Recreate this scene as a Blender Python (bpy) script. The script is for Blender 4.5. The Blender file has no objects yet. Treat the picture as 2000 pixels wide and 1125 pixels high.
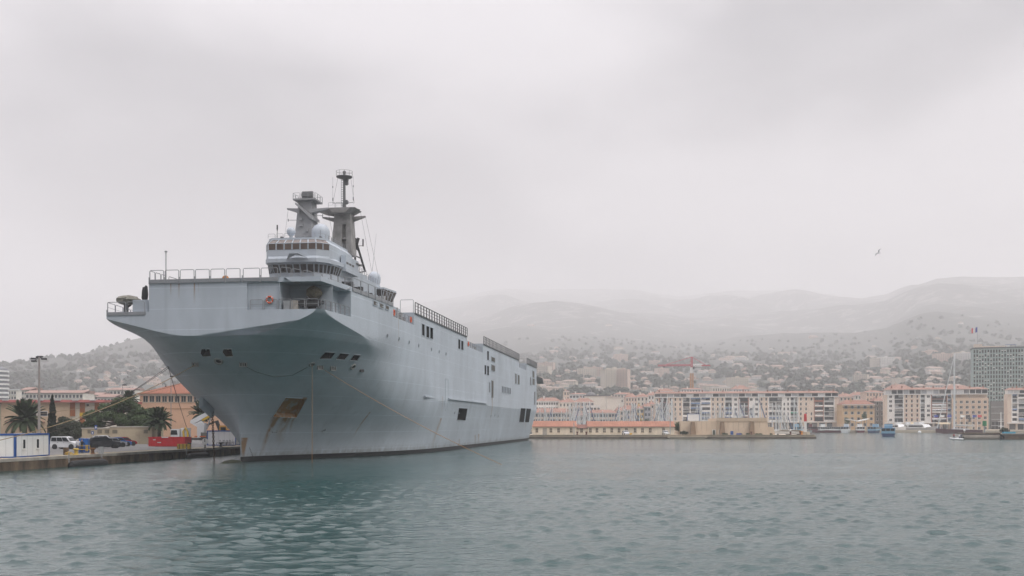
import bpy, bmesh, math, random
import numpy as np
from mathutils import Vector, Matrix
R = math.radians
random.seed(7)
rng = np.random.default_rng(11)
sc = bpy.context.scene
COL = sc.collection
# ------------------------------------------------------------------ camera
F, YH, CH = 2000.0, 828.0, 4.8          # focal length and horizon row in photo pixels, eye height (m)
cam = bpy.data.cameras.new('camera'); camo = bpy.data.objects.new('camera', cam); COL.objects.link(camo)
camo.location = (0, 0, CH); camo.rotation_euler = (R(90), 0, 0)
cam.sensor_width = 36; cam.lens = 36; cam.shift_y = (YH - 562.5) / 2000
cam.clip_start = 0.5; cam.clip_end = 20000
sc.camera = camo
# ------------------------------------------------------------------ overcast sky
SUN_EL, SUN_AZ = 48, 122                # azimuth clockwise from +Y (to the right, a little behind the camera)
w = bpy.data.worlds.new('World'); sc.world = w; w.use_nodes = True
nt = w.node_tree; nt.nodes.clear()
def wn(t, **k):
    n = nt.nodes.new(t)
    for a, b in k.items(): setattr(n, a, b)
    return n
out = wn('ShaderNodeOutputWorld'); bg = wn('ShaderNodeBackground')
sky = wn('ShaderNodeTexSky', sky_type='NISHITA', sun_disc=False, sun_elevation=R(SUN_EL), sun_rotation=R(SUN_AZ), air_density=1.5, dust_density=4)
tc = wn('ShaderNodeTexCoord'); mp = wn('ShaderNodeMapping'); mp.inputs['Scale'].default_value = (1.0, 1.0, 2.2); mp.inputs['Location'].default_value = (13.7, 6.1, 2.64)
nz = wn('ShaderNodeTexNoise'); nz.inputs['Scale'].default_value = 2.5; nz.inputs['Detail'].default_value = 4; nz.inputs['Roughness'].default_value = 0.45
rp = wn('ShaderNodeValToRGB'); rp.color_ramp.interpolation = 'EASE'
rp.color_ramp.elements[0].position = 0.34; rp.color_ramp.elements[0].color = (0.15, 0.152, 0.172, 1)
rp.color_ramp.elements[1].position = 0.62; rp.color_ramp.elements[1].color = (0.765, 0.735, 0.76, 1)
sm = wn('ShaderNodeVectorMath', operation='SCALE'); sm.inputs['Scale'].default_value = 0.1
mx = wn('ShaderNodeMix', data_type='RGBA'); mx.inputs[0].default_value = 0.93
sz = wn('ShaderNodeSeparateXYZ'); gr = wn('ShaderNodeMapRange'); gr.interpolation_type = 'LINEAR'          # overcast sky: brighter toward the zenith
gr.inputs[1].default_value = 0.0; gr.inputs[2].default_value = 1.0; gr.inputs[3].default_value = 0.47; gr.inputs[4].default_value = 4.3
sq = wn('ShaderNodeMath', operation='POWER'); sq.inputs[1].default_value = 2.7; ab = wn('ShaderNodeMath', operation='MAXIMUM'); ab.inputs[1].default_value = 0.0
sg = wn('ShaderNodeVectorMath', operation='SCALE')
L = nt.links.new
L(tc.outputs['Generated'], mp.inputs[0]); L(mp.outputs[0], nz.inputs['Vector']); L(nz.outputs[0], rp.inputs[0])
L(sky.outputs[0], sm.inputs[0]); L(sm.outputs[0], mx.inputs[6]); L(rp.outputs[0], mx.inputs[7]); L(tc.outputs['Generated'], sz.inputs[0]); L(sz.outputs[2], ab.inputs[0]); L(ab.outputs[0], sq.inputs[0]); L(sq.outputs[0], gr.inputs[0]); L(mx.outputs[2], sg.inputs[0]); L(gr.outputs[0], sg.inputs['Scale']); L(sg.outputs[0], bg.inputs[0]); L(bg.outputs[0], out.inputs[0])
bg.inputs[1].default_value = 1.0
sun = bpy.data.lights.new('sun', 'SUN'); sun.energy = 1.3; sun.angle = R(25); sun.color = (1, 0.96, 0.9)
suno = bpy.data.objects.new('sun', sun); COL.objects.link(suno)
suno.rotation_euler = (R(90 - SUN_EL), 0, R(180 - SUN_AZ))
sc.view_settings.view_transform = 'Standard'; sc.view_settings.look = 'None'
sc.view_settings.exposure = 0.55; sc.view_settings.gamma = 1; sc.view_settings.use_curve_mapping = False
sc.cycles.use_denoising = True
sc.cycles.max_bounces = 14; sc.cycles.diffuse_bounces = 3; sc.cycles.glossy_bounces = 3; sc.cycles.transmission_bounces = 4
sc.cycles.volume_bounces = 12
HAZE = 0.00031                        # even density of the sea haze (1/m)
sc.cycles.caustics_reflective = False; sc.cycles.caustics_refractive = False
# ------------------------------------------------------------------ helpers
class MB:
    """collects shapes; build() links them as one mesh object"""
    def __init__(s): s.v = []; s.f = []; s.m = []
    def add(s, vs, fs, m=0):
        o = len(s.v); s.v += [tuple(p) for p in vs]
        for f in fs: s.f.append(tuple(i + o for i in f)); s.m.append(m)
        return s
    def box(s, x0, x1, y0, y1, z0, z1, m=0):
        return s.add([(x0,y0,z0),(x1,y0,z0),(x1,y1,z0),(x0,y1,z0),(x0,y0,z1),(x1,y0,z1),(x1,y1,z1),(x0,y1,z1)],
                     [(0,3,2,1),(4,5,6,7),(0,1,5,4),(1,2,6,5),(2,3,7,6),(3,0,4,7)], m)
    def quad(s, a, b, c, d, m=0): return s.add([a,b,c,d], [(0,1,2,3)], m)
    def prism(s, pts, off, m=0):
        """pts: 3D polygon, extruded by off"""
        n = len(pts); off = Vector(off); a = [Vector(p) for p in pts]
        nrm = sum(((a[i].cross(a[(i+1)%n])) for i in range(n)), Vector())
        if nrm.dot(off) > 0: a = a[::-1]
        b = [p + off for p in a]
        return s.add(a + b, [tuple(range(n)), tuple(range(2*n-1, n-1, -1))] + [(i, i+n, (i+1)%n+n, (i+1)%n)[::1] for i in range(n)], m)
    def cyl(s, p0, p1, r0, r1=None, n=8, m=0, cap=True):
        r1 = r0 if r1 is None else r1
        p0, p1 = Vector(p0), Vector(p1); d = (p1-p0).normalized()
        u = d.cross(Vector((0,0,1)) if abs(d.z) < .9 else Vector((1,0,0))).normalized(); v = d.cross(u)
        vs = []
        for p, r in ((p0,r0),(p1,r1)):
            for i in range(n):
                a = 2*math.pi*i/n; vs.append(p + u*math.cos(a)*r + v*math.sin(a)*r)
        fs = [(i, i+n, (i+1)%n+n, (i+1)%n) for i in range(n)]
        if cap: fs += [tuple(range(n)), tuple(range(2*n-1, n-1, -1))]
        return s.add(vs, fs, m)
    def tube(s, pts, r, n=6, m=0):
        pts = [Vector(p) for p in pts]; k = len(pts); vs = []
        for i, p in enumerate(pts):
            d = (pts[min(i+1,k-1)] - pts[max(i-1,0)]).normalized()
            u = d.cross(Vector((0,0,1)) if abs(d.z) < .95 else Vector((1,0,0))).normalized(); v = d.cross(u)
            for j in range(n):
                a = 2*math.pi*j/n; vs.append(p + u*math.cos(a)*r + v*math.sin(a)*r)
        fs = [(i*n+j, (i+1)*n+j, (i+1)*n+(j+1)%n, i*n+(j+1)%n) for i in range(k-1) for j in range(n)]
        fs += [tuple(range(n)), tuple(range(k*n-1, (k-1)*n-1, -1))]
        return s.add(vs, fs, m)
    def lathe(s, c, prof, n=16, m=0):
        """prof: (radius, z) from bottom to top"""
        c = Vector(c); k = len(prof); vs = []
        for r, z in prof:
            for j in range(n):
                a = 2*math.pi*j/n; vs.append(c + Vector((r*math.cos(a), r*math.sin(a), z)))
        fs = [(i*n+j, i*n+(j+1)%n, (i+1)*n+(j+1)%n, (i+1)*n+j) for i in range(k-1) for j in range(n)]
        fs += [tuple(range(n-1,-1,-1)), tuple(range((k-1)*n, k*n))]
        return s.add(vs, fs, m)
    def ball(s, c, r, n=14, m=0, sz=1.0, z0=-90):
        prof = []
        for i in range(9):
            a = R(z0 + (90-z0)*i/8); prof.append((max(r*math.cos(a), .001), r*sz*math.sin(a)))
        return s.lathe(c, prof, n, m)
    def torus(s, c, R0, r, ax=(0,0,1), n=16, k=8, m=0):
        c = Vector(c); ax = Vector(ax).normalized()
        u = ax.cross(Vector((0,0,1)) if abs(ax.z) < .9 else Vector((1,0,0))).normalized(); v = ax.cross(u); vs = []
        for i in range(n):
            a = 2*math.pi*i/n; d = u*math.cos(a) + v*math.sin(a)
            for j in range(k):
                b = 2*math.pi*j/k; vs.append(c + d*(R0 + r*math.cos(b)) + ax*r*math.sin(b))
        fs = [(i*k+j, ((i+1)%n)*k+j, ((i+1)%n)*k+(j+1)%k, i*k+(j+1)%k) for i in range(n) for j in range(k)]
        return s.add(vs, fs, m)
    def mesh(s, name, mats, smooth=False, ang=35):
        me = bpy.data.meshes.new(name); me.from_pydata([tuple(p) for p in s.v], [], s.f)
        for m in (mats if isinstance(mats, (list, tuple)) else [mats]): me.materials.append(m)
        me.polygons.foreach_set('material_index', s.m)
        bm = bmesh.new(); bm.from_mesh(me); bmesh.ops.recalc_face_normals(bm, faces=bm.faces); bm.to_mesh(me); bm.free()
        if smooth:
            me.shade_smooth(); me.set_sharp_from_angle(angle=R(ang))
        return me
    def build(s, name, mats, parent=None, smooth=False, **k):
        return link(name, s.mesh(name, mats, smooth), parent, **k)
def link(name, me, parent=None, loc=None, rz=0.0, scale=None):
    o = bpy.data.objects.new(name, me); COL.objects.link(o)
    if parent is not None: o.parent = parent
    if loc is not None: o.location = loc
    if rz: o.rotation_euler = (0, 0, rz)
    if scale is not None: o.scale = scale
    return o
def tag(o, label=None, cat=None, group=None, kind=None):
    if label: o['label'] = label
    if cat: o['category'] = cat
    if group: o['group'] = group
    if kind: o['kind'] = kind
    return o
def thing(name, label, cat, loc=(0,0,0), rz=0.0, group=None):
    return tag(link(name, None, None, loc, rz), label, cat, group)
def copy_tree(o, parent=None):
    c = o.copy(); COL.objects.link(c); c.parent = parent
    for ch in list(o.children): copy_tree(ch, c)
    return c
def W(px, py, Y): return Vector(((px-1000)/F*Y, Y, CH + (YH-py)/F*Y))     # a photo pixel at distance Y
def GX(px, Y): return (px-1000)/F*Y
def ZY(py, Y): return CH + (YH-py)/F*Y
ORD = ['first','second','third','fourth','fifth','sixth','seventh','eighth','ninth','tenth','eleventh','twelfth','thirteenth','fourteenth','fifteenth','sixteenth','seventeenth','eighteenth','nineteenth','twentieth'] + ['twenty-'+k for k in ('first','second','third','fourth','fifth','sixth','seventh','eighth','ninth')]
def single_out(objs):
    """things whose look and neighbour are the same are told apart by their order from the left"""
    by = {}
    for px, o in objs: by.setdefault(o['label'], []).append((px, o))
    for lab, l in by.items():
        if len(l) == 1: continue
        l.sort(key=lambda t: t[0])
        for i, (px, o) in enumerate(l): o['label'] = lab + ', ' + ORD[min(i,28)] + ' from left'
# ------------------------------------------------------------------ materials
def srgb(r, g, b):
    f = lambda c: (c/255/12.92) if c/255 <= .04045 else ((c/255+.055)/1.055)**2.4
    return (f(r), f(g), f(b))
MATS = {}
def mat(name, col, rough=.7, var=.15, scale=1.5, metal=0.0, bump=0.0, stretch=(1,1,1), rnd=.0, spec=.5, col2=None, thr=(.4,.65), world=False):
    if name in MATS: return MATS[name]
    m = bpy.data.materials.new(name); MATS[name] = m; m.use_nodes = True
    t = m.node_tree; N = t.nodes; bs = N['Principled BSDF']
    bs.inputs['Roughness'].default_value = rough; bs.inputs['Metallic'].default_value = metal; bs.inputs['Specular IOR Level'].default_value = spec
    tc = N.new('ShaderNodeTexCoord'); mp = N.new('ShaderNodeMapping'); mp.inputs['Scale'].default_value = stretch
    nz = N.new('ShaderNodeTexNoise'); nz.inputs['Scale'].default_value = scale; nz.inputs['Detail'].default_value = 6; nz.inputs['Roughness'].default_value = .6
    rp = N.new('ShaderNodeValToRGB')
    c2 = col2 if col2 else tuple(max(0, c*(1-var*1.6)) for c in col); c1 = col if col2 else tuple(min(1, c*(1+var*.6)) for c in col)
    rp.color_ramp.elements[0].position = thr[0] if col2 else .25; rp.color_ramp.elements[0].color = (*c2, 1)
    rp.color_ramp.elements[1].position = thr[1] if col2 else .75; rp.color_ramp.elements[1].color = (*c1, 1)
    l = t.links.new
    l(N.new('ShaderNodeNewGeometry').outputs['Position'] if world else tc.outputs['Object'], mp.inputs[0]); l(mp.outputs[0], nz.inputs['Vector']); l(nz.outputs[0], rp.inputs[0])
    src = rp.outputs[0]
    if rnd:
        oi = N.new('ShaderNodeObjectInfo'); mr = N.new('ShaderNodeMapRange'); mr.inputs[3].default_value = 1-rnd; mr.inputs[4].default_value = 1+rnd
        hs = N.new('ShaderNodeHueSaturation'); l(oi.outputs['Random'], mr.inputs[0]); l(mr.outputs[0], hs.inputs['Value']); l(src, hs.inputs['Color']); src = hs.outputs[0]
    l(src, bs.inputs['Base Color'])
    if bump:
        b = N.new('ShaderNodeBump'); b.inputs['Strength'].default_value = bump; b.inputs['Distance'].default_value = .05; l(nz.outputs[0], b.inputs['Height']); l(b.outputs[0], bs.inputs['Normal'])
    return m
def glass(name, col=(.02,.025,.03), rough=.08):
    m = mat(name, col, rough, .3, .4); return m
def emit(name, col, st):
    m = mat(name, col, .5); b = m.node_tree.nodes['Principled BSDF']; b.inputs['Emission Color'].default_value = (*col, 1); b.inputs['Emission Strength'].default_value = st; return m
M_GLASS = glass('window_glass'); M_DARK = mat('dark_metal', (.022,.023,.025), .6); M_BLACK = mat('black_rubber', (.012,.012,.013), .75)
M_WHITE = mat('white_paint', (.72,.72,.71), .45, .1); M_STEEL = mat('galvanised_steel', (.34,.35,.36), .5, .15)
# ------------------------------------------------------------------ water
def water_material():
    m = bpy.data.materials.new('sea_water'); m.use_nodes = True; t = m.node_tree; N = t.nodes; bs = N['Principled BSDF']; l = t.links.new
    bs.inputs['Base Color'].default_value = (.016, .052, .051, 1); bs.inputs['Roughness'].default_value = .13; bs.inputs['IOR'].default_value = 1.42
    tc = N.new('ShaderNodeTexCoord')
    def nz(scale, det, rough, sxy, rot):
        mp = N.new('ShaderNodeMapping'); mp.inputs['Scale'].default_value = (*sxy, 1); mp.inputs['Rotation'].default_value = (0, 0, R(rot)); n = N.new('ShaderNodeTexNoise'); n.inputs['Scale'].default_value = scale; n.inputs['Detail'].default_value = det; n.inputs['Roughness'].default_value = rough
        l(tc.outputs['Object'], mp.inputs[0]); l(mp.outputs[0], n.inputs['Vector']); return n.outputs[0]
    # gusts: rippled and smooth patches tens of metres across
    mr = N.new('ShaderNodeMapRange'); mr.inputs[1].default_value = .36; mr.inputs[2].default_value = .64; mr.inputs[3].default_value = .35; mr.inputs[4].default_value = 1.0; l(nz(.035, 3, .5, (.6,1.4), 8), mr.inputs[0])
    prev = None
    for sca, det, dist, sxy, rot in ((.95,3,.14,(.55,1.0),14),(2.3,4,.085,(.5,1.0),-9),(5.5,3,.025,(.6,1.0),20)):
        b = N.new('ShaderNodeBump'); b.inputs['Distance'].default_value = dist; l(mr.outputs[0], b.inputs['Strength']); l(nz(sca, det, .55, sxy, rot), b.inputs['Height'])
        if prev is not None: l(prev, b.inputs['Normal'])
        prev = b.outputs[0]
    l(prev, bs.inputs['Normal'])
    return m
M_WATER = water_material()
NW = 130
_lam = np.exp(rng.uniform(np.log(.38), np.log(2.4), NW)); _dir = np.radians(250) + rng.normal(0, .8, NW); _ph = rng.uniform(0, 6.28, NW)
_k = 2*np.pi/_lam; _amp = (_lam/1.0)**.55; _amp /= math.sqrt((_amp**2).sum()/2)
def wave(x, y, dx):
    z = np.zeros_like(x)
    gust = .8 + .5*np.sin(x*.021 + y*.013 + 1.)*np.sin(y*.031 - x*.008 + .4)
    for i in range(NW):
        fa = np.clip((_lam[i]/dx - 2.2)/2.0, 0, 1)
        if fa <= 0: continue
        p = (x*math.cos(_dir[i]) + y*math.sin(_dir[i]))*_k[i] + _ph[i]
        z += fa*_amp[i]*np.sin(p)
    return .036*gust*(np.exp(.48*np.minimum(z,2.6)) - 1.12)        # flat troughs, peaked crests
def water():
    bands = [(24, 88, .16, 60), (88, 168, .32, 120), (168, 328, .64, 240), (328, 648, 1.28, 480)]
    V = []; Fq = []; o = 0
    for bi, (y0, y1, d, hw) in enumerate(bands):
        nx = int(round(2*hw/d)) + 1; ny = int(round((y1-y0)/d)) + 1
        xs = np.linspace(-hw, hw, nx); ys = np.linspace(y0, y1, ny); X, Y = np.meshgrid(xs, ys); Z = wave(X, Y, d)
        if bi < len(bands)-1:
            zc = wave(X[-1], Y[-1], bands[bi+1][2]); i = np.arange(nx); odd = i % 2 == 1
            zz = zc.copy(); zz[1:-1][odd[1:-1]] = (.5*(zc[:-2] + zc[2:]))[odd[1:-1]]; Z[-1] = zz
        ed = np.clip((hw - np.abs(X))/5, 0, 1)
        ph = bands[bi-1][3] if bi else 0                       # beside the finer strip in front, and at both ends, the patch dips under the open sheet
        ed = np.minimum(ed, np.maximum(np.clip((Y-y0)/5, 0, 1), np.clip((ph-np.abs(X))/5, 0, 1)))
        if bi == len(bands)-1: ed = np.minimum(ed, np.clip((y1-Y)/5, 0, 1))
        Z = Z*ed - .42*(1-ed)
        V.append(np.stack([X.ravel(), Y.ravel(), Z.ravel()], 1))
        I = np.arange(nx*ny).reshape(ny, nx) + o
        Fq.append(np.stack([I[:-1,:-1].ravel(), I[:-1,1:].ravel(), I[1:,1:].ravel(), I[1:,:-1].ravel()], 1)); o += nx*ny
    V.append(np.array([(-7200,-290,-.3),(7200,-290,-.3),(7200,8950,-.3),(-7200,8950,-.3)])); Fq.append(np.array([[o,o+1,o+2,o+3]]))
    V = np.concatenate(V); Fq = np.concatenate(Fq)
    me = bpy.data.meshes.new('water'); me.vertices.add(len(V)); me.vertices.foreach_set('co', V.ravel().astype(np.float32))
    me.loops.add(Fq.size); me.loops.foreach_set('vertex_index', Fq.ravel().astype(np.int32))
    me.polygons.add(len(Fq)); me.polygons.foreach_set('loop_start', np.arange(0, Fq.size, 4, dtype=np.int32)); me.polygons.foreach_set('loop_total', np.full(len(Fq), 4, dtype=np.int32))
    me.polygons.foreach_set('use_smooth', np.ones(len(Fq), dtype=bool)); me.update(); me.validate(); me.materials.append(M_WATER)
    tag(link('water', me), kind='structure')
water()
# ------------------------------------------------------------------ hills
_g = [np.random.default_rng(40+i).random((64, 64)) for i in range(7)]
def vnoise(x, y, sc_, i):
    u = np.asarray(x)/sc_ % 64; v = np.asarray(y)/sc_ % 64; a = np.floor(u).astype(int); b = np.floor(v).astype(int); fu = u-a; fv = v-b
    fu = fu*fu*(3-2*fu); fv = fv*fv*(3-2*fv); g = _g[i]; a1 = (a+1) % 64; b1 = (b+1) % 64
    return (g[a%64,b%64]*(1-fu) + g[a1,b%64]*fu)*(1-fv) + (g[a%64,b1]*(1-fu) + g[a1,b1]*fu)*fv
RM = [(-3000,780),(-200,775),(280,735),(480,665),(600,622),(800,590),(900,578),(990,562),(1100,562),(1250,566),(1330,578),(1440,566),(1560,566),(1680,580),(1730,578),(1780,556),(1830,538),(1880,535),(1930,538),(2000,541),(2120,556),(2600,600),(4000,650)]
RL = [(-3000,770),(-400,748),(0,736),(60,722),(130,706),(195,690),(215,674),(260,662),(330,648),(450,630),(600,650),(760,700),(900,770),(1000,828),(4000,828)]
YM, YL = 7500.0, 2500.0
def terrain(x, y):
    x = np.asarray(x, float); y = np.asarray(y, float)
    n = (vnoise(x, y, 900, 0)-.5)*.55 + (vnoise(x, y, 380, 1)-.5)*.30 + (vnoise(x, y, 150, 2)-.5)*.13 + (vnoise(x, y, 60, 3)-.5)*.06
    gul = 1-np.abs(2*vnoise(x+.25*y, y*.3, 420, 4)-1)
    pq = 1000+F*x/np.maximum(y, 700.); ym = np.interp(pq, [-800,0,500,1560,1800,2400], [5200,5200,YM,YM,4700,4700])      # the right-hand shoulder stands nearer
    hm = CH + np.interp(np.where(y < ym, pq, 1000+F*x/ym), [p[0] for p in RM], [(YH-p[1])/F for p in RM])*ym; t = (y-760)/(ym-760)
    pm = np.where(t < 1, np.clip(t, 0, 1)**1.2, np.clip(1-(t-1)*.5, .3, 1))
    hl = np.interp(1000+F*x/YL, [p[0] for p in RL], [CH+(YH-p[1])/F*YL for p in RL]); t2 = (y-640)/(YL-640)
    pl = np.where(t2 < 1, np.clip(t2, 0, 1)**1.5, np.clip(1-(t2-1)*.9, 0, 1))
    em = 1-np.clip(np.abs(t-1)/.35, 0, 1); el = 1-np.clip(np.abs(t2-1)/.2, 0, 1)
    a = hm*pm*(1 + (n*.24 - gul*.20 + .09)*np.clip(t*4, 0, 1)*(1-.8*em)); b = hl*pl*(1+n*.5*(1-.8*el))
    k = 18.0
    return np.maximum(a, b) + k*np.log1p(np.exp(-np.abs(a-b)/k))*.5 + 2.2
def hills():
    ys = np.concatenate([np.linspace(640, 2400, 130), np.linspace(2430, 8000, 170), np.linspace(8060, 8900, 8)]); xs = np.sinh(np.linspace(-2.2, 2.2, 520))/np.sinh(2.2)*7190
    X, Y = np.meshgrid(xs, ys); Z = terrain(X, Y); Z[0] = -1.0
    V = np.stack([X.ravel(), Y.ravel(), Z.ravel()], 1); nx = len(xs); I = np.arange(V.shape[0]).reshape(len(ys), nx)
    Fq = np.stack([I[:-1,:-1].ravel(), I[:-1,1:].ravel(), I[1:,1:].ravel(), I[1:,:-1].ravel()], 1)
    me = bpy.data.meshes.new('hills'); me.from_pydata(V.tolist(), [], Fq.tolist()); me.shade_smooth()
    m = mat('hill_scrub', (.050,.052,.043), .95, .3, .012, col2=(.20,.188,.175), thr=(.34,.385)); t = m.node_tree; N = t.nodes; l = t.links.new
    nzz = [n for n in N if n.type == 'TEX_NOISE'][0]; nzz.inputs['Detail'].default_value = 10; nzz.inputs['Roughness'].default_value = .75
    # limestone in the scrub, thickened upslope so its pale colour stands in for haze
    ge = N.new('ShaderNodeNewGeometry'); sp = N.new('ShaderNodeSeparateXYZ'); mr = N.new('ShaderNodeMapRange'); mr.inputs[1].default_value = 60; mr.inputs[2].default_value = 420; mr.inputs[3].default_value = 0.03; mr.inputs[4].default_value = -.085
    ad = N.new('ShaderNodeMath'); ad.operation = 'ADD'; rp = [n for n in N if n.type == 'VALTORGB'][0]; l(ge.outputs['Position'], sp.inputs[0]); l(sp.outputs[2], mr.inputs[0]); l(nzz.outputs[0], ad.inputs[0]); l(mr.outputs[0], ad.inputs[1]); l(ad.outputs[0], rp.inputs[0])
    me.materials.append(m); tag(link('hills', me), kind='structure')
hills()
def on_hill(px, py):
    ys = np.linspace(660, 7300, 1600); xs = (px-1000)/F*ys; zr = CH + (YH-py)/F*ys; h = terrain(xs, ys)
    k = np.argmax(h > zr)
    return None if h[k] <= zr[k] else (float(xs[k]), float(ys[k]), float(h[k]))
# ------------------------------------------------------------------ quay on the left and the land behind it
QZ = 1.2
Q = [(-67.0, -8.0), (-51.6, 103.6), (-43.6, 162.7), (-41.2, 190.0), (-34.0, 240.0), (-12.0, 395.0)]      # edge of the quay, running back beside the ship
M_CONC = mat('quay_concrete', (.36,.33,.29), .9, .35, .6, bump=.3, world=True, rnd=.1); M_ASPH = mat('quay_asphalt', (.17,.165,.16), .9, .25, .35)
M_QWALL = mat('stained_quay_wall', (.17,.12,.08), .9, .5, .9, bump=.5, stretch=(1,1,.45), col2=(.035,.026,.02), thr=(.34,.66), world=True, rnd=.12)
def quay():
    q = MB()
    top = [(x, y, QZ) for x, y in Q]; far = [(-900, 395, QZ), (-900, -8, QZ)]
    q.add(top + far, [tuple(range(len(Q)+2))], 0)
    g = q.build('quay_ground', [M_ASPH]); tag(g, kind='structure')
    # wall below, a block of masonry per bay, coping stones on top: each a piece
    wl = link('quay_wall', None); tag(wl, 'stained brown concrete quay wall along the water under the cabins', 'wall')
    def along(d):
        for i in range(len(Q)-1):
            a, b = Vector(Q[i]), Vector(Q[i+1]); ln = (b-a).length
            if d <= ln or i == len(Q)-2: return a + (b-a)*(d/ln), (b-a).normalized()
            d -= ln
    d = 60.0; i = 0
    blk = MB().box(-3.97/2, 3.97/2, -.45, 0, -1.5, .92).mesh('quay_block', [M_QWALL]); cop = MB().box(-2.99/2, 2.99/2, -.95, .07, .92, 1.24).mesh('coping_stone', [M_CONC])
    while d < 240:
        p, t = along(d); a = math.atan2(t.y, t.x); n = Vector((t.y, -t.x)); pp = p - n*random.uniform(-.03,.03)
        link('wall_block', blk, wl, (pp.x, pp.y, 0), a + math.pi); d += 4.0
    d = 60.0
    while d < 240:
        p, t = along(d); a = math.atan2(t.y, t.x); link('coping_stone', cop, wl, (p.x, p.y, random.uniform(-.015,.012)), a + math.pi); d += 3.02
    back = MB(); 
    for i in range(len(Q)-1):
        (x0,y0),(x1,y1) = Q[i], Q[i+1]; back.quad((x0-.5,y0,-2),(x1-.5,y1,-2),(x1-.5,y1,QZ-.02),(x0-.5,y0,QZ-.02))
    back.build('wall_core', [M_QWALL], wl)
    # yellow hatching along the edge
    mk = MB(); d = 88.0; my = mat('worn_yellow_marking', (.52,.36,.10), .85, .3, 2.0, col2=(.24,.21,.17), thr=(.36,.52))
    while d < 185:
        p, t = along(d); n = Vector((-t.y, t.x))
        a = p + n*1.3; b = p + n*3.4 + t*1.3
        mk.quad((a.x,a.y,QZ+.006),(a.x+t.x*.75,a.y+t.y*.75,QZ+.006),(b.x+t.x*.75,b.y+t.y*.75,QZ+.006),(b.x,b.y,QZ+.006)); d += 2.1
    tag(mk.build('hatched_road_marking', [my]), kind='structure')
quay()
# ------------------------------------------------------------------ the warship (local axes: x = port, y = aft from the stem, z = up)
TH = R(8.2); P0 = Vector((-34.4, 130.0, 0)); SN, CS = math.sin(TH), math.cos(TH)
ship = thing('assault_ship', 'large grey flat-decked naval assault ship moored bow-on at the quay', 'ship', P0, -TH)
def sh(px, py, b=None, s=None):
    """photo pixel -> ship coordinates on the plane b = const or s = const"""
    k = (px-1000)/F
    if b is not None: s = (k*(P0.y-b*SN)-P0.x-b*CS)/(SN-k*CS)
    else: b = (k*(P0.y+s*CS)-P0.x-s*SN)/(CS+k*SN)
    return Vector((b, s, CH + (YH-py)/F*(P0.y+s*CS-b*SN)))
ZD = 21.6; SF = -11.7; SE = 182.0
_zt = np.array([-3,0,3,6,9,12,15,17.5,30]); _Z = np.linspace(-6, 33, 391)
def _tab(v, sg=1.1):
    """hull form table, smoothed over the height so that the plating stays fair"""
    f = np.interp(_Z, _zt, v); k = np.exp(-.5*(np.arange(-40,41)*.1/sg)**2); k /= k.sum(); return np.convolve(np.pad(f, 40, mode='edge'), k, mode='valid')
_S0 = np.interp(_Z, _zt, [1.0,0,-.115,-.73,-2.2,-6.45,-11.7,-13.5,-14]); _sm = _tab([1.0,0,-.115,-.73,-2.2,-6.45,-11.7,-13.5,-14], .7); _w = np.clip((14.2-_Z)/1.2, 0, 1); _S0 = _sm*_w + _S0*(1-_w)
_L = _tab([60,60,59.8,52.2,43,45,62,76,80]); _N = _tab([3.3,3.3,2.76,2.5,2.4,1.85,.95,.72,.7]); _E = {1: _tab([1.9,1.91,1.22,.8,.53,.36,.172,.10,.09], .5), -1: _tab([1.9,1.91,1.22,.8,.53,.39,.30,.105,.09], .35)}
def flare(s, z, side=1):
    z = np.asarray(z, float); u = np.clip((s-np.interp(z,_Z,_S0))/np.interp(z,_Z,_L), 0, 1)
    bm = 14.2 + .2*z + .4*np.log1p(np.exp(np.clip((z-10)*1.2,-30,30)))/1.2
    return bm*(1-(1-u)**np.interp(z,_Z,_N))**np.interp(z,_Z,_E[side])
def wall(s, side):
    b0 = 14.5 if side > 0 else 11.6
    t = np.clip((s-SF)/32, 0, 1); return b0 + (16-b0)*(1-(1-t)**2)
def half(s, z, side):
    s = np.asarray(s, float); a = flare(s, z, side); w_ = wall(s, side)
    k = .02 + 3.0*np.clip((s-1)/16, 0, 1)**1.3*np.clip((44-s)/18, 0, 1)      # the knuckle fades into a fair curve abaft the bow
    h_ = np.clip(.5 + .5*(w_-a)/k, 0, 1); b = a*h_ + w_*(1-h_) - k*h_*(1-h_)
    st = np.clip((s-168)/14, 0, 1); return b*(1 - .05*st**2*np.clip((9-np.asarray(z,float))/9, 0, 1))
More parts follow.
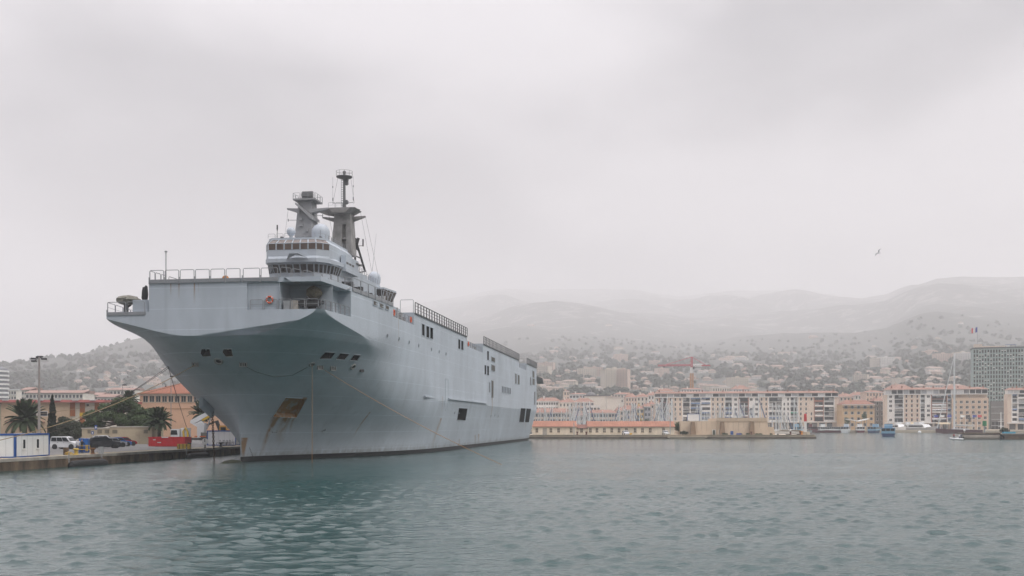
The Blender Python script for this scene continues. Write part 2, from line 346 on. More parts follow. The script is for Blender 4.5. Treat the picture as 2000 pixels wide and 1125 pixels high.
def hull_mesh():
    tt = np.concatenate([np.linspace(0,.36,90)**2.0/ .36*.36, np.linspace(.372**2, .55, 60), np.linspace(.56, 1, 40)]); tt = np.unique(np.clip(tt,0,1)); tt[-1] = 1
    va = np.concatenate([np.linspace(0,.8,44), np.linspace(.81,.872,12), np.linspace(.875,.905,16), np.linspace(.91,1,20)]); vb = np.linspace(0,1,16)[1:]
    grids = {}
    for side in (1,-1):
        rows = []
        for t in tt:
            # height of the knuckle in this column
            zz = np.linspace(9.0, ZD, 260); s_ = np.maximum(np.interp(zz,_Z,_S0), SF); s_ = s_ + (SE-s_)*t
            d = flare(s_, zz, side) - wall(s_, side); k = np.argmax(d > 0); zk = zz[k] if d[k] > 0 else ZD-1
            zk = max(zk, 9.0)
            z = np.concatenate([-2 + (zk+2)*va, zk + (ZD-zk)*vb])
            s = np.maximum(np.interp(z,_Z,_S0), SF); s = s + (SE-s)*t
            b = half(s, z, side)
            if t == 0: b = np.where(z < 15.0, 0, b)
            b = np.maximum(b, .07)
            rows.append(np.stack([b*side, s, z], 1))
        grids[side] = np.array(rows)
    nc, nr = grids[1].shape[:2]
    V = np.concatenate([grids[1].reshape(-1,3), grids[-1].reshape(-1,3)]); Fs = []
    I = np.arange(nc*nr).reshape(nc,nr); J = I + nc*nr
    for i in range(nc-1):
        for j in range(nr-1):
            Fs.append((I[i,j],I[i+1,j],I[i+1,j+1],I[i,j+1])); Fs.append((J[i,j],J[i,j+1],J[i+1,j+1],J[i+1,j]))
    for j in range(nr-1):
        Fs.append((J[0,j],I[0,j],I[0,j+1],J[0,j+1])); Fs.append((I[-1,j],J[-1,j],J[-1,j+1],I[-1,j+1]))
    for i in range(nc-1):
        Fs.append((I[i,0],J[i,0],J[i+1,0],I[i+1,0])); Fs.append((I[i,-1],I[i+1,-1],J[i+1,-1],J[i,-1]))
    bm = bmesh.new(); vs = [bm.verts.new(p) for p in V]
    for f in Fs:
        try: bm.faces.new([vs[k] for k in f])
        except ValueError: pass
    bmesh.ops.remove_doubles(bm, verts=bm.verts, dist=.004); bmesh.ops.dissolve_degenerate(bm, dist=.002, edges=bm.edges); bmesh.ops.recalc_face_normals(bm, faces=bm.faces)
    me = bpy.data.meshes.new('hull'); bm.to_mesh(me); bm.free(); return me
def hit(px, py):
    """photo pixel -> point on the hull side and its outward normal, ship coordinates"""
    o = Vector((0,0,CH)) - P0; d = Vector(((px-1000)/F, 1, (YH-py)/F))
    tol = lambda v: Vector((v.x*CS - v.y*SN, v.x*SN + v.y*CS, v.z))
    o, d = tol(o), tol(d)
    ins = lambda p: p.y > SF and p.y < SE and abs(p.x) < float(half(p.y, p.z, 1 if p.x > 0 else -1))
    t = 95.0
    while not ins(o + d*t) and t < 380: t += .25
    a, b = t-.25, t
    for _ in range(24):
        m = (a+b)/2
        if ins(o + d*m): b = m
        else: a = m
    p = o + d*b; sd = 1 if p.x > 0 else -1; e = .05
    if p.y < SF + .06: return p, Vector((0,-1,0))
    g = lambda s, z: float(half(s, z, sd))
    n = Vector((sd, -(g(p.y+e,p.z)-g(p.y-e,p.z))/(2*e), -(g(p.y,p.z+e)-g(p.y,p.z-e))/(2*e))).normalized()
    return p, n
def paint(name, col, ship_marks=False):
    """naval grey: faint plate seams, dirt runs and rust at given places"""
    m = mat(name, col, .62, .09, .35, stretch=(1,1,.3), spec=.35); t = m.node_tree; N = t.nodes; l = t.links.new; bs = N['Principled BSDF']
    src = bs.inputs['Base Color'].links[0].from_socket
    tc = N.new('ShaderNodeTexCoord'); sx = N.new('ShaderNodeSeparateXYZ'); l(tc.outputs['Object'], sx.inputs[0])
    def mth(op, a, b=None, c=None):
        n = N.new('ShaderNodeMath'); n.operation = op
        for i, v in enumerate((a,b,c)):
            if v is None: continue
            if isinstance(v, (int,float)): n.inputs[i].default_value = v
            else: l(v, n.inputs[i])
        return n.outputs[0]
    def mix(fac, a, b):
        n = N.new('ShaderNodeMix'); n.data_type = 'RGBA'; l(fac, n.inputs[0]); l(a, n.inputs[6])
        if isinstance(b, tuple): n.inputs[7].default_value = (*b,1)
        else: l(b, n.inputs[7])
        return n.outputs[2]
    # plate seams every 2.4 m
    fr = mth('FRACT', mth('DIVIDE', sx.outputs[2], 2.42)); seam = mth('SUBTRACT', 1.0, mth('SMOOTH_MIN', 1.0, mth('MULTIPLY', mth('ABSOLUTE', mth('SUBTRACT', fr, .5)), 40.0), .2))
    nz = N.new('ShaderNodeTexNoise'); nz.inputs['Scale'].default_value = .13; l(tc.outputs['Object'], nz.inputs['Vector'])
    src = mix(mth('MULTIPLY', mth('MULTIPLY', mth('MAXIMUM', seam, 0.0), nz.outputs[0]), .95), src, tuple(min(1,c*1.45) for c in col))
    stk = mth('FLOOR', mth('DIVIDE', sx.outputs[2], 2.42)); fb = mth('FRACT', mth('ADD', mth('DIVIDE', mth('ADD', sx.outputs[1], sx.outputs[0]), 8.6), mth('MULTIPLY', stk, .37)))
    butt = mth('SUBTRACT', 1.0, mth('SMOOTH_MIN', 1.0, mth('MULTIPLY', mth('ABSOLUTE', mth('SUBTRACT', fb, .5)), 120.0), .2))
    src = mix(mth('MULTIPLY', mth('MULTIPLY', mth('MAXIMUM', butt, 0.0), nz.outputs[0]), .40), src, tuple(c*.80 for c in col))
    # single plates a shade apart where they were repainted
    wn_ = N.new('ShaderNodeTexWhiteNoise'); wn_.noise_dimensions = '2D'; cb = N.new('ShaderNodeCombineXYZ'); l(stk, cb.inputs[0]); l(mth('FLOOR', mth('ADD', mth('DIVIDE', mth('ADD', sx.outputs[1], sx.outputs[0]), 8.6), mth('ADD', mth('MULTIPLY', stk, .37), .5))), cb.inputs[1]); l(cb.outputs[0], wn_.inputs['Vector'])
    src = mix(mth('MULTIPLY', mth('GREATER_THAN', wn_.outputs[0], .55), .10), src, tuple(c*.70 for c in col))
    # vertical dirt runs
    mp = N.new('ShaderNodeMapping'); mp.inputs['Scale'].default_value = (1.1,1.1,.05); l(tc.outputs['Object'], mp.inputs[0])
    n2 = N.new('ShaderNodeTexNoise'); n2.inputs['Scale'].default_value = 1.0; n2.inputs['Detail'].default_value = 5; l(mp.outputs[0], n2.inputs['Vector'])
    run = N.new('ShaderNodeMapRange'); run.inputs[1].default_value = .56; run.inputs[2].default_value = .76; run.inputs[4].default_value = .50; l(n2.outputs[0], run.inputs[0])
    src = mix(run.outputs[0], src, tuple(c*.72 for c in col))
    if ship_marks:
        n3 = N.new('ShaderNodeTexNoise'); n3.inputs['Scale'].default_value = 1.4; n3.inputs['Detail'].default_value = 6; mp3 = N.new('ShaderNodeMapping'); mp3.inputs['Scale'].default_value = (1.2,1.2,.35); l(tc.outputs['Object'], mp3.inputs[0]); l(mp3.outputs[0], n3.inputs['Vector'])
        bn = N.new('ShaderNodeMapRange'); bn.inputs[1].default_value = .32; bn.inputs[2].default_value = .62; l(n3.outputs[0], bn.inputs[0])
        tot = None
        for (s0, z0, s1, z1, wd, st) in RUST:
            # a run from (s0,z0) down to (s1,z1), width wd, strongest at the top
            v = mth('DIVIDE', mth('SUBTRACT', z0, sx.outputs[2]), z0-z1)
            cs_ = mth('ADD', s0, mth('MULTIPLY', v, s1-s0))
            dd = mth('DIVIDE', mth('ABSOLUTE', mth('SUBTRACT', sx.outputs[1], cs_)), wd)
            a = mth('MULTIPLY', mth('MAXIMUM', mth('SUBTRACT', 1.0, dd), 0.0), mth('MULTIPLY', mth('MAXIMUM', mth('SUBTRACT', 1.0, v), 0.0), mth('GREATER_THAN', v, -.02)))
            a = mth('MULTIPLY', mth('MULTIPLY', a, mth('GREATER_THAN', sx.outputs[0], 0.0)), st)
            tot = mth('MULTIPLY', a, 1.2) if tot is None else mth('MAXIMUM', tot, mth('MULTIPLY', a, 1.2))
        for (x0, z0, z1, wd, st) in FRONT_RUNS:
            v = mth('DIVIDE', mth('SUBTRACT', z0, sx.outputs[2]), z0-z1); dd = mth('DIVIDE', mth('ABSOLUTE', mth('SUBTRACT', sx.outputs[0], x0)), wd)
            a = mth('MULTIPLY', mth('MAXIMUM', mth('SUBTRACT', 1.0, dd), 0.0), mth('MULTIPLY', mth('MAXIMUM', mth('SUBTRACT', 1.0, v), 0.0), mth('GREATER_THAN', v, 0.0)))
            tot = mth('MAXIMUM', tot, mth('MULTIPLY', mth('MULTIPLY', a, mth('LESS_THAN', sx.outputs[1], -11.5)), st))
        fac = mth('MINIMUM', mth('MULTIPLY', tot, mth('ADD', bn.outputs[0], .25)), .85)
        src = mix(fac, src, (.25,.125,.03))
        # scum and weed line just above the boot topping
        scm = N.new('ShaderNodeMapRange'); scm.inputs[1].default_value = 1.7; scm.inputs[2].default_value = .5; scm.inputs[4].default_value = .75; l(sx.outputs[2], scm.inputs[0])
        src = mix(mth('MULTIPLY', mth('MULTIPLY', scm.outputs[0], bn.outputs[0]), run.outputs[0] if False else .8), src, (.13,.115,.085))
        # black boot topping at the waterline, scuffed
        wz = mth('ADD', sx.outputs[2], mth('MULTIPLY', mth('SUBTRACT', n3.outputs[0], .5), .07))
        src = mix(mth('LESS_THAN', wz, .62), src, (.016,.016,.018))
    n4 = N.new('ShaderNodeTexNoise'); n4.inputs['Scale'].default_value = .55; n4.inputs['Detail'].default_value = 2; l(tc.outputs['Object'], n4.inputs['Vector'])
    bp = N.new('ShaderNodeBump'); bp.inputs['Strength'].default_value = .22; bp.inputs['Distance'].default_value = .12; l(mth('SUBTRACT', n4.outputs[0], mth('MULTIPLY', mth('MAXIMUM', seam, 0.0), -.12)), bp.inputs['Height']); l(bp.outputs[0], bs.inputs['Normal'])
    n5 = N.new('ShaderNodeTexNoise'); n5.inputs['Scale'].default_value = .06; n5.inputs['Detail'].default_value = 5; l(tc.outputs['Object'], n5.inputs['Vector'])
    hs = N.new('ShaderNodeHueSaturation'); mr = N.new('ShaderNodeMapRange'); mr.inputs[1].default_value = .3; mr.inputs[2].default_value = .7; mr.inputs[3].default_value = .86; mr.inputs[4].default_value = 1.08; l(n5.outputs[0], mr.inputs[0]); l(mr.outputs[0], hs.inputs['Value']); l(src, hs.inputs['Color']); src = hs.outputs[0]
    l(src, bs.inputs['Base Color']); return m
def rust_run(x0, y0, x1, y1, w_, st): a, b = hit(x0,y0)[0], hit(x1,y1)[0]; return (a.y, a.z, b.y, b.z, w_, st)
RUST = [rust_run(*v) for v in ((594,778,548,860,.40,1.5),(585,790,566,850,.30,1.0),(545,812,512,893,.45,1.3),(560,814,545,870,.9,.8),(535,815,528,850,.5,.7),(722,806,688,858,.25,.9),(861,818,843,876,.9,1.0),(864,775,862,810,.5,.5),(897,858,896,872,.8,1.0),(935,848,934,866,1.2,.8),(928,850,928,866,.8,.8),(961,777,955,840,1.0,.6),(778,625,775,690,.22,.6),(1027,826,1024,842,1.0,.5))] + [(.5,3.0,.45,.5,.75,2.6)]
FRONT_RUNS = [(-3.6,21.1,19.6,.12,.7),(-2.6,21.1,19.2,.16,.9),(-.7,21.1,18.6,.14,.8),(-.2,21.1,19.9,.1,.6)]
M_HULL = paint('naval_grey_hull', (.465,.512,.565), True); M_SUP = paint('naval_grey_superstructure', (.43,.475,.525)); M_MAST = mat('sooty_mast_grey', (.27,.262,.255), .6, .3, .5)
M_INT = mat('dark_interior', (.030,.031,.033), .8); M_DECK = mat('dark_deck_coating', (.07,.072,.075), .9, .3, .8)
M_POCK = mat('rusty_anchor_pocket', (.38,.33,.25), .8, .3, .9, col2=(.33,.15,.028), thr=(.46,.64))
M_RAIL = mat('railing_grey', (.24,.25,.265), .5)
def cut_prism(cut, pts, depth, m, outw=.5):
    P = []; nn = Vector()
    for p in pts:
        q, n = hit(*p); P.append(q); nn += n
    nn.normalize(); cut.prism([q + nn*outw for q in P], -nn*(depth+outw), m); return P, nn
OPEN = []   # openings drawn on the hull: polygon, depth, interior
for r_ in ([(393,681),(410,681),(413,696),(396,697),(391,690)], [(436,681),(453,681),(456,696),(441,697),(434,688)],
           [(634,687),(656,688),(646,701),(622,701)], [(664,689),(683,691),(673,703),(655,702)], [(691,692),(705,693),(697,705),(682,704)]): OPEN.append((r_, .9, 1))
OPEN.append(([(557,776),(600,778),(579,816),(532,814)], .75, 2))
rect = lambda a,b,c,d: [(a,c),(b,c+ (b-a)*.30),(b,d+(b-a)*.30),(a,d)]
for a,b,c,d in [(823.5,829,632,655),(832,838,636,659),(839.5,845.5,639,661),(894.5,898.7,662,681),(900.3,904.8,665,683),(951,954.7,685,703),(946,949.6,712.6,731),(951,954.8,714,732.5)]: OPEN.append((rect(a,b,c,d), .6, 1))
OPEN.append(([(896,796.5),(913.2,797.5),(909,821.5),(892,821)], 2.2, 1))
OPEN.append(([(1017,797),(1026.5,797.5),(1023,825),(1013.6,824.5)], 2.0, 1)); OPEN.append(([(1028,797.5),(1037,798),(1033,825),(1025,825)], 2.0, 1))
def build_hull():
    me = hull_mesh()
    for m in (M_HULL, M_INT, M_POCK, M_SUP): me.materials.append(m)
    cut = MB()
    for pts, dp, m in OPEN: cut_prism(cut, pts, dp, m)
    # sponson bays each side of the bow, open to the weather, and the cut-outs in the deck edge
    cut.box(-18, -6.3, -14, 9.0, 17.9, 24, 3)
    cut.box(9.6, 18, -14, -8.3, 17.9, 21.05, 3); cut.box(13.6, 18, -8.32, -2.6, 17.9, 21.03, 3); cut.box(5.7, 9.62, -14, -11.52, 17.92, 21.03, 3)
    for s0, s1 in ((14.8, 26.8), (69.5, 87.5), (143, 158)): cut.box(13.6, 18, s0, s1, 19.7, 24, 3)
    ho = link('hull', me, ship); co = link('cutter', cut.mesh('cutter', [M_HULL, M_INT, M_POCK, M_SUP]), ship)
    md = ho.modifiers.new('cut', 'BOOLEAN'); md.operation = 'DIFFERENCE'; md.object = co; md.solver = 'MANIFOLD'
    dg = bpy.context.evaluated_depsgraph_get(); new = bpy.data.meshes.new_from_object(ho.evaluated_get(dg)); ho.modifiers.clear()
    new.shade_smooth(); new.set_sharp_from_angle(angle=R(7)); ho.data = new; new.name = 'hull'
    bpy.data.objects.remove(co); print('HULL', len(me.polygons), len(new.polygons)); return ho
hull = build_hull()
for pts, dp, m_ in OPEN:
    q = [hit(*p) for p in pts]; mb = MB(); loop = [a + n*.03 for a, n in q]
    for a, b in zip(loop, loop[1:]+loop[:1]): mb.cyl(a, b, .055, n=6)
    mb.build('opening_rim', [M_HULL], hull)
    c = sum((a for a, n in q), Vector())/len(q); nn = sum((n for a, n in q), Vector()).normalized(); w_ = (q[0][0]-q[1][0]).length
    if m_ == 1:
        g = MB(); c2 = c - nn*min(dp*.75, 1.2); h_ = abs(q[0][0].z-q[-1][0].z) or 1.0
        g.cyl(c2 + Vector((0,-w_*.22,-h_*.45)), c2 + Vector((0,-w_*.22,h_*.45)), .07, n=6); g.cyl(c2 + Vector((0,-w_*.4,0)), c2 + Vector((0,w_*.4,0)), .05, n=6); g.build('inner_rail', [M_SUP], hull)
# deck coating
dk = MB(); ss = np.linspace(SF+.1, SE-.2, 120)
cl = lambda s: 13.4 if (14.8 < s < 26.8 or 69.5 < s < 87.5 or 143 < s < 158) else float(wall(s,1))-.15
for a, b in zip(ss[:-1], ss[1:]):
    la = -6.2 if a < 9 else -float(wall(a,-1))+.15; lb = -6.2 if a < 9 else -float(wall(b,-1))+.15
    dk.quad((la,a,ZD+.02),(min(cl(a),cl(b)),a,ZD+.02),(min(cl(a),cl(b)),b,ZD+.02),(lb,b,ZD+.02))
dk.build('flight_deck', [M_DECK], ship)
# bulbous bow just breaking the surface ahead of the stem
bb = MB()
for i in range(1): bb.ball((0,0,0), 1.0, 20)
o = bb.build('bulbous_bow', [mat('weedy_antifouling', (.05,.055,.025), .6, .5, 2.0)], ship, smooth=True); o.location = (-.1,-2.6,-1.25); o.scale = (1.5,4.4,1.62)
# fittings on the bow
fair_frame = MB().box(-.62,.62,-.12,.14,-.5,-.34).box(-.62,.62,-.12,.14,.34,.5).box(-.62,-.48,-.1,.12,-.34,.34).box(.48,.62,-.1,.12,-.34,.34).cyl((-.16,.0,-.4),(-.16,.0,.4),.09).cyl((.16,.0,-.4),(.16,.0,.4),.09).mesh('roller_fairlead', [mat('pale_worn_steel',(.30,.30,.29),.6,.3,3)])
fair_back = MB().box(-.5,.5,.1,.13,-.36,.36).mesh('fairlead_hole', [M_INT])
def face(o, n, p, off=.0):
    """turn a part built facing -y so that it faces along n at p"""
    d = Vector((n.x,n.y,0)).normalized(); o.rotation_euler = (0,0,math.atan2(d.x,-d.y)); o.location = p + n*off
for px, py in ((382,709),(475,709),(625,715),(650,717)):
    p, n = hit(px,py); q = link('roller_fairlead', fair_frame, hull); face(q, n, p, .12); q.scale = (.75,.75,.75); q = link('fairlead_hole', fair_back, hull); face(q, n, p, .1); q.scale = (.78,.78,.78)
for px, py, r_ in ((427,705,.45),(689,716,.36),(609,711,.3)):
    p, n = hit(px,py); MB().torus(p + n*.06, r_, .13, n, 18, 8).build('panama_fairlead', [MATS['pale_worn_steel']], hull, smooth=True); MB().cyl(p + n*.02, p + n*.05, r_, n=16).build('fairlead_hole', [M_INT], hull)
p, n = hit(706.5,723); q = MB().box(-.45,.45,-.05,.05,-.22,.22).build('drain_scupper', [M_INT], hull); face(q, n, p, .04)
# lamp glowing inside one mooring port
p, n = hit(443,685); MB().box(-.5,.5,-.06,.06,-.12,.12).build('passage_lamp', [emit('warm_lamp',(1,.75,.25),1.2)], hull, loc=p - n*.55)
def side_panel(name, px0, px1, py0, py1, m, th=.05, parent=None, slats=0, mf=None):
    """a thin plate on the port side between photo pixels; slats give a louvred cover"""
    a, n = hit(px0, (py0+py1)/2); b, n2 = hit(px1, (py0+py1)/2 + (px1-px0)*.30); Y = P0.y + a.y*CS - a.x*SN
    z0 = CH + (YH-py1)/F*Y; z1 = CH + (YH-py0)/F*Y; mb = MB(); x = a.x
    mb.box(x-.02, x+th, a.y, b.y, z0, z1, 0)
    if slats:
        k = max(2, int((z1-z0)/.28))
        for i in range(k):
            zc = z0 + (i+.5)*(z1-z0)/k; mb.box(x+th, x+th+.05, a.y+.05, b.y-.05, zc-.04, zc+.06, 1)
    mb.box(x, x+th+.07, a.y-.08, a.y, z0-.08, z1+.08, 2).box(x, x+th+.07, b.y, b.y+.08, z0-.08, z1+.08, 2).box(x, x+th+.068, a.y, b.y, z1, z1+.08, 2).box(x, x+th+.068, a.y, b.y, z0-.08, z0, 2)
    return mb.build(name, [m, mf or m, M_HULL], hull)
M_LOUV = mat('brown_grey_louvre', (.175,.160,.135), .7, .2, 2); M_LOUD = mat('louvre_shadow_grey', (.09,.085,.08), .8)
for a,b,c,d in [(728,737,587,595),(740.5,748.5,592,600),(752,759,596,603),(959,966,696.6,705),(959,966,712,723),(959,963,743,776),(955,956.5,747,766),(1039.5,1043,724,737),(1039.5,1043.6,738.6,751),(1035,1037,736.6,752),(1005.6,1008.5,729.6,749),(1010.7,1014,732,750),(1043,1045,765,790)]:
    side_panel('vent_louvre', a, b, c, d, M_LOUD, slats=1, mf=M_LOUV)
for i in range(6): side_panel('air_slot', 980+i*3.05, 981.6+i*3.05, 754.5+i*.7, 766.5+i*.5, M_INT)
for zx, zy in ((176,423),(246,443),(309,463),(367,483),(445,507),(492,521),(534,535),(586,893),(808,913),(852,915),(832,908)):
    p, n = hit(700+zx*.32, 520+zy*.32); MB().cyl(p - n*.02, p + n*.05, .26, n=14).build('porthole', [M_INT], hull)
    MB().torus(p + n*.04, .29, .045, n, 16, 6).build('porthole_rim', [M_HULL], hull)
# rubbing strakes along the side, and the side door outline
for a, b, y0, y1 in ((827.5,869,774,779),(874.5,949.5,778.5,788.2)):
    p, _ = hit(a, y0); q, _ = hit(b, y1); MB().box(p.x-.05, p.x+.32, p.y, q.y, p.z-.13, p.z+.13).build('rubbing_strake', [M_HULL], hull)
p, _ = hit(869.5,755); q, _ = hit(875,757); zt = p.z + 1.4
MB().box(p.x,p.x+.06,p.y,p.y+.12,7.0,zt).box(p.x,p.x+.06,q.y,q.y+.12,7.0,zt).box(p.x,p.x+.06,p.y+.12,q.y,zt-.12,zt).build('side_door_frame', [M_HULL], hull)
MB().box(13.2,15.0,72.0,75.5,5.0,6.6).box(13.2,14.2,72.5,75.0,6.6,7.3).build('white_liferaft_canister', [M_WHITE], hull)
# ---- railings: one framed net panel after the other
def rail_mesh(wd, ht, bars=0, r=.04):
    m = MB(); m.tube([(0,0,0),(0,0,ht-.12),(.06,0,ht-.03),(.14,0,ht),(wd-.14,0,ht),(wd-.06,0,ht-.03),(wd,0,ht-.12),(wd,0,0)], r, 6)
    for i in range(bars): m.cyl((.05,0,ht*(i+1)/(bars+1)),(wd-.05,0,ht*(i+1)/(bars+1)), r*.55, n=5)
    return m
def rails(path, wd, ht, gap=.18, bars=0, name='railing_panel', m=None, skirt=.0, r=.04, lean=0.0):
    """panels set along a polyline (ship coordinates)"""
    for a, b in zip(path[:-1], path[1:]):
        a, b = Vector(a), Vector(b); ln = (b-a).length; k = max(1, round(ln/wd)); w_ = ln/k; me = rail_mesh(w_-gap, ht, bars, r)
        if skirt: me.box(-gap/2+.01, w_-gap/2-.01, -.03, .03, -skirt, -.02).cyl((-.09,-.06,-skirt-.1),(-.09,-.06,.25),.05,n=6)
        me = me.mesh(name, [m or M_RAIL]); ang = math.atan2((b-a).y, (b-a).x)
        for i in range(k):
            p = a + (b-a)*((i*w_+gap/2)/ln); q = link(name, me, ship, p, ang)
            if (b-a).z: q.rotation_euler = (0, -math.asin((b-a).z/ln), ang)
rails([(-6.2,SF-.12,ZD),(5.0,SF-.12,ZD)], 1.74, 1.05, skirt=.45); rails([(5.2,SF-.12,ZD),(9.5,SF-.12,ZD)], 1.8, 1.05, skirt=.45)
rails([(-6.25,SF,ZD),(-6.25,-7.5,ZD)], 1.5, 1.05, skirt=.45); rails([(-6.25,-7,ZD),(-6.25,8.6,ZD)], 2.2, 1.05)
rails([(9.6,SF-.1,ZD),(10.8,SF+.5,ZD-.1),(12.5,SF+3.0,ZD-.2),(14.0,-6.5,ZD-.2),(15.2,-2.2,ZD-.1)], 1.5, 1.15, bars=1)
pw = [(float(wall(s,1))+.06, s, ZD) for s in (-2.2, 3.5, 9.0, 14.6)]; rails(pw, 2.4, 1.15, skirt=.5)
# nets slung under the deck edge over the port gun bay
for s0, s1, b0, b1 in ((SF+.2,SF+2.6,9.9,12.2),(SF+2.7,SF+5.6,12.2,13.7),(SF+5.7,SF+9.2,13.7,15.0)):
    nb = MB(); K = 8
    for i in range(K):
        ta, tb = i/K, (i+1)/K; za = ZD-.15-.55*math.sin(math.pi*ta); zb = ZD-.15-.55*math.sin(math.pi*tb)
        A = Vector((b0+(b1-b0)*ta, s0+(s1-s0)*ta, 0)); B_ = Vector((b0+(b1-b0)*tb, s0+(s1-s0)*tb, 0)); ou = Vector((.55,-.75,0))
        nb.quad(A+Vector((0,0,ZD-.1)), B_+Vector((0,0,ZD-.1)), B_+ou+Vector((0,0,zb)), A+ou+Vector((0,0,za))); 
    nb.build('deck_edge_net', [mat('net_grey',(.25,.265,.28),.8)], ship)
for s0, s1 in ((27.0,69.3),(87.7,142.8),(158.2,181.5)): rails([(16.1,s0,ZD+.05),(16.1,s1,ZD+.05)], 1.9, 1.5, bars=2, gap=.10, r=.07, skirt=.25, m=mat('dark_railing',(.085,.09,.095),.6), name='catwalk_screen')
for s0, s1 in ((15,26.6),(69.7,87.3),(143.2,157.8)): rails([(15.8,s0,19.7),(15.8,s1,19.7)], 2.3, 1.1, bars=2, r=.05)
rails([(13.8,26.7,ZD),(16.0,26.7,ZD)], 2.2, 1.9, bars=0)
# gear standing in the deck-edge recesses
for s0, k in ((16,5),(71,7),(144.5,5)):
    for i in range(k):
        y = s0 + i*2.3; hh = random.uniform(.7,1.5); mb = MB().box(14.0,14.9,y,y+random.uniform(.6,1.4),19.72,19.72+hh); mb.cyl((14.3,y+.3,19.72+hh),(14.3,y+.3,19.72+hh+random.uniform(.2,.9)),.08)
        mb.build('deck_locker', [random.choice([M_SUP, M_STEEL, M_MAST])], ship)
for y in (15.6, 25.4, 72.0): MB().torus((15.85,y,20.35),.36,.09,(1,0,0),16,8).build('life_ring', [mat('orange_red',(.62,.10,.03),.6)], ship, smooth=True)
# ---- starboard sponson with a shrouded mount
rails([(-11.5,SF-.05,17.9),(-6.7,SF-.05,17.9)], 2.4, 1.15, skirt=.4); rails([(-11.5,SF,17.9),(-13.6,1,17.9)], 2.4, 1.15, bars=1)
mb = MB(); mb.cyl((-9.9,-10.3,17.9),(-9.9,-10.3,18.9),.28).cyl((-9.9,-10.3,18.5),(-9.3,-10.3,18.9),.12); mb.build('mount_pedestal', [M_DARK], ship)
tm = mat('canvas_cover', (.20,.195,.165), .95, .35, 2.5, bump=.8)
def cover(name, c, rx, ry, rz, m, seed):
    rr = np.random.default_rng(seed); b = MB().ball((0,0,0), 1.0, 18); v = []
    for x,y,z in b.v:
        k = 1 + .16*math.sin(4*x+seed)*math.cos(3.3*y) + .10*math.sin(7*z+3*x) + rr.normal(0,.035); v.append((c[0]+x*rx*k, c[1]+y*ry*k, c[2]+z*rz*k))
    b.v = v; return b.build(name, [m], ship, smooth=True)
cover('mount_cover', (-9.7,-10.3,19.45), 1.5,.9,.55, tm, 3); cover('shrouded_sight', (-7.9,-9.6,20.2), .36,.36,1.0, mat('black_canvas',(.02,.02,.022),.9), 5)
MB().box(-8.6,-6.6,-11.2,-9.2,17.9,19.35).build('ammunition_locker', [M_SUP], ship)
MB().box(-9.0,-6.35,-4.6,8.8,17.92,20.75,0).build('starboard_deckhouse', [M_SUP], ship); rails([(-9.0,-4.7,20.75),(-6.4,-4.7,20.75)], 1.3, 1.3, bars=1, skirt=.4); rails([(-9.0,-4.6,20.75),(-9.0,8,20.75)], 2.2, 1.2, bars=1)
MB().box(-8.6,-7.4,-4.68,-4.61,20.0,20.2).build('deck_lamp', [emit('warm_lamp',(1,.75,.25),1.2)], ship)
# bow staff, and the orange machine on deck
MB().cyl((-4.6,SF+.8,ZD),(-4.6,SF+.8,ZD+3.3),.065).cyl((-4.6,SF+.8,ZD+3.3),(-4.6,SF+.8,ZD+3.45),.16).build('bow_staff', [M_STEEL], ship)
mb = MB().box(1.2,2.0,SF+3,SF+3.9,ZD,ZD+.35).ball((1.6,SF+3.4,ZD+.42), .42, 10); mb.build('deck_capstan_motor', [mat('orange_paint',(.50,.20,.04),.6,.3,3)], ship)
# ---- port gun bay
rails([(6.0,SF-.02,17.95),(9.4,SF-.02,17.95),(14.3,SF-.02,17.95)], 1.75, 1.1, bars=1); rails([(14.45,SF+.1,17.95),(15.1,-2.8,17.95)], 1.6, 1.1, bars=2)
mb = MB().cyl((12.6,-9.2,17.9),(12.6,-9.2,18.8),.55,.4,12).box(11.4,13.8,-10.1,-8.4,18.8,19.1).cyl((12.6,-9.6,19.1),(12.6,-10.9,19.3),.12); mb.build('gun_mount', [M_DARK], ship)
cover('gun_cover', (12.9,-9.4,20.0), .95,1.0,.75, mat('camouflage_tarpaulin',(.17,.15,.105),.95,.5,4,bump=.8), 9)
mb = MB().prism([(10.9,-11.0,18.9),(14.4,-11.0,18.9),(13.6,-11.0,18.3),(11.8,-11.0,18.3)], (0,1.0,0)); mb.build('gun_shield', [M_DARK], ship)
for x, c in ((9.9,M_STEEL),(10.8,mat('pale_canvas',(.40,.37,.33),.9,.3,3))): MB().box(x,x+.75,-11.3,-10.5,17.92,18.95).build('ready_locker', [c], ship)
MB().box(11.0,11.45,-2.95,-2.65,19.3,19.9).box(10.2,10.5,-2.95,-2.65,18.6,19.2).build('bulkhead_box', [M_STEEL], ship)
# ---- island
IS = 46.0
isl = link('island', None, ship)
def zi(py, s=IS, b=-9.0): return CH + (YH-py)/F*(P0.y+s*CS-b*SN)
mb = MB()
mb.box(-15,-4,IS+1.2,96,ZD,zi(542)); mb.build('island_block', [M_SUP], isl)
def ring(pl0, z0, pl1, z1, m=0, mb=None):
    """loft between two plan outlines with equal corner counts"""
    n = len(pl0); mb.add([(x,y,z0) for x,y in pl0] + [(x,y,z1) for x,y in pl1], [(i,(i+1)%n,n+(i+1)%n,n+i) for i in range(n)], m)
def cap(pl, z, mb, m=0): mb.add([(x,y,z) for x,y in pl], [tuple(range(len(pl)))], m)
zA, zB, zC, zD, zE, zF, zG, zH, zI = [zi(v) for v in (543,532,515.5,513,503,488.5,475.5,467,463)]
lo = [(-15.0,IS+1.0),(-13.9,IS-.2),(-6.3,IS-.2),(-4.9,IS+.8),(-3.6,IS+3.0),(-3.2,IS+6),(-3.2,IS+13),(-15.0,IS+13)]
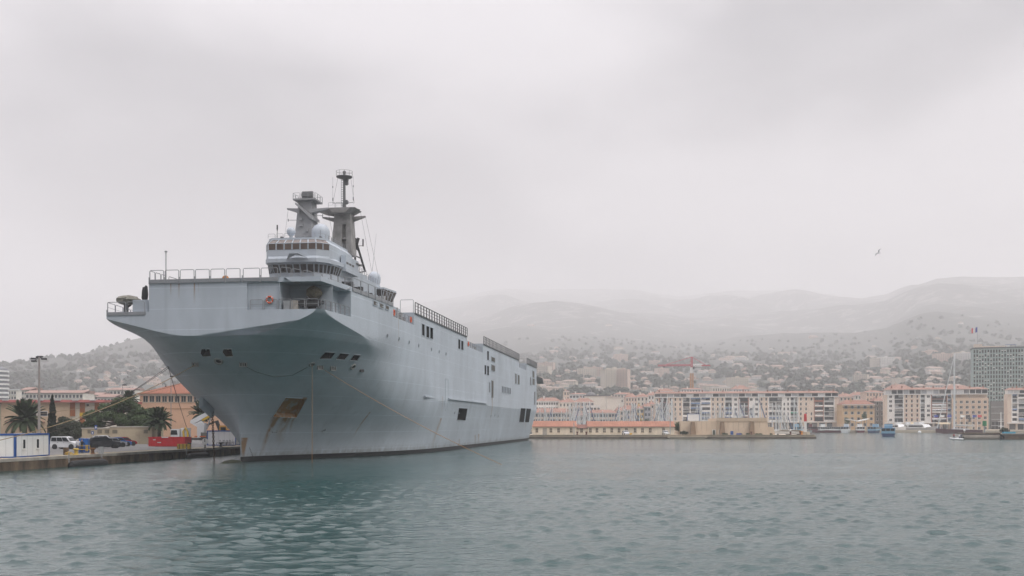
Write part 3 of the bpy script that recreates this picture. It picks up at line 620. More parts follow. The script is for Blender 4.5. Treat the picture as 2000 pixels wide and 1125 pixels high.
lob = [(-15.0,IS+1.6),(-13.7,IS+.5),(-6.5,IS+.5),(-5.2,IS+1.4),(-4.1,IS+3.4),(-3.8,IS+6),(-3.8,IS+13),(-15.0,IS+13)]
up = [(-15.3,IS+.6),(-14.2,IS-.9),(-5.6,IS-.9),(-4.0,IS+1.2),(-3.2,IS+4.0),(-2.9,IS+8.0),(-2.9,IS+14),(-15.3,IS+14)]
upn = [(-15.3,IS+1.0),(-14.4,IS-.5),(-5.8,IS-.5),(-4.0,IS+1.4),(-3.9,IS+4.0),(-3.9,IS+8.0),(-3.9,IS+14),(-15.3,IS+14)]
rf = [(-15.0,IS+1.4),(-14.0,IS+.3),(-6.2,IS+.3),(-4.8,IS+1.9),(-4.7,IS+4.0),(-4.7,IS+8.0),(-4.7,IS+14),(-15.0,IS+14)]
bridge = MB()
ring([(x*.97,y) for x,y in lob], zA-2.2, lob, zA, 0, bridge); ring(lob, zA, lob, zB, 0, bridge); ring(lob, zB, lo, zC, 1, bridge); ring(lo, zC, up, zD, 0, bridge); cap(lob, zA-2.2, bridge)
ring(up, zD, up, zE-.25, 0, bridge); ring(up, zE-.25, upn, zE+.2, 0, bridge); ring(upn, zE+.2, upn, zF, 0, bridge); ring(upn, zF, upn, zG, 1, bridge); ring(upn, zG, rf, zH, 1, bridge); ring(rf, zH, [(x*1.0,y) for x,y in rf], zI, 0, bridge); cap(rf, zI, bridge)
bridge.build('bridge', [M_SUP, M_SUP], isl)
M_WB = mat('bronze_tinted_glass', (.085,.055,.042), .12, .25, .8); M_WD = mat('dark_tinted_glass', (.030,.026,.026), .10, .25, .8)
def glaze(pl0, z0, pl1, z1, counts, m, name, g=.13, off=.04):
    for i, k in enumerate(counts):
        if not k: continue
        a0, b0 = Vector((*pl0[i],z0)), Vector((*pl0[i+1],z0)); a1, b1 = Vector((*pl1[i],z1)), Vector((*pl1[i+1],z1))
        n = (b0-a0).cross(a1-a0).normalized(); n = n if n.dot(Vector((0,-1,0))+Vector((1,0,0))*(.8 if i > 1 else -.8)) > 0 else -n
        for j in range(k):
            f0, f1 = j/k, (j+1)/k; q = [a0.lerp(b0,f0), a0.lerp(b0,f1), a1.lerp(b1,f1), a1.lerp(b1,f0)]; c = sum(q, Vector())/4
            w_ = (q[1]-q[0]).length; h_ = (q[3]-q[0]).length
            ex = (q[1]-q[0]).normalized(); ez = (q[3]-q[0]).normalized()
            inn = [q[0]+ex*g+ez*.06, q[1]-ex*g+ez*.06, q[2]-ex*g-ez*.08, q[3]+ex*g-ez*.08]
            MB().prism([p + n*.015 for p in inn], n*.02).build(name, [m], isl)
            fr = MB()
            for u, v in ((q[0],q[3]),(q[3],q[2])): fr.cyl(u+n*.03, v+n*.03, .055, n=5)
            fr.build('window_mullion', [M_SUP], isl)
glaze(lob, zB, lo, zC, (3,6,2,3,3), M_WD, 'window'); glaze(upn, zF, upn, zG, (2,6,2,0,0), M_WB, 'window'); glaze(upn, zG, rf, zH, (1,6,1,0,0), M_WB, 'upper_window')
# port flank of the upper bridge with its vents, wing underside in shade, and the little eyebrow over the front
mb = MB().box(-3.6,-2.7,IS+6.5,IS+14.3,zD-.6,zF+.1); mb.build('bridge_wing', [M_SUP], isl)
for i in range(3): MB().box(-2.72,-2.66,IS+6.8+i*1.7,IS+8.0+i*1.7,zE-.15,zE+.2).build('vent_grille', [M_LOUD], isl)
mb = MB(); mb.prism([(-10.9,IS-1.0,zE-.5),(-9.9,IS-2.3,zE+.35),(-8.4,IS-2.3,zE+.35),(-6.9,IS-1.0,zE-.45),(-9,IS-1.0,zE+.5)], (0,0,.14)); mb.build('canopy_visor', [M_SUP], isl)
rails([(-14.9,IS+.5,zI),(-6.3,IS+.5,zI),(-4.9,IS+2,zI),(-4.9,IS+13,zI)], 1.5, .75, bars=1, r=.03)
rails([(-15.0,IS-.4,zA-1.3),(-5.6,IS-.4,zA-1.3),(-3.6,IS+2,zA-1.3),(-2.6,IS+8,zA-1.3)], 1.8, 1.05, bars=2, r=.035)
MB().box(-15.1,-2.5,IS-.5,IS+2,zA-1.5,zA-1.32).build('bridge_walkway', [M_SUP], isl)
# whip aerial with its tuning pot, small satellite dome, big radome
def at_is(px, py, b, s): v = sh(px, py, s=s); return v
p = sh(541.5,463,s=IS+2); MB().cyl((p.x,p.y,zI-.4),(p.x,p.y,zI+1.6),.05).cyl((p.x,p.y,zI+1.6),(p.x,p.y,zI+2.1),.08,.16).cyl((p.x,p.y,zI+2.1),(p.x,p.y,zI+2.6),.13).build('whip_aerial', [M_DARK], isl)
M_DOME = mat('pale_blue_grey_dome', (.41,.45,.50), .45, .06, .5)
p = sh(568.5,452.5,s=IS+4); mb = MB().ball(p, .80, 18); mb.cyl((p.x,p.y,zI-.2),(p.x,p.y,p.z-.7),.35,.3,12); mb.build('small_radome', [M_DOME], isl, smooth=True)
p = sh(626.5,455,s=IS+7); mb = MB().lathe((p.x,p.y,0), [(1.45,zI-1.4),(1.62,p.z-.4)] + [(1.64*math.cos(R(a)), p.z+1.64*math.sin(R(a))) for a in range(0,90,12)] + [(.01,p.z+1.64)], 24); mb.build('large_radome', [M_DOME], isl, smooth=True)
# forward mast
s1 = IS+9.0; fm = link('forward_mast', None, ship)
def mp_(px, py, s): return sh(px, py, s=s)
def taper(pts0, pts1, m=0):
    mb = MB(); n = len(pts0); mb.add([*pts0, *pts1], [(i,(i+1)%n,n+(i+1)%n,n+i) for i in range(n)] + [tuple(range(n)), tuple(range(2*n-1,n-1,-1))], m); return mb
def slab(s, pxl, pxr, py, dy, s2): a = mp_(pxl,py,s); b = mp_(pxr,py,s); return [(a.x,s-dy,a.z),(b.x,s-dy,a.z),(b.x,s2,a.z),(a.x,s2,a.z)]
taper(slab(s1,580,614,465,1.2,s1+2.4), slab(s1,586,611,392,.8,s1+2.0)).build('mast_tower', [mat('mast_grey',(.27,.275,.285),.6,.12,.6)], fm)
M_MG = MATS['mast_grey']
def yard(name, a, b, root, s, par, m, th=.5):
    """tapered arm from a wide root to a thin tip"""
    A, B_ = mp_(*root, s), mp_(*b, s); mb = MB(); d = .9
    mb.add([(A.x,s-d,A.z-th),(A.x,s+d,A.z-th),(A.x,s+d,A.z+.25),(A.x,s-d,A.z+.25),(B_.x,s-.15,B_.z-.05),(B_.x,s+.15,B_.z-.05),(B_.x,s+.15,B_.z+.22),(B_.x,s-.15,B_.z+.22)],
           [(0,1,2,3),(7,6,5,4),(0,4,5,1),(1,5,6,2),(2,6,7,3),(3,7,4,0)]); mb.build(name, [m], par)
yard('yardarm', None, (561,409), (588,412), s1-.4, fm, M_MG); yard('yardarm', None, (641,408), (607,413), s1-.2, fm, M_MG)
a = mp_(579,397,s1-1.5); b = mp_(613,417,s1-1.5); MB().add([(a.x,s1-2.2,a.z),(a.x+.5,s1+1.6,a.z),(b.x,s1+1.6,b.z-.6),(b.x-.3,s1-1.6,b.z-.4),(a.x,s1-2.2,a.z-.35),(a.x+.5,s1+1.6,a.z-.35),(b.x,s1+1.6,b.z-1.1),(b.x-.3,s1-1.6,b.z-1.1)],[(0,1,2,3),(7,6,5,4),(0,4,5,1),(1,5,6,2),(2,6,7,3),(3,7,4,0)]).build('slanted_brace', [M_MG], fm)
pf = slab(s1,578,621,391.5,1.6,s1+2.6); taper([(x*1.0,y,z-.28) for x,y,z in pf], pf).build('radar_platform', [M_MG], fm)
zt = pf[0][2]; rails([pf[0],pf[1],pf[2],pf[3],pf[0]], 1.3, 1.0, bars=1, r=.03)
a = mp_(590,375.5,s1); b = mp_(612,388,s1); cx = (a.x+b.x)/2
mb = MB().cyl((cx,s1,zt),(cx,s1,b.z),.3,.25,10); K = 6
for i in range(K):
    t = i/(K-1); mb.box(a.x+.0+.12*abs(t-.5), b.x-.12*abs(t-.5), s1-.55+.35*abs(2*t-1)**2, s1+.15, b.z+(a.z-b.z)*t-.09, b.z+(a.z-b.z)*t+.09)
mb.box(a.x+.1,b.x-.1,s1-.2,s1+.1,b.z,a.z); mb.build('air_search_radar', [mat('radar_grey',(.17,.175,.18),.6)], fm)
for pxa, py, pxt in ((584,430,563),(611,421,630)):
    A = mp_(pxa,py,s1-.6); B_ = mp_(pxt,py,s1-.6); MB().cyl(A,B_,.05,n=6).cyl((B_.x,B_.y,B_.z-.22),(B_.x,B_.y,B_.z+.22),.1).build('sensor_arm', [M_MG], fm)
# main mast: two legs, broad platforms and a pole mast
s2 = IS+17.0; mm = link('main_mast', None, ship)
taper(slab(s2,652,671,487,1.3,s2+1.6), slab(s2,657,672,416,1.1,s2+1.4)).build('mast_leg', [M_MAST], mm); taper(slab(s2,680,691,500,1.3,s2+1.6), slab(s2,679,687,416,1.1,s2+1.4)).build('mast_leg', [M_MAST], mm)
for y0, y1 in ((469,466),(440,416)): a = mp_(669,y0,s2); b = mp_(682,y1,s2); MB().box(a.x,b.x,s2-1.1,s2+1.3,a.z,b.z).build('mast_crosspiece', [M_MAST], mm)
a = mp_(649,418,s2); b = mp_(690,411.5,s2)
taper(slab(s2,657,687,420,1.1,s2+1.4), slab(s2,640,700,411,2.2,s2+2.2)).build('mast_head_flare', [M_MAST], mm); pm = slab(s2,618,704,413,1.0,s2+1.0)
pt = slab(s2,648,692,410.5,2.6,s2+2.6); A = mp_(615,416,s2); B_ = mp_(704,414,s2)
zt = mp_(660,411.5,s2).z
mb = MB(); o8 = [(A.x,s2),(pt[0][0],s2-2.4),(pt[1][0],s2-2.4),(B_.x,s2),(pt[1][0],s2+2.4),(pt[0][0],s2+2.4)]
mb.add([(x*1.0,y,zt+.1) for x,y in o8] + [((x-mp_(670,411,s2).x)*.55+mp_(670,411,s2).x,y,zt-.85) for x,y in o8], [(0,1,2,3,4,5),(11,10,9,8,7,6)]+[(i,6+i,6+(i+1)%6,(i+1)%6) for i in range(6)]); mb.build('mast_platform', [M_MAST], mm)
yard('yardarm', None, (714,424), (683,428), s2+1.0, mm, M_MAST, .6); yard('yardarm', None, (630,426), (658,430), s2+1.0, mm, M_MAST, .5)
rails([(pt[0][0],s2-2.3,zt+.1),(pt[1][0]-1.5,s2-2.3,zt+.1)], 1.2, .95, bars=1, r=.03)
c = mp_(672.5,411,s2); zp = mp_(672,346,s2).z; zz_ = mp_(672,333,s2).z
mb = MB().cyl((c.x,s2,zt),(c.x,s2,zt+1.2),.42,.34,10).cyl((c.x,s2,zt+1.2),(c.x,s2,zp),.27,.22,10)
for k in range(14): mb.box(c.x-.62,c.x-.25,s2-.06,s2+.06,zt+1.0+k*.42,zt+1.06+k*.42)
mb.cyl((c.x-.6,s2,zt+.6),(c.x-.6,s2,zp),.04,n=5)
for dz in (1.3,4.9,5.5): mb.box(c.x+.1,c.x+.75,s2-.3,s2+.3,zt+dz,zt+dz+.5); mb.cyl((c.x+.45,s2,zt+dz-.15),(c.x+.45,s2,zt+dz+.65),.22)
mb.build('pole_mast', [mat('dark_mast_grey',(.13,.135,.14),.6,.2,1)], mm)
q = mp_(657,347,s2); r2 = c.x - q.x
MB().lathe((c.x,s2,0), [(.3,zp-.5),(r2*.9,zp-.12),(r2,zp),(r2,zp+.1)], 12).build('top_platform', [MATS['dark_mast_grey']], mm)
mb = MB()
for i in range(10): a_ = i*math.pi/5; mb.cyl((c.x+r2*math.cos(a_),s2+r2*math.sin(a_),zp),(c.x+r2*math.cos(a_),s2+r2*math.sin(a_),zp+1.05),.03,n=5)
mb.torus((c.x,s2,zp+1.05), r2, .03, n=20, k=5).torus((c.x,s2,zp+.55), r2, .022, n=20, k=5); mb.build('top_railing', [M_MAST], mm)
MB().cyl((c.x,s2,zp),(c.x,s2,zz_-.4),.28,.2,10).ball((c.x,s2,zz_-.35),.33,10).build('beacon_aerial', [MATS['dark_mast_grey']], mm)
zy = mp_(672,397,s2).z
for px in (650,690):
    a = mp_(px,397,s2); mb = MB().cyl((c.x,s2,zy),(a.x,s2,zy+.1),.05,n=6).cyl((a.x,s2,zy-.2),(a.x,s2,zy+5.0),.02,n=4)
    for dz in (.5,.8,3.0): mb.cyl((a.x,s2,zy+dz),(a.x,s2,zy+dz+.3),.09)
    mb.build('halyard_spar', [MATS['dark_mast_grey']], mm)
# funnel casing, lattice and platforms abaft the main mast
s3 = IS+24
def blockpx(name, pxa, pxb, pytop, s0, s1_, b0, b1, m, z0=ZD): MB().box(b0,b1,s0,s1_,z0,zi(pytop,s0,b1)).build(name, [m], isl)
blockpx('deckhouse_tier', 0,0, 512, IS+13.0, IS+19, -15,-4.2, M_SUP); blockpx('deckhouse_tier', 0,0, 530, IS+19, IS+26, -15,-4.4, M_SUP); blockpx('deckhouse_tier', 0,0, 545, IS+26, IS+36, -15,-4.6, M_SUP)
blockpx('funnel_casing', 0,0, 500, IS+19.5, IS+25, -14,-8, M_MAST)
a = sh(694,466,b=-5.5); b = sh(713,530,b=-5.5); mb = MB()
for x in (-7.5,-5.5):
    mb.cyl((x,a.y,a.z),(x,b.y,b.z),.22,n=6).cyl((x,a.y-.2,a.z),(x,a.y,b.z-3),.2,n=6)
    for k in range(5): t = k/5; t2 = (k+1)/5; mb.cyl((x,a.y,a.z+(b.z-3-a.z)*t),(x,a.y+(b.y-a.y)*t2,a.z+(b.z-a.z)*t2),.12,n=5)
mb.build('boat_crane_lattice', [M_DARK], isl)
q = sh(694,466,b=-6.5); MB().cyl((q.x,q.y,q.z-2),(q.x+.6,q.y,q.z+.1),.32,.3,10).build('exhaust_pipe', [M_DARK], isl)
q = sh(709,470,b=-4.5); MB().cyl((q.x-2.6,q.y,q.z-1),(q.x,q.y,q.z-1),.06,n=6).cyl((q.x,q.y,q.z-1.1),(q.x,q.y,q.z+.3),.14).build('sensor_arm', [M_DARK], isl)
a = sh(683,516,b=-4.2); MB().box(-5.4,-2.4,a.y-1.0,a.y+2.2,a.z-.12,a.z+.1).build('side_platform', [M_MAST], isl)
a = sh(731,546,b=-7); mb = MB().lathe((a.x,a.y,0), [(1.0,ZD),(1.1,a.z-1.2),(1.3,a.z-.6)] + [(1.35*math.cos(R(t)), a.z+.2+1.5*math.sin(R(t))) for t in range(0,90,12)] + [(.01,a.z+1.7)], 20); mb.build('aft_radome', [M_DOME], isl, smooth=True)
a = sh(727,530,b=-5); b = sh(748,465,b=-5); MB().cyl(a,(a.x,a.y+3.0,b.z),.05,.02,n=5).build('whip_aerial', [M_STEEL], isl)
for zl in (zi(530,IS+19)+.02, zi(545,IS+26)+.02): pass
rails([(-4.5,IS+19.2,zi(530,IS+19,-4.4)),(-4.5,IS+25.8,zi(530,IS+19,-4.4))], 1.6, 1.05, bars=2, r=.03); rails([(-4.7,IS+26.2,zi(545,IS+26,-4.6)),(-4.7,IS+35.8,zi(545,IS+26,-4.6))], 1.6, 1.05, bars=2, r=.03)
for k in range(5):
    y = IS+14+k*4.2; MB().box(-4.15,-3.5,y,y+1.0,25.2,27.4).cyl((-3.9,y+.4,27.4),(-3.9,y+.4,28.2),.1).build('equipment_box', [random.choice([M_SUP,M_MAST,M_STEEL])], isl)
for k in range(3): MB().box(-4.12,-3.95,IS+16+k*5,IS+16.7+k*5,29.2,29.4).build('deck_lamp', [emit('warm_lamp',(1,.75,.25),1.2)], isl)
# flight control cab with raked windows at the after end of the island
a = sh(741,578,b=-4); c0, c1 = a.y, a.y+5.5; zc0, zc1 = a.z-1.2, a.z+1.4
pl0 = [(-9,c0),(-3.6,c0),(-3.0,c1),(-9,c1)]; pl1 = [(-9,c0),(-3.0,c0),(-2.2,c1+1.2),(-9,c1+1.2)]; mb = MB(); ring(pl0, zc0-6, pl0, zc0, 0, mb); ring(pl0, zc0, pl1, zc1, 1, mb); ring(pl1, zc1, pl1, zc1+.35, 0, mb); cap(pl1, zc1+.35, mb); mb.build('flight_control_cab', [M_SUP, M_WD], isl)
mb = MB()
for t in (0,.25,.5,.75,1): mb.cyl((-3.6+.6*t+.03,c0+(c1-c0)*t,zc0),(-3.0+.8*t+.03,c0+(c1+1.2-c0)*t,zc1),.055,n=5)
mb.build('cab_mullion', [M_SUP], isl)
for k in range(4): MB().cyl((-5-k*.7,c0+1+k,zc1+.3),(-5-k*.7,c0+1+k,zc1+1.4+.7*(k%2)),.05,n=5).build('small_aerial', [M_STEEL], isl)
rg = random.Random(9)
for k in range(9):
    y = IS+13.5+k*2.4; MB().cyl((-3.75,y,26.2),(-3.75,y+1.5,26.2),.34,n=10).box(-4.1,-3.9,y+.2,y+1.3,25.6,26.0).build('liferaft_canister', [M_WHITE if k % 2 else M_DOME], isl)
for k in range(12):
    x = rg.uniform(-14,-5); y = IS+rg.uniform(1.5,12); MB().box(x,x+rg.uniform(.2,.6),y,y+.4,zI,zI+rg.uniform(.25,.7)).cyl((x+.1,y+.2,zI+.3),(x+.1,y+.2,zI+rg.uniform(.8,1.9)),.035,n=5).build('roof_fitting', [rg.choice([M_STEEL,M_MAST,M_DARK])], isl)
for k in range(10):
    x = rg.uniform(-13.5,-5); y = IS+rg.uniform(19.5,35); zz = zi(530 if y < IS+26 else 545, IS+19 if y < IS+26 else IS+26, -4.5); MB().box(x,x+rg.uniform(.4,1.3),y,y+rg.uniform(.4,1.2),zz,zz+rg.uniform(.5,1.7)).cyl((x+.2,y+.2,zz+.5),(x+.2,y+.2,zz+rg.uniform(1.6,3.4)),.04,n=5).build('deck_fitting', [rg.choice([M_STEEL,M_MAST,M_SUP,M_DARK])], isl)
for pxa, pya, pxb, pyb, sa in ((690,412,697,500,s2),(704,414,726,530,s2),(655,412,648,470,s2),(660,347,650,397,s2),(685,347,692,397,s2),(640,409,652,470,s1),(563,409,556,463,s1),(714,424,740,545,s2)):
    a_ = mp_(pxa,pya,sa); b_ = mp_(pxb,pyb,sa+1.5); MB().cyl(a_, b_, .02, n=4).build('halyard', [M_DARK], mm)
for pxa, py in ((588,428),(588,440),(600,450),(606,425)):
    a_ = mp_(pxa,py,s1-1.3); MB().box(a_.x-.25,a_.x+.25,a_.y-.25,a_.y+.1,a_.z-.2,a_.z+.2).build('mast_box', [M_MG], fm)
lad = MB()
for k in range(22): lad.box(-3.98,-3.9,IS+15.2,IS+15.7,22.2+k*.4,22.25+k*.4)
lad.box(-3.99,-3.9,IS+15.15,IS+15.2,22,31).box(-3.99,-3.9,IS+15.7,IS+15.75,22,31); lad.build('ladder', [M_STEEL], isl)
for y in (IS+18, IS+22.5, IS+29, IS+33): MB().box(-4.3 if y < IS+19 else -4.55,-4.0 if y < IS+19 else -4.3,y,y+.9,22.0,24.0).build('side_door', [M_MAST], isl)
for px, py in ((562,566),(575,560),(640,590),(655,592)): pass
for k, s_ in enumerate(np.arange(-1.5,14,1.9)):
    b_ = float(wall(s_,1)); MB().box(b_-1.6,b_-1.0,s_,s_+rg.uniform(.4,1.0),ZD+.02,ZD+rg.uniform(.5,1.2)).build('deck_locker', [rg.choice([M_SUP,M_STEEL,M_DARK])], ship)
# ---- stern quarter: boat platform sticking out
MB().prism([(15.9,182,ZD-2.4),(17.8,181,ZD-3.0),(17.8,184,ZD-4.6),(15.9,184,ZD-4.6)], (0,2.0,0)).build('stern_platform', [M_MAST], ship)
rails([(16,165,ZD+.05),(16,168,ZD+.05)], 1.5, 1.2, bars=1)
# draught figures and small hull marks
M_MARK = mat('dark_mark', (.05,.055,.06), .7)
for k in range(7):
    p, n = hit(494.5-k*1.2, 893-k*3.0); q = MB().box(-.07,.07,-.01,.01,-.06,.06).build('draught_mark', [M_MARK], hull); face(q, n, p, .015)
for px, py, w_, h_ in ((536,845,.9,.05),(531.5,842,.05,.35),(541,840,.05,.7),(629,841,.12,.4),(632.5,840,.35,.12),(635,838,.12,.4)):
    p, n = hit(px,py); q = MB().box(-w_/2,w_/2,-.01,.01,-h_/2,h_/2).build('tug_mark', [M_MARK], hull); face(q, n, p, .015)
# orange lifebuoy hung in the gun bay
p = sh(526.5,585.5,s=-11.64); lb = thing('lifebuoy', 'orange lifebuoy with white bands hung on the grey bow recess', 'lifebuoy')
lb.location = P0 + Vector((p.x*CS + p.y*SN, -p.x*SN + p.y*CS, p.z)); lb.rotation_euler = (0,0,-TH)
MB().torus((0,0,0),.36,.105,(0,1,0),24,10).build('buoy_ring', [MATS['orange_red']], lb, smooth=True)
for k in range(4): a_ = k*math.pi/2+.78; MB().torus((.36*math.cos(a_),0,.36*math.sin(a_)),.085,.04,(-math.sin(a_),0,math.cos(a_)),10,6).build('white_band', [M_WHITE], lb)
def ship_w(v): return Vector((P0.x + v.x*CS + v.y*SN, P0.y - v.x*SN + v.y*CS, v.z))
# ---- mooring lines and the anchor chain: things of their own
def rope(name, label, a, b, sag, r, m, cat='rope'):
    pts = []
    for i in range(25):
        t = i/24; p = Vector(a).lerp(Vector(b), t); p.z -= sag*4*t*(1-t); pts.append(p)
    return tag(MB().tube(pts, r, 6).build(name, [m]), label, cat)
M_ROPE = mat('tan_rope', (.30,.22,.13), .95, .3, 6); M_ROPE2 = mat('dark_rope', (.075,.062,.052), .95, .3, 6); M_ROPEO = mat('orange_rope', (.36,.20,.08), .95, .2, 6)
H = lambda px, py: ship_w(hit(px,py)[0] + hit(px,py)[1]*.1)
qpt = lambda px, Y: Vector((GX(px,Y), Y, QZ+.4))
rope('mooring_rope', 'grey mooring rope from the bow to the quay behind the white cabin', H(330,714), W(-14,0,132)*1 + Vector((0,0,1.7-W(-14,0,132).z)), 1.6, .032, M_ROPE2)
e = W(-220,0,92); e.z = 1.7; rope('mooring_rope', 'thick tan mooring rope passing in front of the white cabin', H(384,710), e, 1.9, .045, M_ROPE)
e = W(-60,0,215); e.z = 6.6; rope('mooring_rope', 'thin pale rope stretched high from the bow toward the long beige building', H(474,709), e, 2.2, .03, M_ROPE)
e = W(371,0,172); e.z = 2.6; rope('mooring_rope', 'dark mooring rope dropping steeply from the bow behind the red skip', H(330,716), e, .25, .04, M_ROPE2)
e = W(20,0,150); e.z = 1.6; rope('mooring_rope', 'second dark rope running from the bow over the palm tree', H(330,718), e, 1.2, .028, M_ROPE2)
a = H(609,712); rope('hanging_rope', 'brown rope hanging straight down the bow into the water', a, (a.x, a.y, -.2), 0, .032, M_ROPEO)
rope('slanting_rope', 'orange rope slanting from the port bow down into the open water', H(634,722), (GX(985,121), 121, -.15), .5, .032, M_ROPEO)
pts = [H(475,712), H(500,725), H(535,735), H(570,732), H(600,716)]; tag(MB().tube([p for p in pts], .025, 5).build('slack_line', [M_ROPE2]), 'thin dark slack line looped across the grey bow', 'rope')
# starboard anchor, and its rusty chain running down to the water
q, n = hit(420,800); q2, n2 = hit(398,778)
MB().prism([q+n*.1+Vector((0,0,-.8)), q2+n2*.1+Vector((0,0,-.9)), q2+n2*.1+Vector((0,0,.3)), q+n*.1+Vector((0,0,.2))], Vector((-.45,-.25,-.2))).build('anchor_bolster', [M_HULL], hull)
ch = MB(); p = ship_w(q + n*.5); zc = p.z; i = 0
while zc > -.4:
    c = Vector((p.x+.25*(1-zc/p.z), p.y, zc)); ax = (1,0,0) if i % 2 else (0,1,0)
    t0 = len(ch.v); ch.torus((0,0,0), .13, .045, ax, 10, 5)
    ch.v[t0:] = [(c.x+x, c.y+y, c.z+z*1.5) for x,y,z in ch.v[t0:]]; zc -= .27; i += 1
tag(ch.build('anchor_chain', [mat('rusty_chain',(.10,.052,.03),.85,.4,4)]), 'rusty anchor chain hanging from the bow into the water', 'chain')
# ------------------------------------------------------------------ things on the left quay
def gy(py, z=QZ): return (CH-z)*F/(py-YH)          # distance of a ground point seen at photo row py
M_BLUE = mat('blue_paint', (.015,.075,.27), .5, .1); M_PANEL = mat('white_panel', (.66,.67,.67), .5, .06, .7); M_YEL = mat('yellow_paint', (.62,.40,.03), .55, .15); M_RED = mat('red_paint', (.60,.018,.028), .5, .12, .8)
# --- site cabins, white with blue frames
def cabin(name, label, ox, oy, rz, L_, D, H_, wins, panels):
    t = thing(name, label, 'cabin', (ox,oy,QZ), rz, 'white site cabins with blue frames')
    MB().box(.06,L_-.06,.06,D-.06,.1,H_-.12).build('wall', [M_PANEL], t)
    for (x,y) in ((0,0),(L_-.16,0),(0,D-.16),(L_-.16,D-.16)): MB().box(x,x+.16,y,y+.16,.0,H_).build('corner_post', [M_BLUE], t)
    for z0,z1 in ((0,.12),(H_-.18,H_)): 
        MB().box(.16,L_-.16,0,.12,z0,z1).box(.16,L_-.16,D-.12,D,z0,z1).box(0,.12,.16,D-.16,z0,z1).box(L_-.12,L_,.16,D-.16,z0,z1).build('edge_beam', [M_BLUE], t)
    MB().box(.1,L_-.1,.1,D-.1,H_-.14,H_-.02).build('roof', [mat('cabin_roof',(.45,.46,.47),.6)], t)
    for i in range(1, panels): x = .16 + (L_-.32)*i/panels; MB().box(x-.012,x+.012,.05,.062,.14,H_-.2).build('panel_joint', [M_STEEL], t)
    for x in wins:
        w_ = MB().box(x,x+.62,.02,.058,.85,1.98).build('window', [M_WHITE], t); MB().box(x+.09,x+.53,.008,.022,.94,1.89).build('pane', [M_GLASS], w_); MB().box(x-.04,x+.66,-.02,.03,.79,.85).build('sill', [M_WHITE], w_)
    return t
Yc = 110.0
# right cabin end wall turned to the water: long side runs along the quay
def cab_rz(a, b): return math.atan2(b.y-a.y, b.x-a.x)
a = W(31,893,0) if False else Vector((GX(31,109.5),109.5,QZ)); b = Vector((GX(97,117.0),117.0,QZ)); cabin('site_cabin', 'white cabin with blue frame and two narrow windows at the quay edge', a.x, a.y, cab_rz(a,b), (b-a).length, 2.45, 2.55, (1.5,4.5), 6)
a2 = a + (a-b).normalized()*6.1 + Vector((.0,-.05,0)); rz2 = cab_rz(a,b); d = Vector((math.sin(.0),0,0)); a3 = Vector((GX(-70,106.5),106.5,QZ)); b3 = Vector((GX(30.0,109.4),109.4,QZ)); cabin('site_cabin', 'windowless white cabin with blue frame cut off by the left edge', a3.x, a3.y, cab_rz(a3,b3), (b3-a3).length, 2.45, 2.55, (), 6)
a4 = Vector((GX(404,172),172,QZ)); cabin('site_cabin', 'white cabin with blue roof edge behind the bicycles at the bow', a4.x, a4.y, 0, 4.9, 2.4, 2.5, (), 5)
# --- cars
M_TYRE = M_BLACK; M_RIM = mat('wheel_rim', (.35,.36,.37), .35, .1, metal=.6)
def car_paint(name, c):
    m = mat(name, c, .25, .04); m.node_tree.nodes['Principled BSDF'].inputs['Coat Weight'].default_value = .5; return m
wheel_me = MB().lathe((0,0,0), [(.2,-.1),(.30,-.1),(.32,-.06),(.32,.06),(.30,.1),(.2,.1)], 20).mesh('wheel', [M_TYRE], True); rim_me = MB().lathe((0,0,0), [(.02,-.105),(.2,-.112),(.21,-.06),(.21,.06),(.2,.112),(.02,.105)], 16).mesh('rim', [M_RIM], True)
PROF = {'hatch': (3.7,1.62,[(0,.42),(.05,.72),(.55,.86),(.98,.92),(1.62,1.42),(2.1,1.47),(3.15,1.42),(3.55,.95),(3.68,.78),(3.7,.42)],3,7),
        'suv':   (4.5,1.80,[(0,.5),(.05,.85),(.5,1.0),(1.2,1.08),(1.85,1.62),(2.5,1.70),(3.9,1.62),(4.35,1.12),(4.48,.95),(4.5,.5)],3,7),
        'van':   (4.0,1.68,[(0,.42),(.04,.8),(.45,.98),(.85,1.08),(1.4,1.70),(1.85,1.80),(3.7,1.80),(3.9,1.72),(3.98,1.0),(4.0,.42)],3,7)}
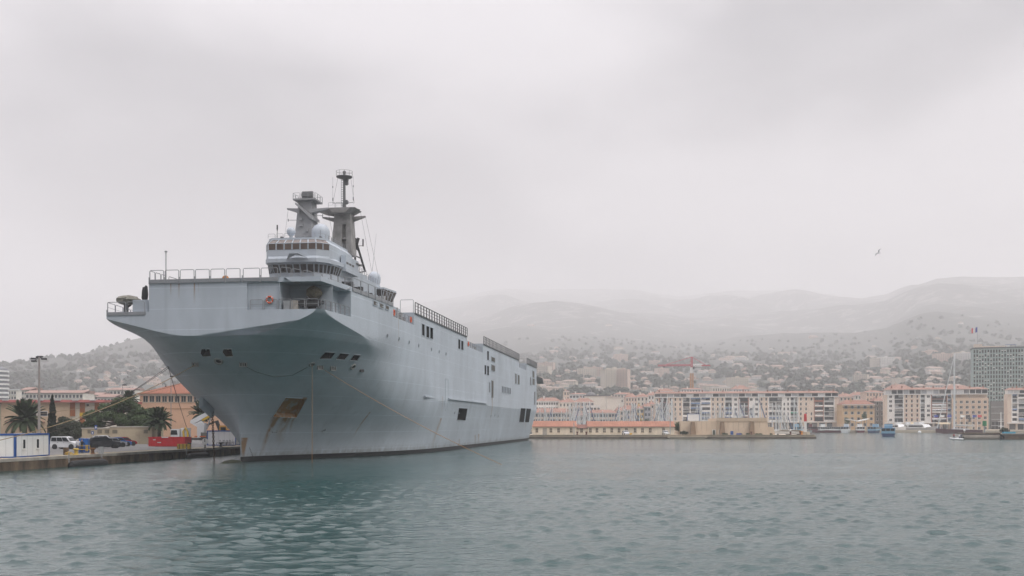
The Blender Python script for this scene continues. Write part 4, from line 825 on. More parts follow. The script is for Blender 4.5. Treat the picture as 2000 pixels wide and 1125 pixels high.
def car(name, label, kind, col, loc, rz, group='cars parked on the quay'):
    L_, W_, pr, i0, i1 = PROF[kind]; t = thing(name, label, 'van' if kind == 'van' else 'car', loc, rz, group); paint_ = car_paint('car_'+name+str(col), col)
    hw = W_/2; belt = pr[i0][1]; n = len(pr); mb = MB()
    def wd(z): return hw*(1 - .16*max(0, (z-belt)/(1.8-belt))) if z > belt else hw*(1-.06*max(0,(.6-z)/.3))
    low = [(L_,.24),(0,.24)]
    P = pr + low
    vs = [(x-L_/2, -wd(z), z) for x,z in P] + [(x-L_/2, wd(z), z) for x,z in P]; k = len(P)
    mb.add(vs, [tuple(range(k)), tuple(range(2*k-1,k-1,-1))] + [(i,(i+1)%k,k+(i+1)%k,k+i) for i in range(k)], 0)
    body = mb.mesh('body', [paint_]); bm = bmesh.new(); bm.from_mesh(body); bmesh.ops.bevel(bm, geom=[e for e in bm.edges if len(e.link_faces) == 2 and e.calc_face_angle(0) > .5], offset=.05, segments=2, affect='EDGES'); bm.to_mesh(body); bm.free(); body.shade_smooth(); body.set_sharp_from_angle(angle=R(40))
    link('body', body, t)
    roof_x0, roof_x1 = pr[i0+1][0]-L_/2, pr[i1-1][0]-L_/2; zt = max(p[1] for p in pr)
    A = Vector((pr[i0][0]-L_/2, 0, belt)); Bq = Vector((pr[i0+1][0]-L_/2, 0, pr[i0+1][1]))
    wsh = [A.lerp(Bq,.1), A.lerp(Bq,.92)]; nrm = Vector((-(Bq-A).z,0,(Bq-A).x)).normalized()
    mb = MB(); y0, y1 = wd(wsh[0].z)*.9, wd(wsh[1].z)*.88; q = [wsh[0]+Vector((0,-y0,0)), wsh[0]+Vector((0,y0,0)), wsh[1]+Vector((0,y1,0)), wsh[1]+Vector((0,-y1,0))]; mb.prism([p+nrm*.012 for p in q], nrm*.01); mb.build('windscreen', [M_GLASS], t)
    A = Vector((pr[i1][0]-L_/2,0,pr[i1][1])) if kind != 'van' else Vector((pr[8][0]-L_/2,0,pr[8][1])); Bq = Vector((pr[i1-1][0]-L_/2,0,pr[i1-1][1])) if kind != 'van' else Vector((pr[7][0]-L_/2,0,pr[7][1])); nrm = Vector((-(Bq-A).z,0,(Bq-A).x)).normalized(); nrm = nrm if nrm.x > 0 else -nrm
    r0, r1 = A.lerp(Bq,.12), A.lerp(Bq,.85); y0, y1 = wd(r0.z)*.86, wd(r1.z)*.84; mb = MB(); q = [r0+Vector((0,-y0,0)), r0+Vector((0,y0,0)), r1+Vector((0,y1,0)), r1+Vector((0,-y1,0))]; mb.prism([p+nrm*.012 for p in q], nrm*.01); mb.build('rear_window', [M_GLASS], t)
    # side windows
    xa, xb = pr[i0][0]-L_/2, pr[i1][0]-L_/2; za, zb = belt+.06, zt-.12
    def xf(z): f = (z-belt)/(pr[i0+1][1]-belt); return xa + (roof_x0-xa)*min(1,f) + .12
    def xr(z):
        if kind == 'van': return L_/2 - .16
        f = (z-pr[i1][1])/(pr[i1-1][1]-pr[i1][1]); return xb + (roof_x1-xb)*max(0,min(1,f)) - .14
    nwin = 3 if kind != 'hatch' else 2
    for sd in (-1,1):
        for j in range(nwin):
            f0, f1 = j/nwin + .015, (j+1)/nwin - .015; q = []
            for z, fr in ((za,(f0,f1)),(zb,(f1,f0))):
                for f in fr: x = xf(z) + (xr(z)-xf(z))*f; q.append(Vector((x, sd*(wd(z)+.006), z)))
            MB().prism(q, (0,sd*.008,0)).build('side_window', [M_GLASS], t)
        for j in range(2): x = xf(za)+.75+j*.95; MB().box(x,x+.14,sd*(hw+.0)-.015,sd*(hw+.0)+.015,belt-.18,belt-.14).build('door_handle', [M_DARK], t)
        MB().box(-L_/2-.005,-L_/2+.22,sd*hw*.62-.16,sd*hw*.62+.16,.62,.78).build('headlight', [mat('lamp_lens',(.6,.62,.64),.15)], t); MB().box(L_/2-.16,L_/2+.005,sd*hw*.74-.11,sd*hw*.74+.11,.72,1.0).build('tail_light', [mat('tail_lens',(.42,.015,.012),.25)], t)
        MB().box(xf(za)+.05,xf(za)+.2,sd*(hw+.02),sd*(hw+.2),belt+.02,belt+.2).build('wing_mirror', [M_DARK], t)
        for x in (-L_/2+.72, L_/2-.75):
            wh = link('wheel', wheel_me, t, (x, sd*(hw-.1), .32)); wh.rotation_euler = (R(90),0,0); link('rim', rim_me, wh)
            MB().cyl((x,sd*(hw-.02),.33),(x,sd*(hw+.012),.33),.40,n=20).build('wheel_arch', [M_DARK], t)
    MB().box(-L_/2-.02,-L_/2+.1,-hw*.9,hw*.9,.3,.5).build('front_bumper', [M_DARK if kind != 'hatch' else paint_], t); MB().box(L_/2-.1,L_/2+.02,-hw*.9,hw*.9,.3,.55).build('rear_bumper', [M_DARK], t)
    MB().box(L_/2+.0,L_/2+.03,-.26,.26,.6,.72).build('number_plate', [M_WHITE], t)
    return t
car('parked_van', 'white panel van with dark windows parked beside the cabin', 'van', (.68,.69,.70), (GX(129,147),147.0,QZ), R(172))
car('parked_car', 'low white car partly hidden behind the blue booth', 'hatch', (.66,.67,.69), (GX(173,155),155.0,QZ), R(160))
car('parked_car', 'dark grey sport utility car parked right of the blue booth', 'suv', (.022,.024,.032), (GX(203,152),152.0,QZ), R(212))
car('parked_car', 'white estate car behind the dark one by the beige hut', 'suv', (.62,.63,.64), (GX(206,173),173.0,QZ), R(192))
car('parked_car', 'silver car squeezed between the dark and the blue cars', 'hatch', (.36,.38,.42), (GX(222,160),160.0,QZ), R(222))
car('parked_car', 'bright blue hatchback parked beside the red one', 'hatch', (.05,.16,.42), (GX(232,165),165.0,QZ), R(225))
car('parked_car', 'dark red hatchback at the right end of the car row', 'hatch', (.30,.018,.03), (GX(243,169),169.0,QZ), R(228))
# --- blue booth, people around it
t = thing('ticket_booth', 'bright blue metal booth standing at the quay edge', 'booth', (GX(165,128),128.0,QZ))
M_BB = mat('bright_blue_sheet', (.02,.14,.46), .5, .12); MB().box(-.55,.55,-.3,.3,.05,1.75).build('cabinet', [M_BB], t); MB().box(-.5,.5,-.33,-.3,.1,.75).build('lower_panel', [M_BLUE], t); MB().box(-.58,.58,-.34,.34,1.75,1.8).build('lid', [M_BB], t)
for x in (.3,.48): MB().box(x,x+.1,-.36,-.33,.2,1.0).build('yellow_label', [M_YEL], t)
def person(label, loc, rz, shirt, trou, hair, arms=((.26,.12),(-.26,.1)), h=1.75, sit=False, group='people on the quay'):
    """one skinned body; arms: forward reach of each hand"""
    k = h/1.75; J = {}; E_ = []; rad = {}
    def j(n, x, y, z, r, to=None):
        J[n] = len(J); rad[n] = r*k; pos.append((x*k,y*k,z*k))
        if to: E_.append((J[to], J[n]))
    pos = []
    j('pel',0,0,.95,.145); j('wai',0,0,1.12,.125,'pel'); j('che',0,-.01,1.34,.15,'wai'); j('nec',0,0,1.50,.06,'che'); j('hd',0,-.01,1.60,.085,'nec'); j('top',0,-.0,1.71,.075,'hd')
    for i, sd in enumerate((1,-1)):
        fw = arms[i]; j(f'sh{sd}',sd*.185,0,1.42,.07,'che'); j(f'el{sd}',sd*.25,-.03-fw[1]*.4,1.15,.05,f'sh{sd}'); j(f'wr{sd}',sd*.25,-.08-fw[1],.93+fw[1]*.35,.036,f'el{sd}'); j(f'ha{sd}',sd*.245,-.12-fw[1]*1.15,.85+fw[1]*.42,.04,f'wr{sd}')
        j(f'hp{sd}',sd*.095,0,.90,.11,'pel'); j(f'kn{sd}',sd*.11,-.02+(.0 if not sit else -.3),.50,.07,f'hp{sd}'); j(f'an{sd}',sd*.115,.02,.10,.047,f'kn{sd}'); j(f'to{sd}',sd*.13,-.14,.05,.045,f'an{sd}')
    me = bpy.data.meshes.new('person'); me.from_pydata(pos, E_, []); o = link('person', me); sk = o.modifiers.new('s','SKIN'); o.modifiers.new('u','SUBSURF').levels = 1
    for n, i in J.items(): me.skin_vertices[0].data[i].radius = (rad[n], rad[n])
    me.skin_vertices[0].data[0].use_root = True
    dg = bpy.context.evaluated_depsgraph_get(); nm = bpy.data.meshes.new_from_object(o.evaluated_get(dg)); bpy.data.objects.remove(o)
    sm_ = mat('skin_tone',(.42,.25,.17),.6,.1); ms = [shirt, trou, hair, sm_, M_BLACK]
    nm.materials.clear(); [nm.materials.append(m) for m in ms]
    for p in nm.polygons:
        c = p.center/k; p.material_index = 4 if c.z < .1 else 1 if c.z < .96 and abs(c.x) < .24 and c.y > -.2 else 2 if (c.z > 1.68 or (c.z > 1.58 and c.y > .03)) else 3 if c.z > 1.5 or (abs(c.x) > .19 and c.z < 1.02) else 0
    nm.shade_smooth(); o = link('person', nm, None, loc, rz); return tag(o, label, 'person', group)
M_NAVY = mat('navy_cloth',(.02,.03,.07),.9); M_WSH = mat('white_shirt',(.62,.63,.66),.9); M_DKC = mat('dark_cloth',(.03,.032,.035),.9); M_HAIR = mat('dark_hair',(.02,.016,.013),.8); M_BTR = mat('blue_trousers',(.03,.09,.25),.9); M_REDC = mat('red_cloth',(.35,.03,.04),.9)
person('person in a white shirt and blue trousers beside the blue booth', (GX(152.5,126),126.0,QZ), R(200), M_WSH, M_BTR, M_WSH)
person('person in dark clothes leaning at the blue booth', (GX(160,125.5),125.5,QZ), R(160), M_DKC, M_NAVY, M_HAIR, ((.26,.3),(-.26,.25)))
person('distant person in black standing behind the blue booth', (GX(169.5,150),150.0,QZ), 0, M_DKC, M_DKC, M_HAIR)
# --- beige service hut
M_BEIGE = mat('beige_render', (.46,.385,.27), .85, .12, .5); M_CAP = mat('pale_coping', (.50,.46,.40), .8)
t = thing('service_hut', 'low flat-roofed beige hut behind the parked cars', 'hut', (GX(158,183),183.0,QZ)); Wd = GX(297,183)-GX(158,183)
xs_ = GX(214,183)-GX(158,183)
MB().box(0,xs_,.4,6,0,2.75).build('wall', [M_BEIGE], t); MB().box(xs_,Wd,0,6,0,3.0).build('wall', [M_BEIGE], t); MB().box(-.1,xs_,.3,6.1,2.75,2.9).build('roof_edge', [M_CAP], t); MB().box(xs_-.1,Wd+.1,-.1,6.1,3.0,3.16).build('roof_edge', [M_CAP], t)
for x, y, w_ in ((xs_+.5,0,.9),(Wd-1.5,0,.75),(xs_*.55,.4,.8),(xs_*.8,.4,.8),(xs_*.2,.4,.6)):
    g = MB().box(x,x+w_,y-.03,y,1.9,2.55); 
    for k in range(4): g.box(x+.05,x+w_-.05,y-.06,y-.03,1.95+k*.15,2.02+k*.15)
    g.build('vent_grille', [mat('grey_grille',(.24,.21,.16),.8)], t)
for x, y in ((xs_*.32,.4),(Wd-3,0)): MB().box(x,x+.9,y-.035,y,.0,2.1).build('door', [mat('beige_door',(.42,.34,.24),.7)], t)
# --- signs, bollards, barrels
def sign(label, px, Y, hgt, w_, h_, m, inner=None):
    t = thing('road_sign', label, 'sign', (GX(px,Y),Y,QZ), 0, 'signs near the beige hut'); MB().cyl((0,0,0),(0,0,hgt),.035).build('post', [M_STEEL], t); q = MB().box(-w_/2,w_/2,-.06,-.035,hgt-h_,hgt).build('plate', [m], t)
    if inner: MB().box(-w_*.22,w_*.22,-.066,-.06,hgt-h_*.75,hgt-h_*.3).build('symbol', [M_WHITE], q)
sign('tall blue sign with white mark on a post before the hut', 187.5, 168, 3.4, .42, .72, M_BLUE, 1); sign('smaller blue and yellow sign left of the tall blue one', 181, 168, 2.4, .42, .5, M_BLUE, 1); 
def edge_pt(Y, off):
    i = [k for k in range(len(Q)-1) if Q[k][1] <= Y <= Q[k+1][1]][0]; (x0,y0),(x1,y1) = Q[i],Q[i+1]; f = (Y-y0)/(y1-y0); return Vector((x0+(x1-x0)*f - off, Y, QZ))
M_YB = mat('chipped_yellow', (.48,.33,.06), .75, .35, 4, col2=(.10,.07,.04), thr=(.33,.45))
def bollard(label, p, m, rust=False):
    o = MB().lathe((0,0,0), [(.34,0),(.34,.06),(.2,.12),(.17,.45),(.2,.55),(.33,.62),(.34,.72),(.24,.78)], 14).build('mooring_bollard', [m], smooth=True); o.location = p; return tag(o, label, 'bollard', 'bollards along the quay edge')
bollard('chipped yellow bollard in front of the white panel van', edge_pt(118,.6), M_YB); bollard('rusty bollard at the quay edge beside the blue booth', edge_pt(121,.3), mat('rusty_iron',(.16,.07,.025),.8,.4,5)); bollard('dark bollard on the quay edge right of the red skip', edge_pt(158,.7), M_DARK)
t = thing('striped_block', 'yellow and black striped concrete block in front of the red skip', 'block', edge_pt(146,.9)); MB().box(-.9,.9,-.3,.3,0,.75).build('body', [M_YB], t); [MB().box(x,x+.1,-.31,-.302,.02,.74).build('stripe', [M_DARK], t) for x in (-.6,-.1,.4)]; MB().box(.55,.95,-.25,.35,.76,.9).build('cap', [M_DARK], t)
for k, (Y, off, m, lab) in enumerate(((123,1.8,M_STEEL,'grey drum standing right of the blue booth'),(119.5,2.6,mat('brown_wood',(.13,.085,.05),.9,.3,3),'brown crate beside the white cabin wall'))):
    o = MB().cyl((0,0,0),(0,0,.85),.3,n=14).torus((0,0,.3),.3,.02).torus((0,0,.58),.3,.02).build('drum' if k == 0 else 'barrel', [m]); o.location = edge_pt(Y,off) + Vector((.0 if k else 1.4,0,0)); tag(o, lab, 'drum')
# yellow barrier
def barrier(label, Y, off):
    t = thing('yellow_barrier', label, 'barrier', edge_pt(Y,off), R(8), 'yellow barriers at the quay edge')
    MB().tube([(-.7,0,0),(-.7,0,.95),(.7,0,.95),(.7,0,0)],.035).build('frame', [M_YEL], t); MB().cyl((-.7,0,.5),(.7,0,.5),.03).build('crossbar', [M_YEL], t)
barrier('yellow tubular barrier standing in front of the white van', 124, 3.0)
for Y, off, lab in ((116.5,.5,'yellow rope heap lying beside the cabin corner'),): 
    mb = MB()
    for k in range(5): mb.torus((random.uniform(-.3,.3),random.uniform(-.2,.2),.06+k*.07),.42-.05*k,.05,(random.uniform(-.3,.3),random.uniform(-.3,.3),1),16,6)
    o = mb.build('rope_coil', [mat('yellow_rope',(.50,.33,.08),.9,.3,5)]); o.location = edge_pt(Y,off); tag(o, lab, 'rope')
# --- floating fenders chained to the wall
for Y0, Y1, lab in ((114,121.5,'black floating fender against the quay wall below the booth'),(143,149.5,'black floating fender against the quay wall below the red skip')):
    a = edge_pt(Y0,-1.0); b = edge_pt(Y1,-1.0); d = (b-a).normalized(); n = (b-a).length; t = thing('floating_fender', lab, 'fender', (a.x,a.y,.12), math.atan2(d.y,d.x), 'floating fenders along the quay')
    mb = MB(); pr = [(.05,0),(.42,.18),(.58,.7),(.6,n-.7),(.42,n-.18),(.05,n)]; k = 16
    vs = [(x,r_*math.cos(2*math.pi*j/k),r_*math.sin(2*math.pi*j/k)) for r_,x in pr for j in range(k)]; mb.add(vs, [(i*k+j,i*k+(j+1)%k,(i+1)*k+(j+1)%k,(i+1)*k+j) for i in range(len(pr)-1) for j in range(k)]); mb.build('fender_body', [M_BLACK], t, smooth=True)
    for x in (.35, n-.35):
        cb = MB()
        for i in range(7): cb.torus((x,.35+.0*i,.45+i*.16),.09,.03,(1,0,0) if i%2 else (0,1,0),8,5)
        cb.build('chain', [mat('galvanised_chain',(.30,.30,.30),.6)], t)
# --- red skip
t = thing('red_skip', 'long open red steel skip standing on the quay near the bow', 'skip', (GX(290,161),161.0,QZ), R(-7), None); L_ = 6.0
mb = MB(); mb.box(0,L_,0,.08,.08,1.5).box(0,.08,.08,2.3,.08,1.5).box(L_-.08,L_,.08,2.3,.08,1.5).box(.08,L_-.08,2.22,2.3,.08,1.5).box(.08,L_-.08,.08,2.22,.08,.16); mb.build('tub', [M_RED], t)
MB().box(-.05,L_+.05,-.06,0,1.42,1.55).box(-.05,L_+.05,2.3,2.36,1.42,1.55).box(-.05,0,0,2.3,1.42,1.55).box(L_,L_+.05,0,2.3,1.42,1.55).build('rim', [M_RED], t)
for i in range(7): x = .2+i*(L_-.5)/6; MB().box(x,x+.1,-.07,0,.1,1.42).build('rib', [M_RED], t)
for x, z, w_ in ((.8,1.05,.4),(1.5,.62,.6),(2.2,1.43,1.1)): MB().box(x,x+w_,-.08,-.075,z,z+.13).build('worn_lettering', [M_WHITE], t)
tag(link('round_mooring_disc', None), 'white round plate with a black needle mark at the quay edge', 'plate'); rd = bpy.data.objects['round_mooring_disc']; rd.location = edge_pt(151.5,.3); 
MB().cyl((0,-.1,1.0),(0,0,1.0),.48,n=24).build('disc', [M_WHITE], rd); MB().box(-.05,.05,-.13,-.105,.95,1.4).build('needle', [M_DARK], rd); MB().cyl((0,.06,0),(0,.06,1.0),.1).build('post', [M_DARK], rd)
# --- mobile crane with raised white boom
t = thing('crane_truck', 'white and yellow truck crane with raised boom behind the red skip', 'crane', (GX(392,180),180.0,QZ)); k = 180/F
xb = lambda px: (px-392)*k; zb = lambda py: ZY(py,180)-QZ
MB().box(xb(345),xb(432),0,2.5,.75,1.15).build('chassis', [mat('dark_chassis',(.07,.07,.07),.7)], t)
for px in (356,368,405,418): 
    wh = link('wheel', wheel_me, t, (xb(px),.1,.55), 0, (1.7,1.7,1.7)); wh.rotation_euler = (R(90),0,0); link('rim', rim_me, wh)
MB().box(xb(333),xb(350),.1,2.4,.8,2.7).build('cab', [M_PANEL], t); MB().prism([(xb(333)-.02,.05,1.7),(xb(333)+1.2,.05,1.7),(xb(333)+1.1,.05,2.5),(xb(333)+.1,.05,2.5)], (0,.04,0)).build('cab_window', [M_GLASS], t)
MB().box(xb(352),xb(365),.3,2.2,1.15,2.9).build('engine_cover', [M_PANEL], t); MB().tube([(xb(359),.2,1.0),(xb(357),.2,2.3),(xb(361),.2,2.9),(xb(366),.2,2.2),(xb(366),.2,1.0)],.18).build('yellow_hose_reel', [M_YEL], t)
MB().box(xb(383),xb(397),.5,2.0,1.15,zb(826)).build('turret', [M_PANEL], t)
a = Vector((xb(372),1.2,zb(828))); b = Vector((xb(425),1.2,zb(797))); dd = (b-a).normalized(); up_ = Vector((-dd.z,0,dd.x))
MB().prism([a-up_*.1, b-up_*.05, b+up_*.5, a+up_*.75, a-dd*.3+up_*.4], (0,.9,0)).build('boom', [M_PANEL], t); c_ = a.lerp(b,.32); MB().prism([c_-up_*.45, b-up_*.5, b-up_*.06, c_-up_*.1], (0,.8,0)).build('boom_underside', [M_YEL], t)
MB().prism([a+Vector((0,0,-.1)), a+Vector((1.6,0,.6)), Vector((xb(395),1.2,zb(836))), Vector((xb(384),1.2,zb(836)))], (0,.8,0)).build('boom_foot', [M_PANEL], t)
MB().cyl((xb(399),1.5,zb(838)),c_.lerp(b,.55)+Vector((0,.3,-.2)),.14).build('hydraulic_ram', [M_STEEL], t)
MB().box(xb(392),xb(415),.0,.5,1.0,2.1).build('equipment_box', [mat('grey_green',(.14,.14,.12),.7,.3,3)], t)
for x in (380,390,396): MB().box(xb(x),xb(x)+.5,-.05,.0,1.3,1.5).build('orange_reflector', [mat('orange_plastic',(.6,.12,.02),.5)], t)
t = thing('excavator', 'yellow-orange excavator cab just visible behind the cabin at the bow', 'excavator', (GX(430,192),192.0,QZ)); M_OR = mat('machine_orange',(.55,.27,.03),.6,.15)
MB().box(-1.6,2.6,0,2.4,.3,1.0).build('track', [M_DARK], t); MB().box(-.2,1.2,.2,1.6,1.0,3.3).build('cab', [M_OR], t); MB().box(0,1.0,.16,.2,1.8,3.0).build('cab_window', [M_GLASS], t); MB().prism([(1.2,.2,1.0),(3.2,.2,1.0),(3.1,.2,1.9),(1.2,.2,2.6)], (0,1.9,0)).build('engine_cover', [M_OR], t); MB().prism([(-1.2,.8,3.9),(-.2,.8,1.4),(.2,.8,1.5),(-.7,.8,4.3),(-3.6,.8,3.3),(-3.5,.8,2.9)], (0,.5,0)).build('arm', [M_DARK], t)
# --- bicycles leaning at the end of the quay
def bicycle(label, px, Y, rz):
    t = thing('bicycle', label, 'bicycle', (GX(px,Y),Y,QZ), rz, 'bicycles by the bow')
    for x in (-.5,.5): w_ = MB().torus((x,0,.34),.32,.025,(0,1,0),20,6).build('wheel', [M_BLACK], t); sp = MB(); [sp.cyl((x,0,.34),(x+.31*math.cos(a_),0,.34+.31*math.sin(a_)),.008,n=4) for a_ in np.arange(0,6.2,.7)]; sp.build('spoke', [M_STEEL], w_)
    MB().tube([(-.5,0,.34),(-.15,0,.36),(.33,0,.8),(-.2,0,.82),(-.15,0,.36)],.022).tube([(-.5,0,.34),(-.2,0,.82)],.018).tube([(.5,0,.34),(.33,0,.8),(.3,0,.98)],.02).build('frame', [mat('bike_dark',(.05,.05,.055),.5)], t)
    MB().tube([(.25,-.25,1.02),(.32,0,1.0),(.25,.25,1.02)],.018).build('handlebar', [M_STEEL], t); MB().box(-.34,-.1,-.07,.07,.88,.94).build('saddle', [M_BLACK], t)
for i, (px, lab) in enumerate(((432,'bicycle leaning left of the others by the bow cabin'),(440,'bicycle in the middle of the row by the bow'),(446,'third bicycle of the row next to the ship stem'),(451,'bicycle nearest to the ship stem'))): bicycle(lab, px, 165+i*.8, R(12*(i%3)-8))
# --- lamps
def lamp_post(label, px, Y, pytop, heads, r):
    zt = ZY(pytop,Y)-QZ; t = thing('lamp_post', label, 'lamp post', (GX(px,Y),Y,QZ)); MB().cyl((0,0,0),(0,0,zt),r,r*.55,10).build('pole', [mat('weathered_pole',(.30,.27,.25),.7,.2,1)], t)
    for dx, dz, dy in heads:
        h_ = MB().box(dx-.35,dx+.35,dy-.25,dy+.25,zt+dz-.12,zt+dz+.12).cyl((0,0,zt-.1),(dx,dy,zt+dz),.05,n=6).build('floodlight', [M_DARK], t)
lamp_post('tall floodlight mast with dark lamp cluster left of the cypress', 76.5, 160, 697, ((-.7,-.3,-.4),(-.9,-.65,.2),(.0,.05,.3),(.9,-.35,-.3),(-.3,.0,.5)), .24)
lamp_post('slim street lamp rising from the pine crown', 239.5, 215, 752, ((.4,.0,0),), .1); lamp_post('slim pole in front of the orange-roofed building', 334, 205, 735, ((.2,0,0),), .11)
# ------------------------------------------------------------------ planting behind the quay
def leaf_cloud(c, rad, n, size, rr, flat=1.0, mb=None, m=0, shell=.55):
    """n small leaf faces spread through an ellipsoid, denser toward its skin"""
    mb = mb or MB()
    for _ in range(n):
        v = rr.normal(size=3); v /= np.linalg.norm(v); d = v*(shell + (1-shell)*rr.random())*np.array(rad); p = Vector(c) + Vector(d)
        nrm = Vector(v + rr.normal(size=3)*.7).normalized(); u = nrm.cross(Vector((.3,.2,1))).normalized(); w_ = nrm.cross(u); s_ = size*rr.uniform(.5,1.3)
        mb.add([p-u*s_-w_*s_*.5, p+u*s_*.2-w_*s_*.8, p+u*s_+w_*s_*.4, p-u*s_*.3+w_*s_*.8], [(0,1,2,3)], m)
    return mb
def leafm(name, c): return mat(name, c, .85, .45, 1.4, rnd=.1)
M_BARK = mat('bark', (.085,.06,.042), .95, .4, 3, bump=.6)
def tree(name, label, base, blobs, leafc, size, dens, trunk, lean=()):
    t = thing(name, label, 'tree', base, 0, 'trees behind the quay'); rr = np.random.default_rng(abs(hash(label)) % 1000 if False else len(label)*7+len(blobs)); cr = MB()
    for (x,y,z,rx,ry,rz) in blobs: leaf_cloud((x,y,z), (rx,ry,rz), int(dens*rx*rz*2.2), size, rr, mb=cr, shell=.35)
    cr.build('crown', [leafc], t); tk = MB(); (r0, top) = trunk; tk.tube([(0,0,-.2),(.1,0,top*.5),(.0,.1,top)], r0, 8)
    for (x,y,z,rx,ry,rz) in blobs[::2]: tk.cyl((0,.05,top*.75),(x*.8,y*.8,z-.2*rz), r0*.45, r0*.18, 6)
    tk.build('trunk', [M_BARK], t); return t
def crown_blobs(rr, w_, h0, h1, n, dome=True):
    out_ = []
    for _ in range(n):
        x = rr.uniform(-1,1); z = rr.uniform(0,1); lim = math.sqrt(max(0.02,1-x*x)); zc = h0 + (h1-h0)*(z*lim if dome else z); r_ = rr.uniform(.7,1.25)
        out_.append((x*w_, rr.uniform(-.6,.6)*w_*.5, zc, r_*1.25, r_*1.2, r_*.8))
    return out_
rr_ = np.random.default_rng(5); M_PINE = leafm('pine_needles',(.056,.092,.030)); M_OLIVE = leafm('olive_leaves',(.048,.060,.034)); M_CYP = leafm('cypress_green',(.014,.024,.013)); M_PALM = leafm('palm_frond',(.034,.056,.020))
Yp = 196.0; kx = Yp/F
tree('umbrella_pine', 'broad dark umbrella pine behind the beige hut', (GX(237,Yp),Yp,QZ), crown_blobs(rr_, 6.0, 2.8, 8.0, 80), M_PINE, .15, 380, (.3,5.0))
tree('umbrella_pine', 'smaller dark pine crown filling the gap beside the right palm', (GX(283,Yp+3),Yp+3,QZ), crown_blobs(rr_, 2.4, 2.0, 6.2, 24), M_PINE, .16, 330, (.25,4.0))
tree('olive_tree', 'rounded grey-green tree between the cypress and the pine', (GX(135,190),190.0,QZ), crown_blobs(rr_, 2.1, 1.4, 4.9, 26), M_OLIVE, .13, 330, (.2,2.6))
def cypress(label, px, Y, pytop, wid):
    H_ = ZY(pytop,Y)-QZ; t = thing('cypress_tree', label, 'tree', (GX(px,Y),Y,QZ), 0, 'trees behind the quay'); cr = MB(); rr = np.random.default_rng(8)
    for k in range(46):
        f = (k+.5)/46; r_ = wid*min(1,(1-f)**.55*1.08)*min(1,.5+f*4); leaf_cloud((rr.normal(0,.06),rr.normal(0,.06),.3+f*(H_-.6)), (r_,r_,.32), int(60+170*r_), .12, rr, mb=cr, shell=.6)
    cr.build('crown', [M_CYP], t); MB().cyl((0,0,0),(0,0,H_*.7),.16,.05).build('trunk', [M_BARK], t)
cypress('narrow dark cypress standing beside the floodlight mast', 102, 176, 770, .92)
def palm(label, px, Y, pytop, trunk_h, fl, n=46, seed=1):
    t = thing('palm_tree', label, 'palm', (GX(px,Y),Y,QZ), 0, 'palms behind the quay'); rr = np.random.default_rng(seed); top = trunk_h
    tk = MB(); pr = [(.42,0),(.34,.3)] + [(.30+.03*(i%2), .3+(top-.3)*i/10) for i in range(1,11)] + [(.42,top+.1),(.2,top+.4)]; tk.lathe((0,0,0), pr, 12); tk.build('trunk', [M_BARK], t)
    fr = []
    for v in range(5):
        mb = MB(); Lf = fl*rr.uniform(.9,1.1); dr = [.15,.35,.6,.9,.5][v]; pts = []
        for i in range(11): f = i/10; pts.append(Vector((Lf*f*(1-.18*f*dr), 0, Lf*(.42*f - dr*f*f))))
        mb.tube(pts, .03, 4)
        for i in range(1,44):
            f = i/44; j = min(9,int(f*10)); p = pts[j].lerp(pts[j+1], f*10-j); d = (pts[j+1]-pts[j]).normalized(); ll = .16*fl*(1-abs(f-.45)*1.1)+.1
            for sd in (-1,1):
                q = p + d*ll*.75 + Vector((0,sd*ll,-ll*.35)); mb.add([p+d*.07, p.lerp(q,.55)+d*.06, q, p.lerp(q,.55)-d*.05, p-d*.07], [(0,1,2,3,4)])
        fr.append(mb.mesh('frond', [M_PALM]))
    for k in range(n):
        f = k/n; v = 0 if f < .2 else 1 if f < .45 else 2 if f < .7 else 3 if f < .92 else 4; o = link('frond', fr[v], t, (0,0,top+.2)); el = R(72)*(1-f)**1.1 - R(18)*f
        o.rotation_euler = (rr.normal(0,.15), -el*(.9 if v < 3 else .4), k*2.399)
palm('palm tree with drooping fronds behind the left cabins', 49, 168, 790, 3.9, 3.6, 50, 1); palm('palm tree with drooping fronds right of the big pine', 311, 183, 790, 3.7, 2.9, 48, 2)
palm('distant palm top rising above the pine crown', 253, 232, 760, 8.6, 2.6, 36, 3); palm('small distant palm behind the crane boom', 393, 226, 795, 5.4, 3.0, 36, 4)
# ------------------------------------------------------------------ buildings behind the quay
M_SHED = mat('salmon_render', (.50,.37,.25), .85, .12, .25); M_ROOFR = mat('dull_red_metal', (.30,.085,.075), .7, .15, .5); M_OCH = mat('orange_wood_slats', (.42,.15,.055), .8, .3, 3, stretch=(6,1,.2)); M_PALE = mat('pale_plaster', (.58,.53,.44), .85, .08, .5)
Ys = 236.0; X = lambda px: GX(px,Ys); Z = lambda py: ZY(py,Ys)
t = thing('long_shed', 'long beige dockside building with dull red roof edge on the left', 'building', (0,0,0))
MB().box(X(2),X(136),Ys,Ys+22,QZ,Z(786)).build('wall', [M_SHED], t); MB().box(X(-60),X(2),Ys+3,Ys+22,QZ,Z(788)).build('wall', [M_PALE], t); MB().box(X(136),X(205),Ys+.4,Ys+22,QZ,Z(787)).build('wall', [M_PALE], t)
MB().prism([(X(-62),Ys-.8,Z(786)),(X(206),Ys-.8,Z(786)),(X(206),Ys-.5,Z(781)),(X(-62),Ys-.5,Z(781))], (0,24,0)).build('roof', [M_ROOFR], t)
for i in range(6): x = X(8+i*34); MB().box(x,x+1.3,Ys-.9,Ys+1.2,Z(782),Z(780.8)).build('rooflight', [M_WHITE], t)
for a,b in ((136,146),(155,165),(184,193)): 
    for j in range(6): w_ = (X(b)-X(a))/6; MB().box(X(a)+j*w_,X(a)+(j+1)*w_-.06,Ys+.18,Ys+.38,Z(828 if a == 155 else 813),Z(786.5)).build('slat', [M_OCH], t)
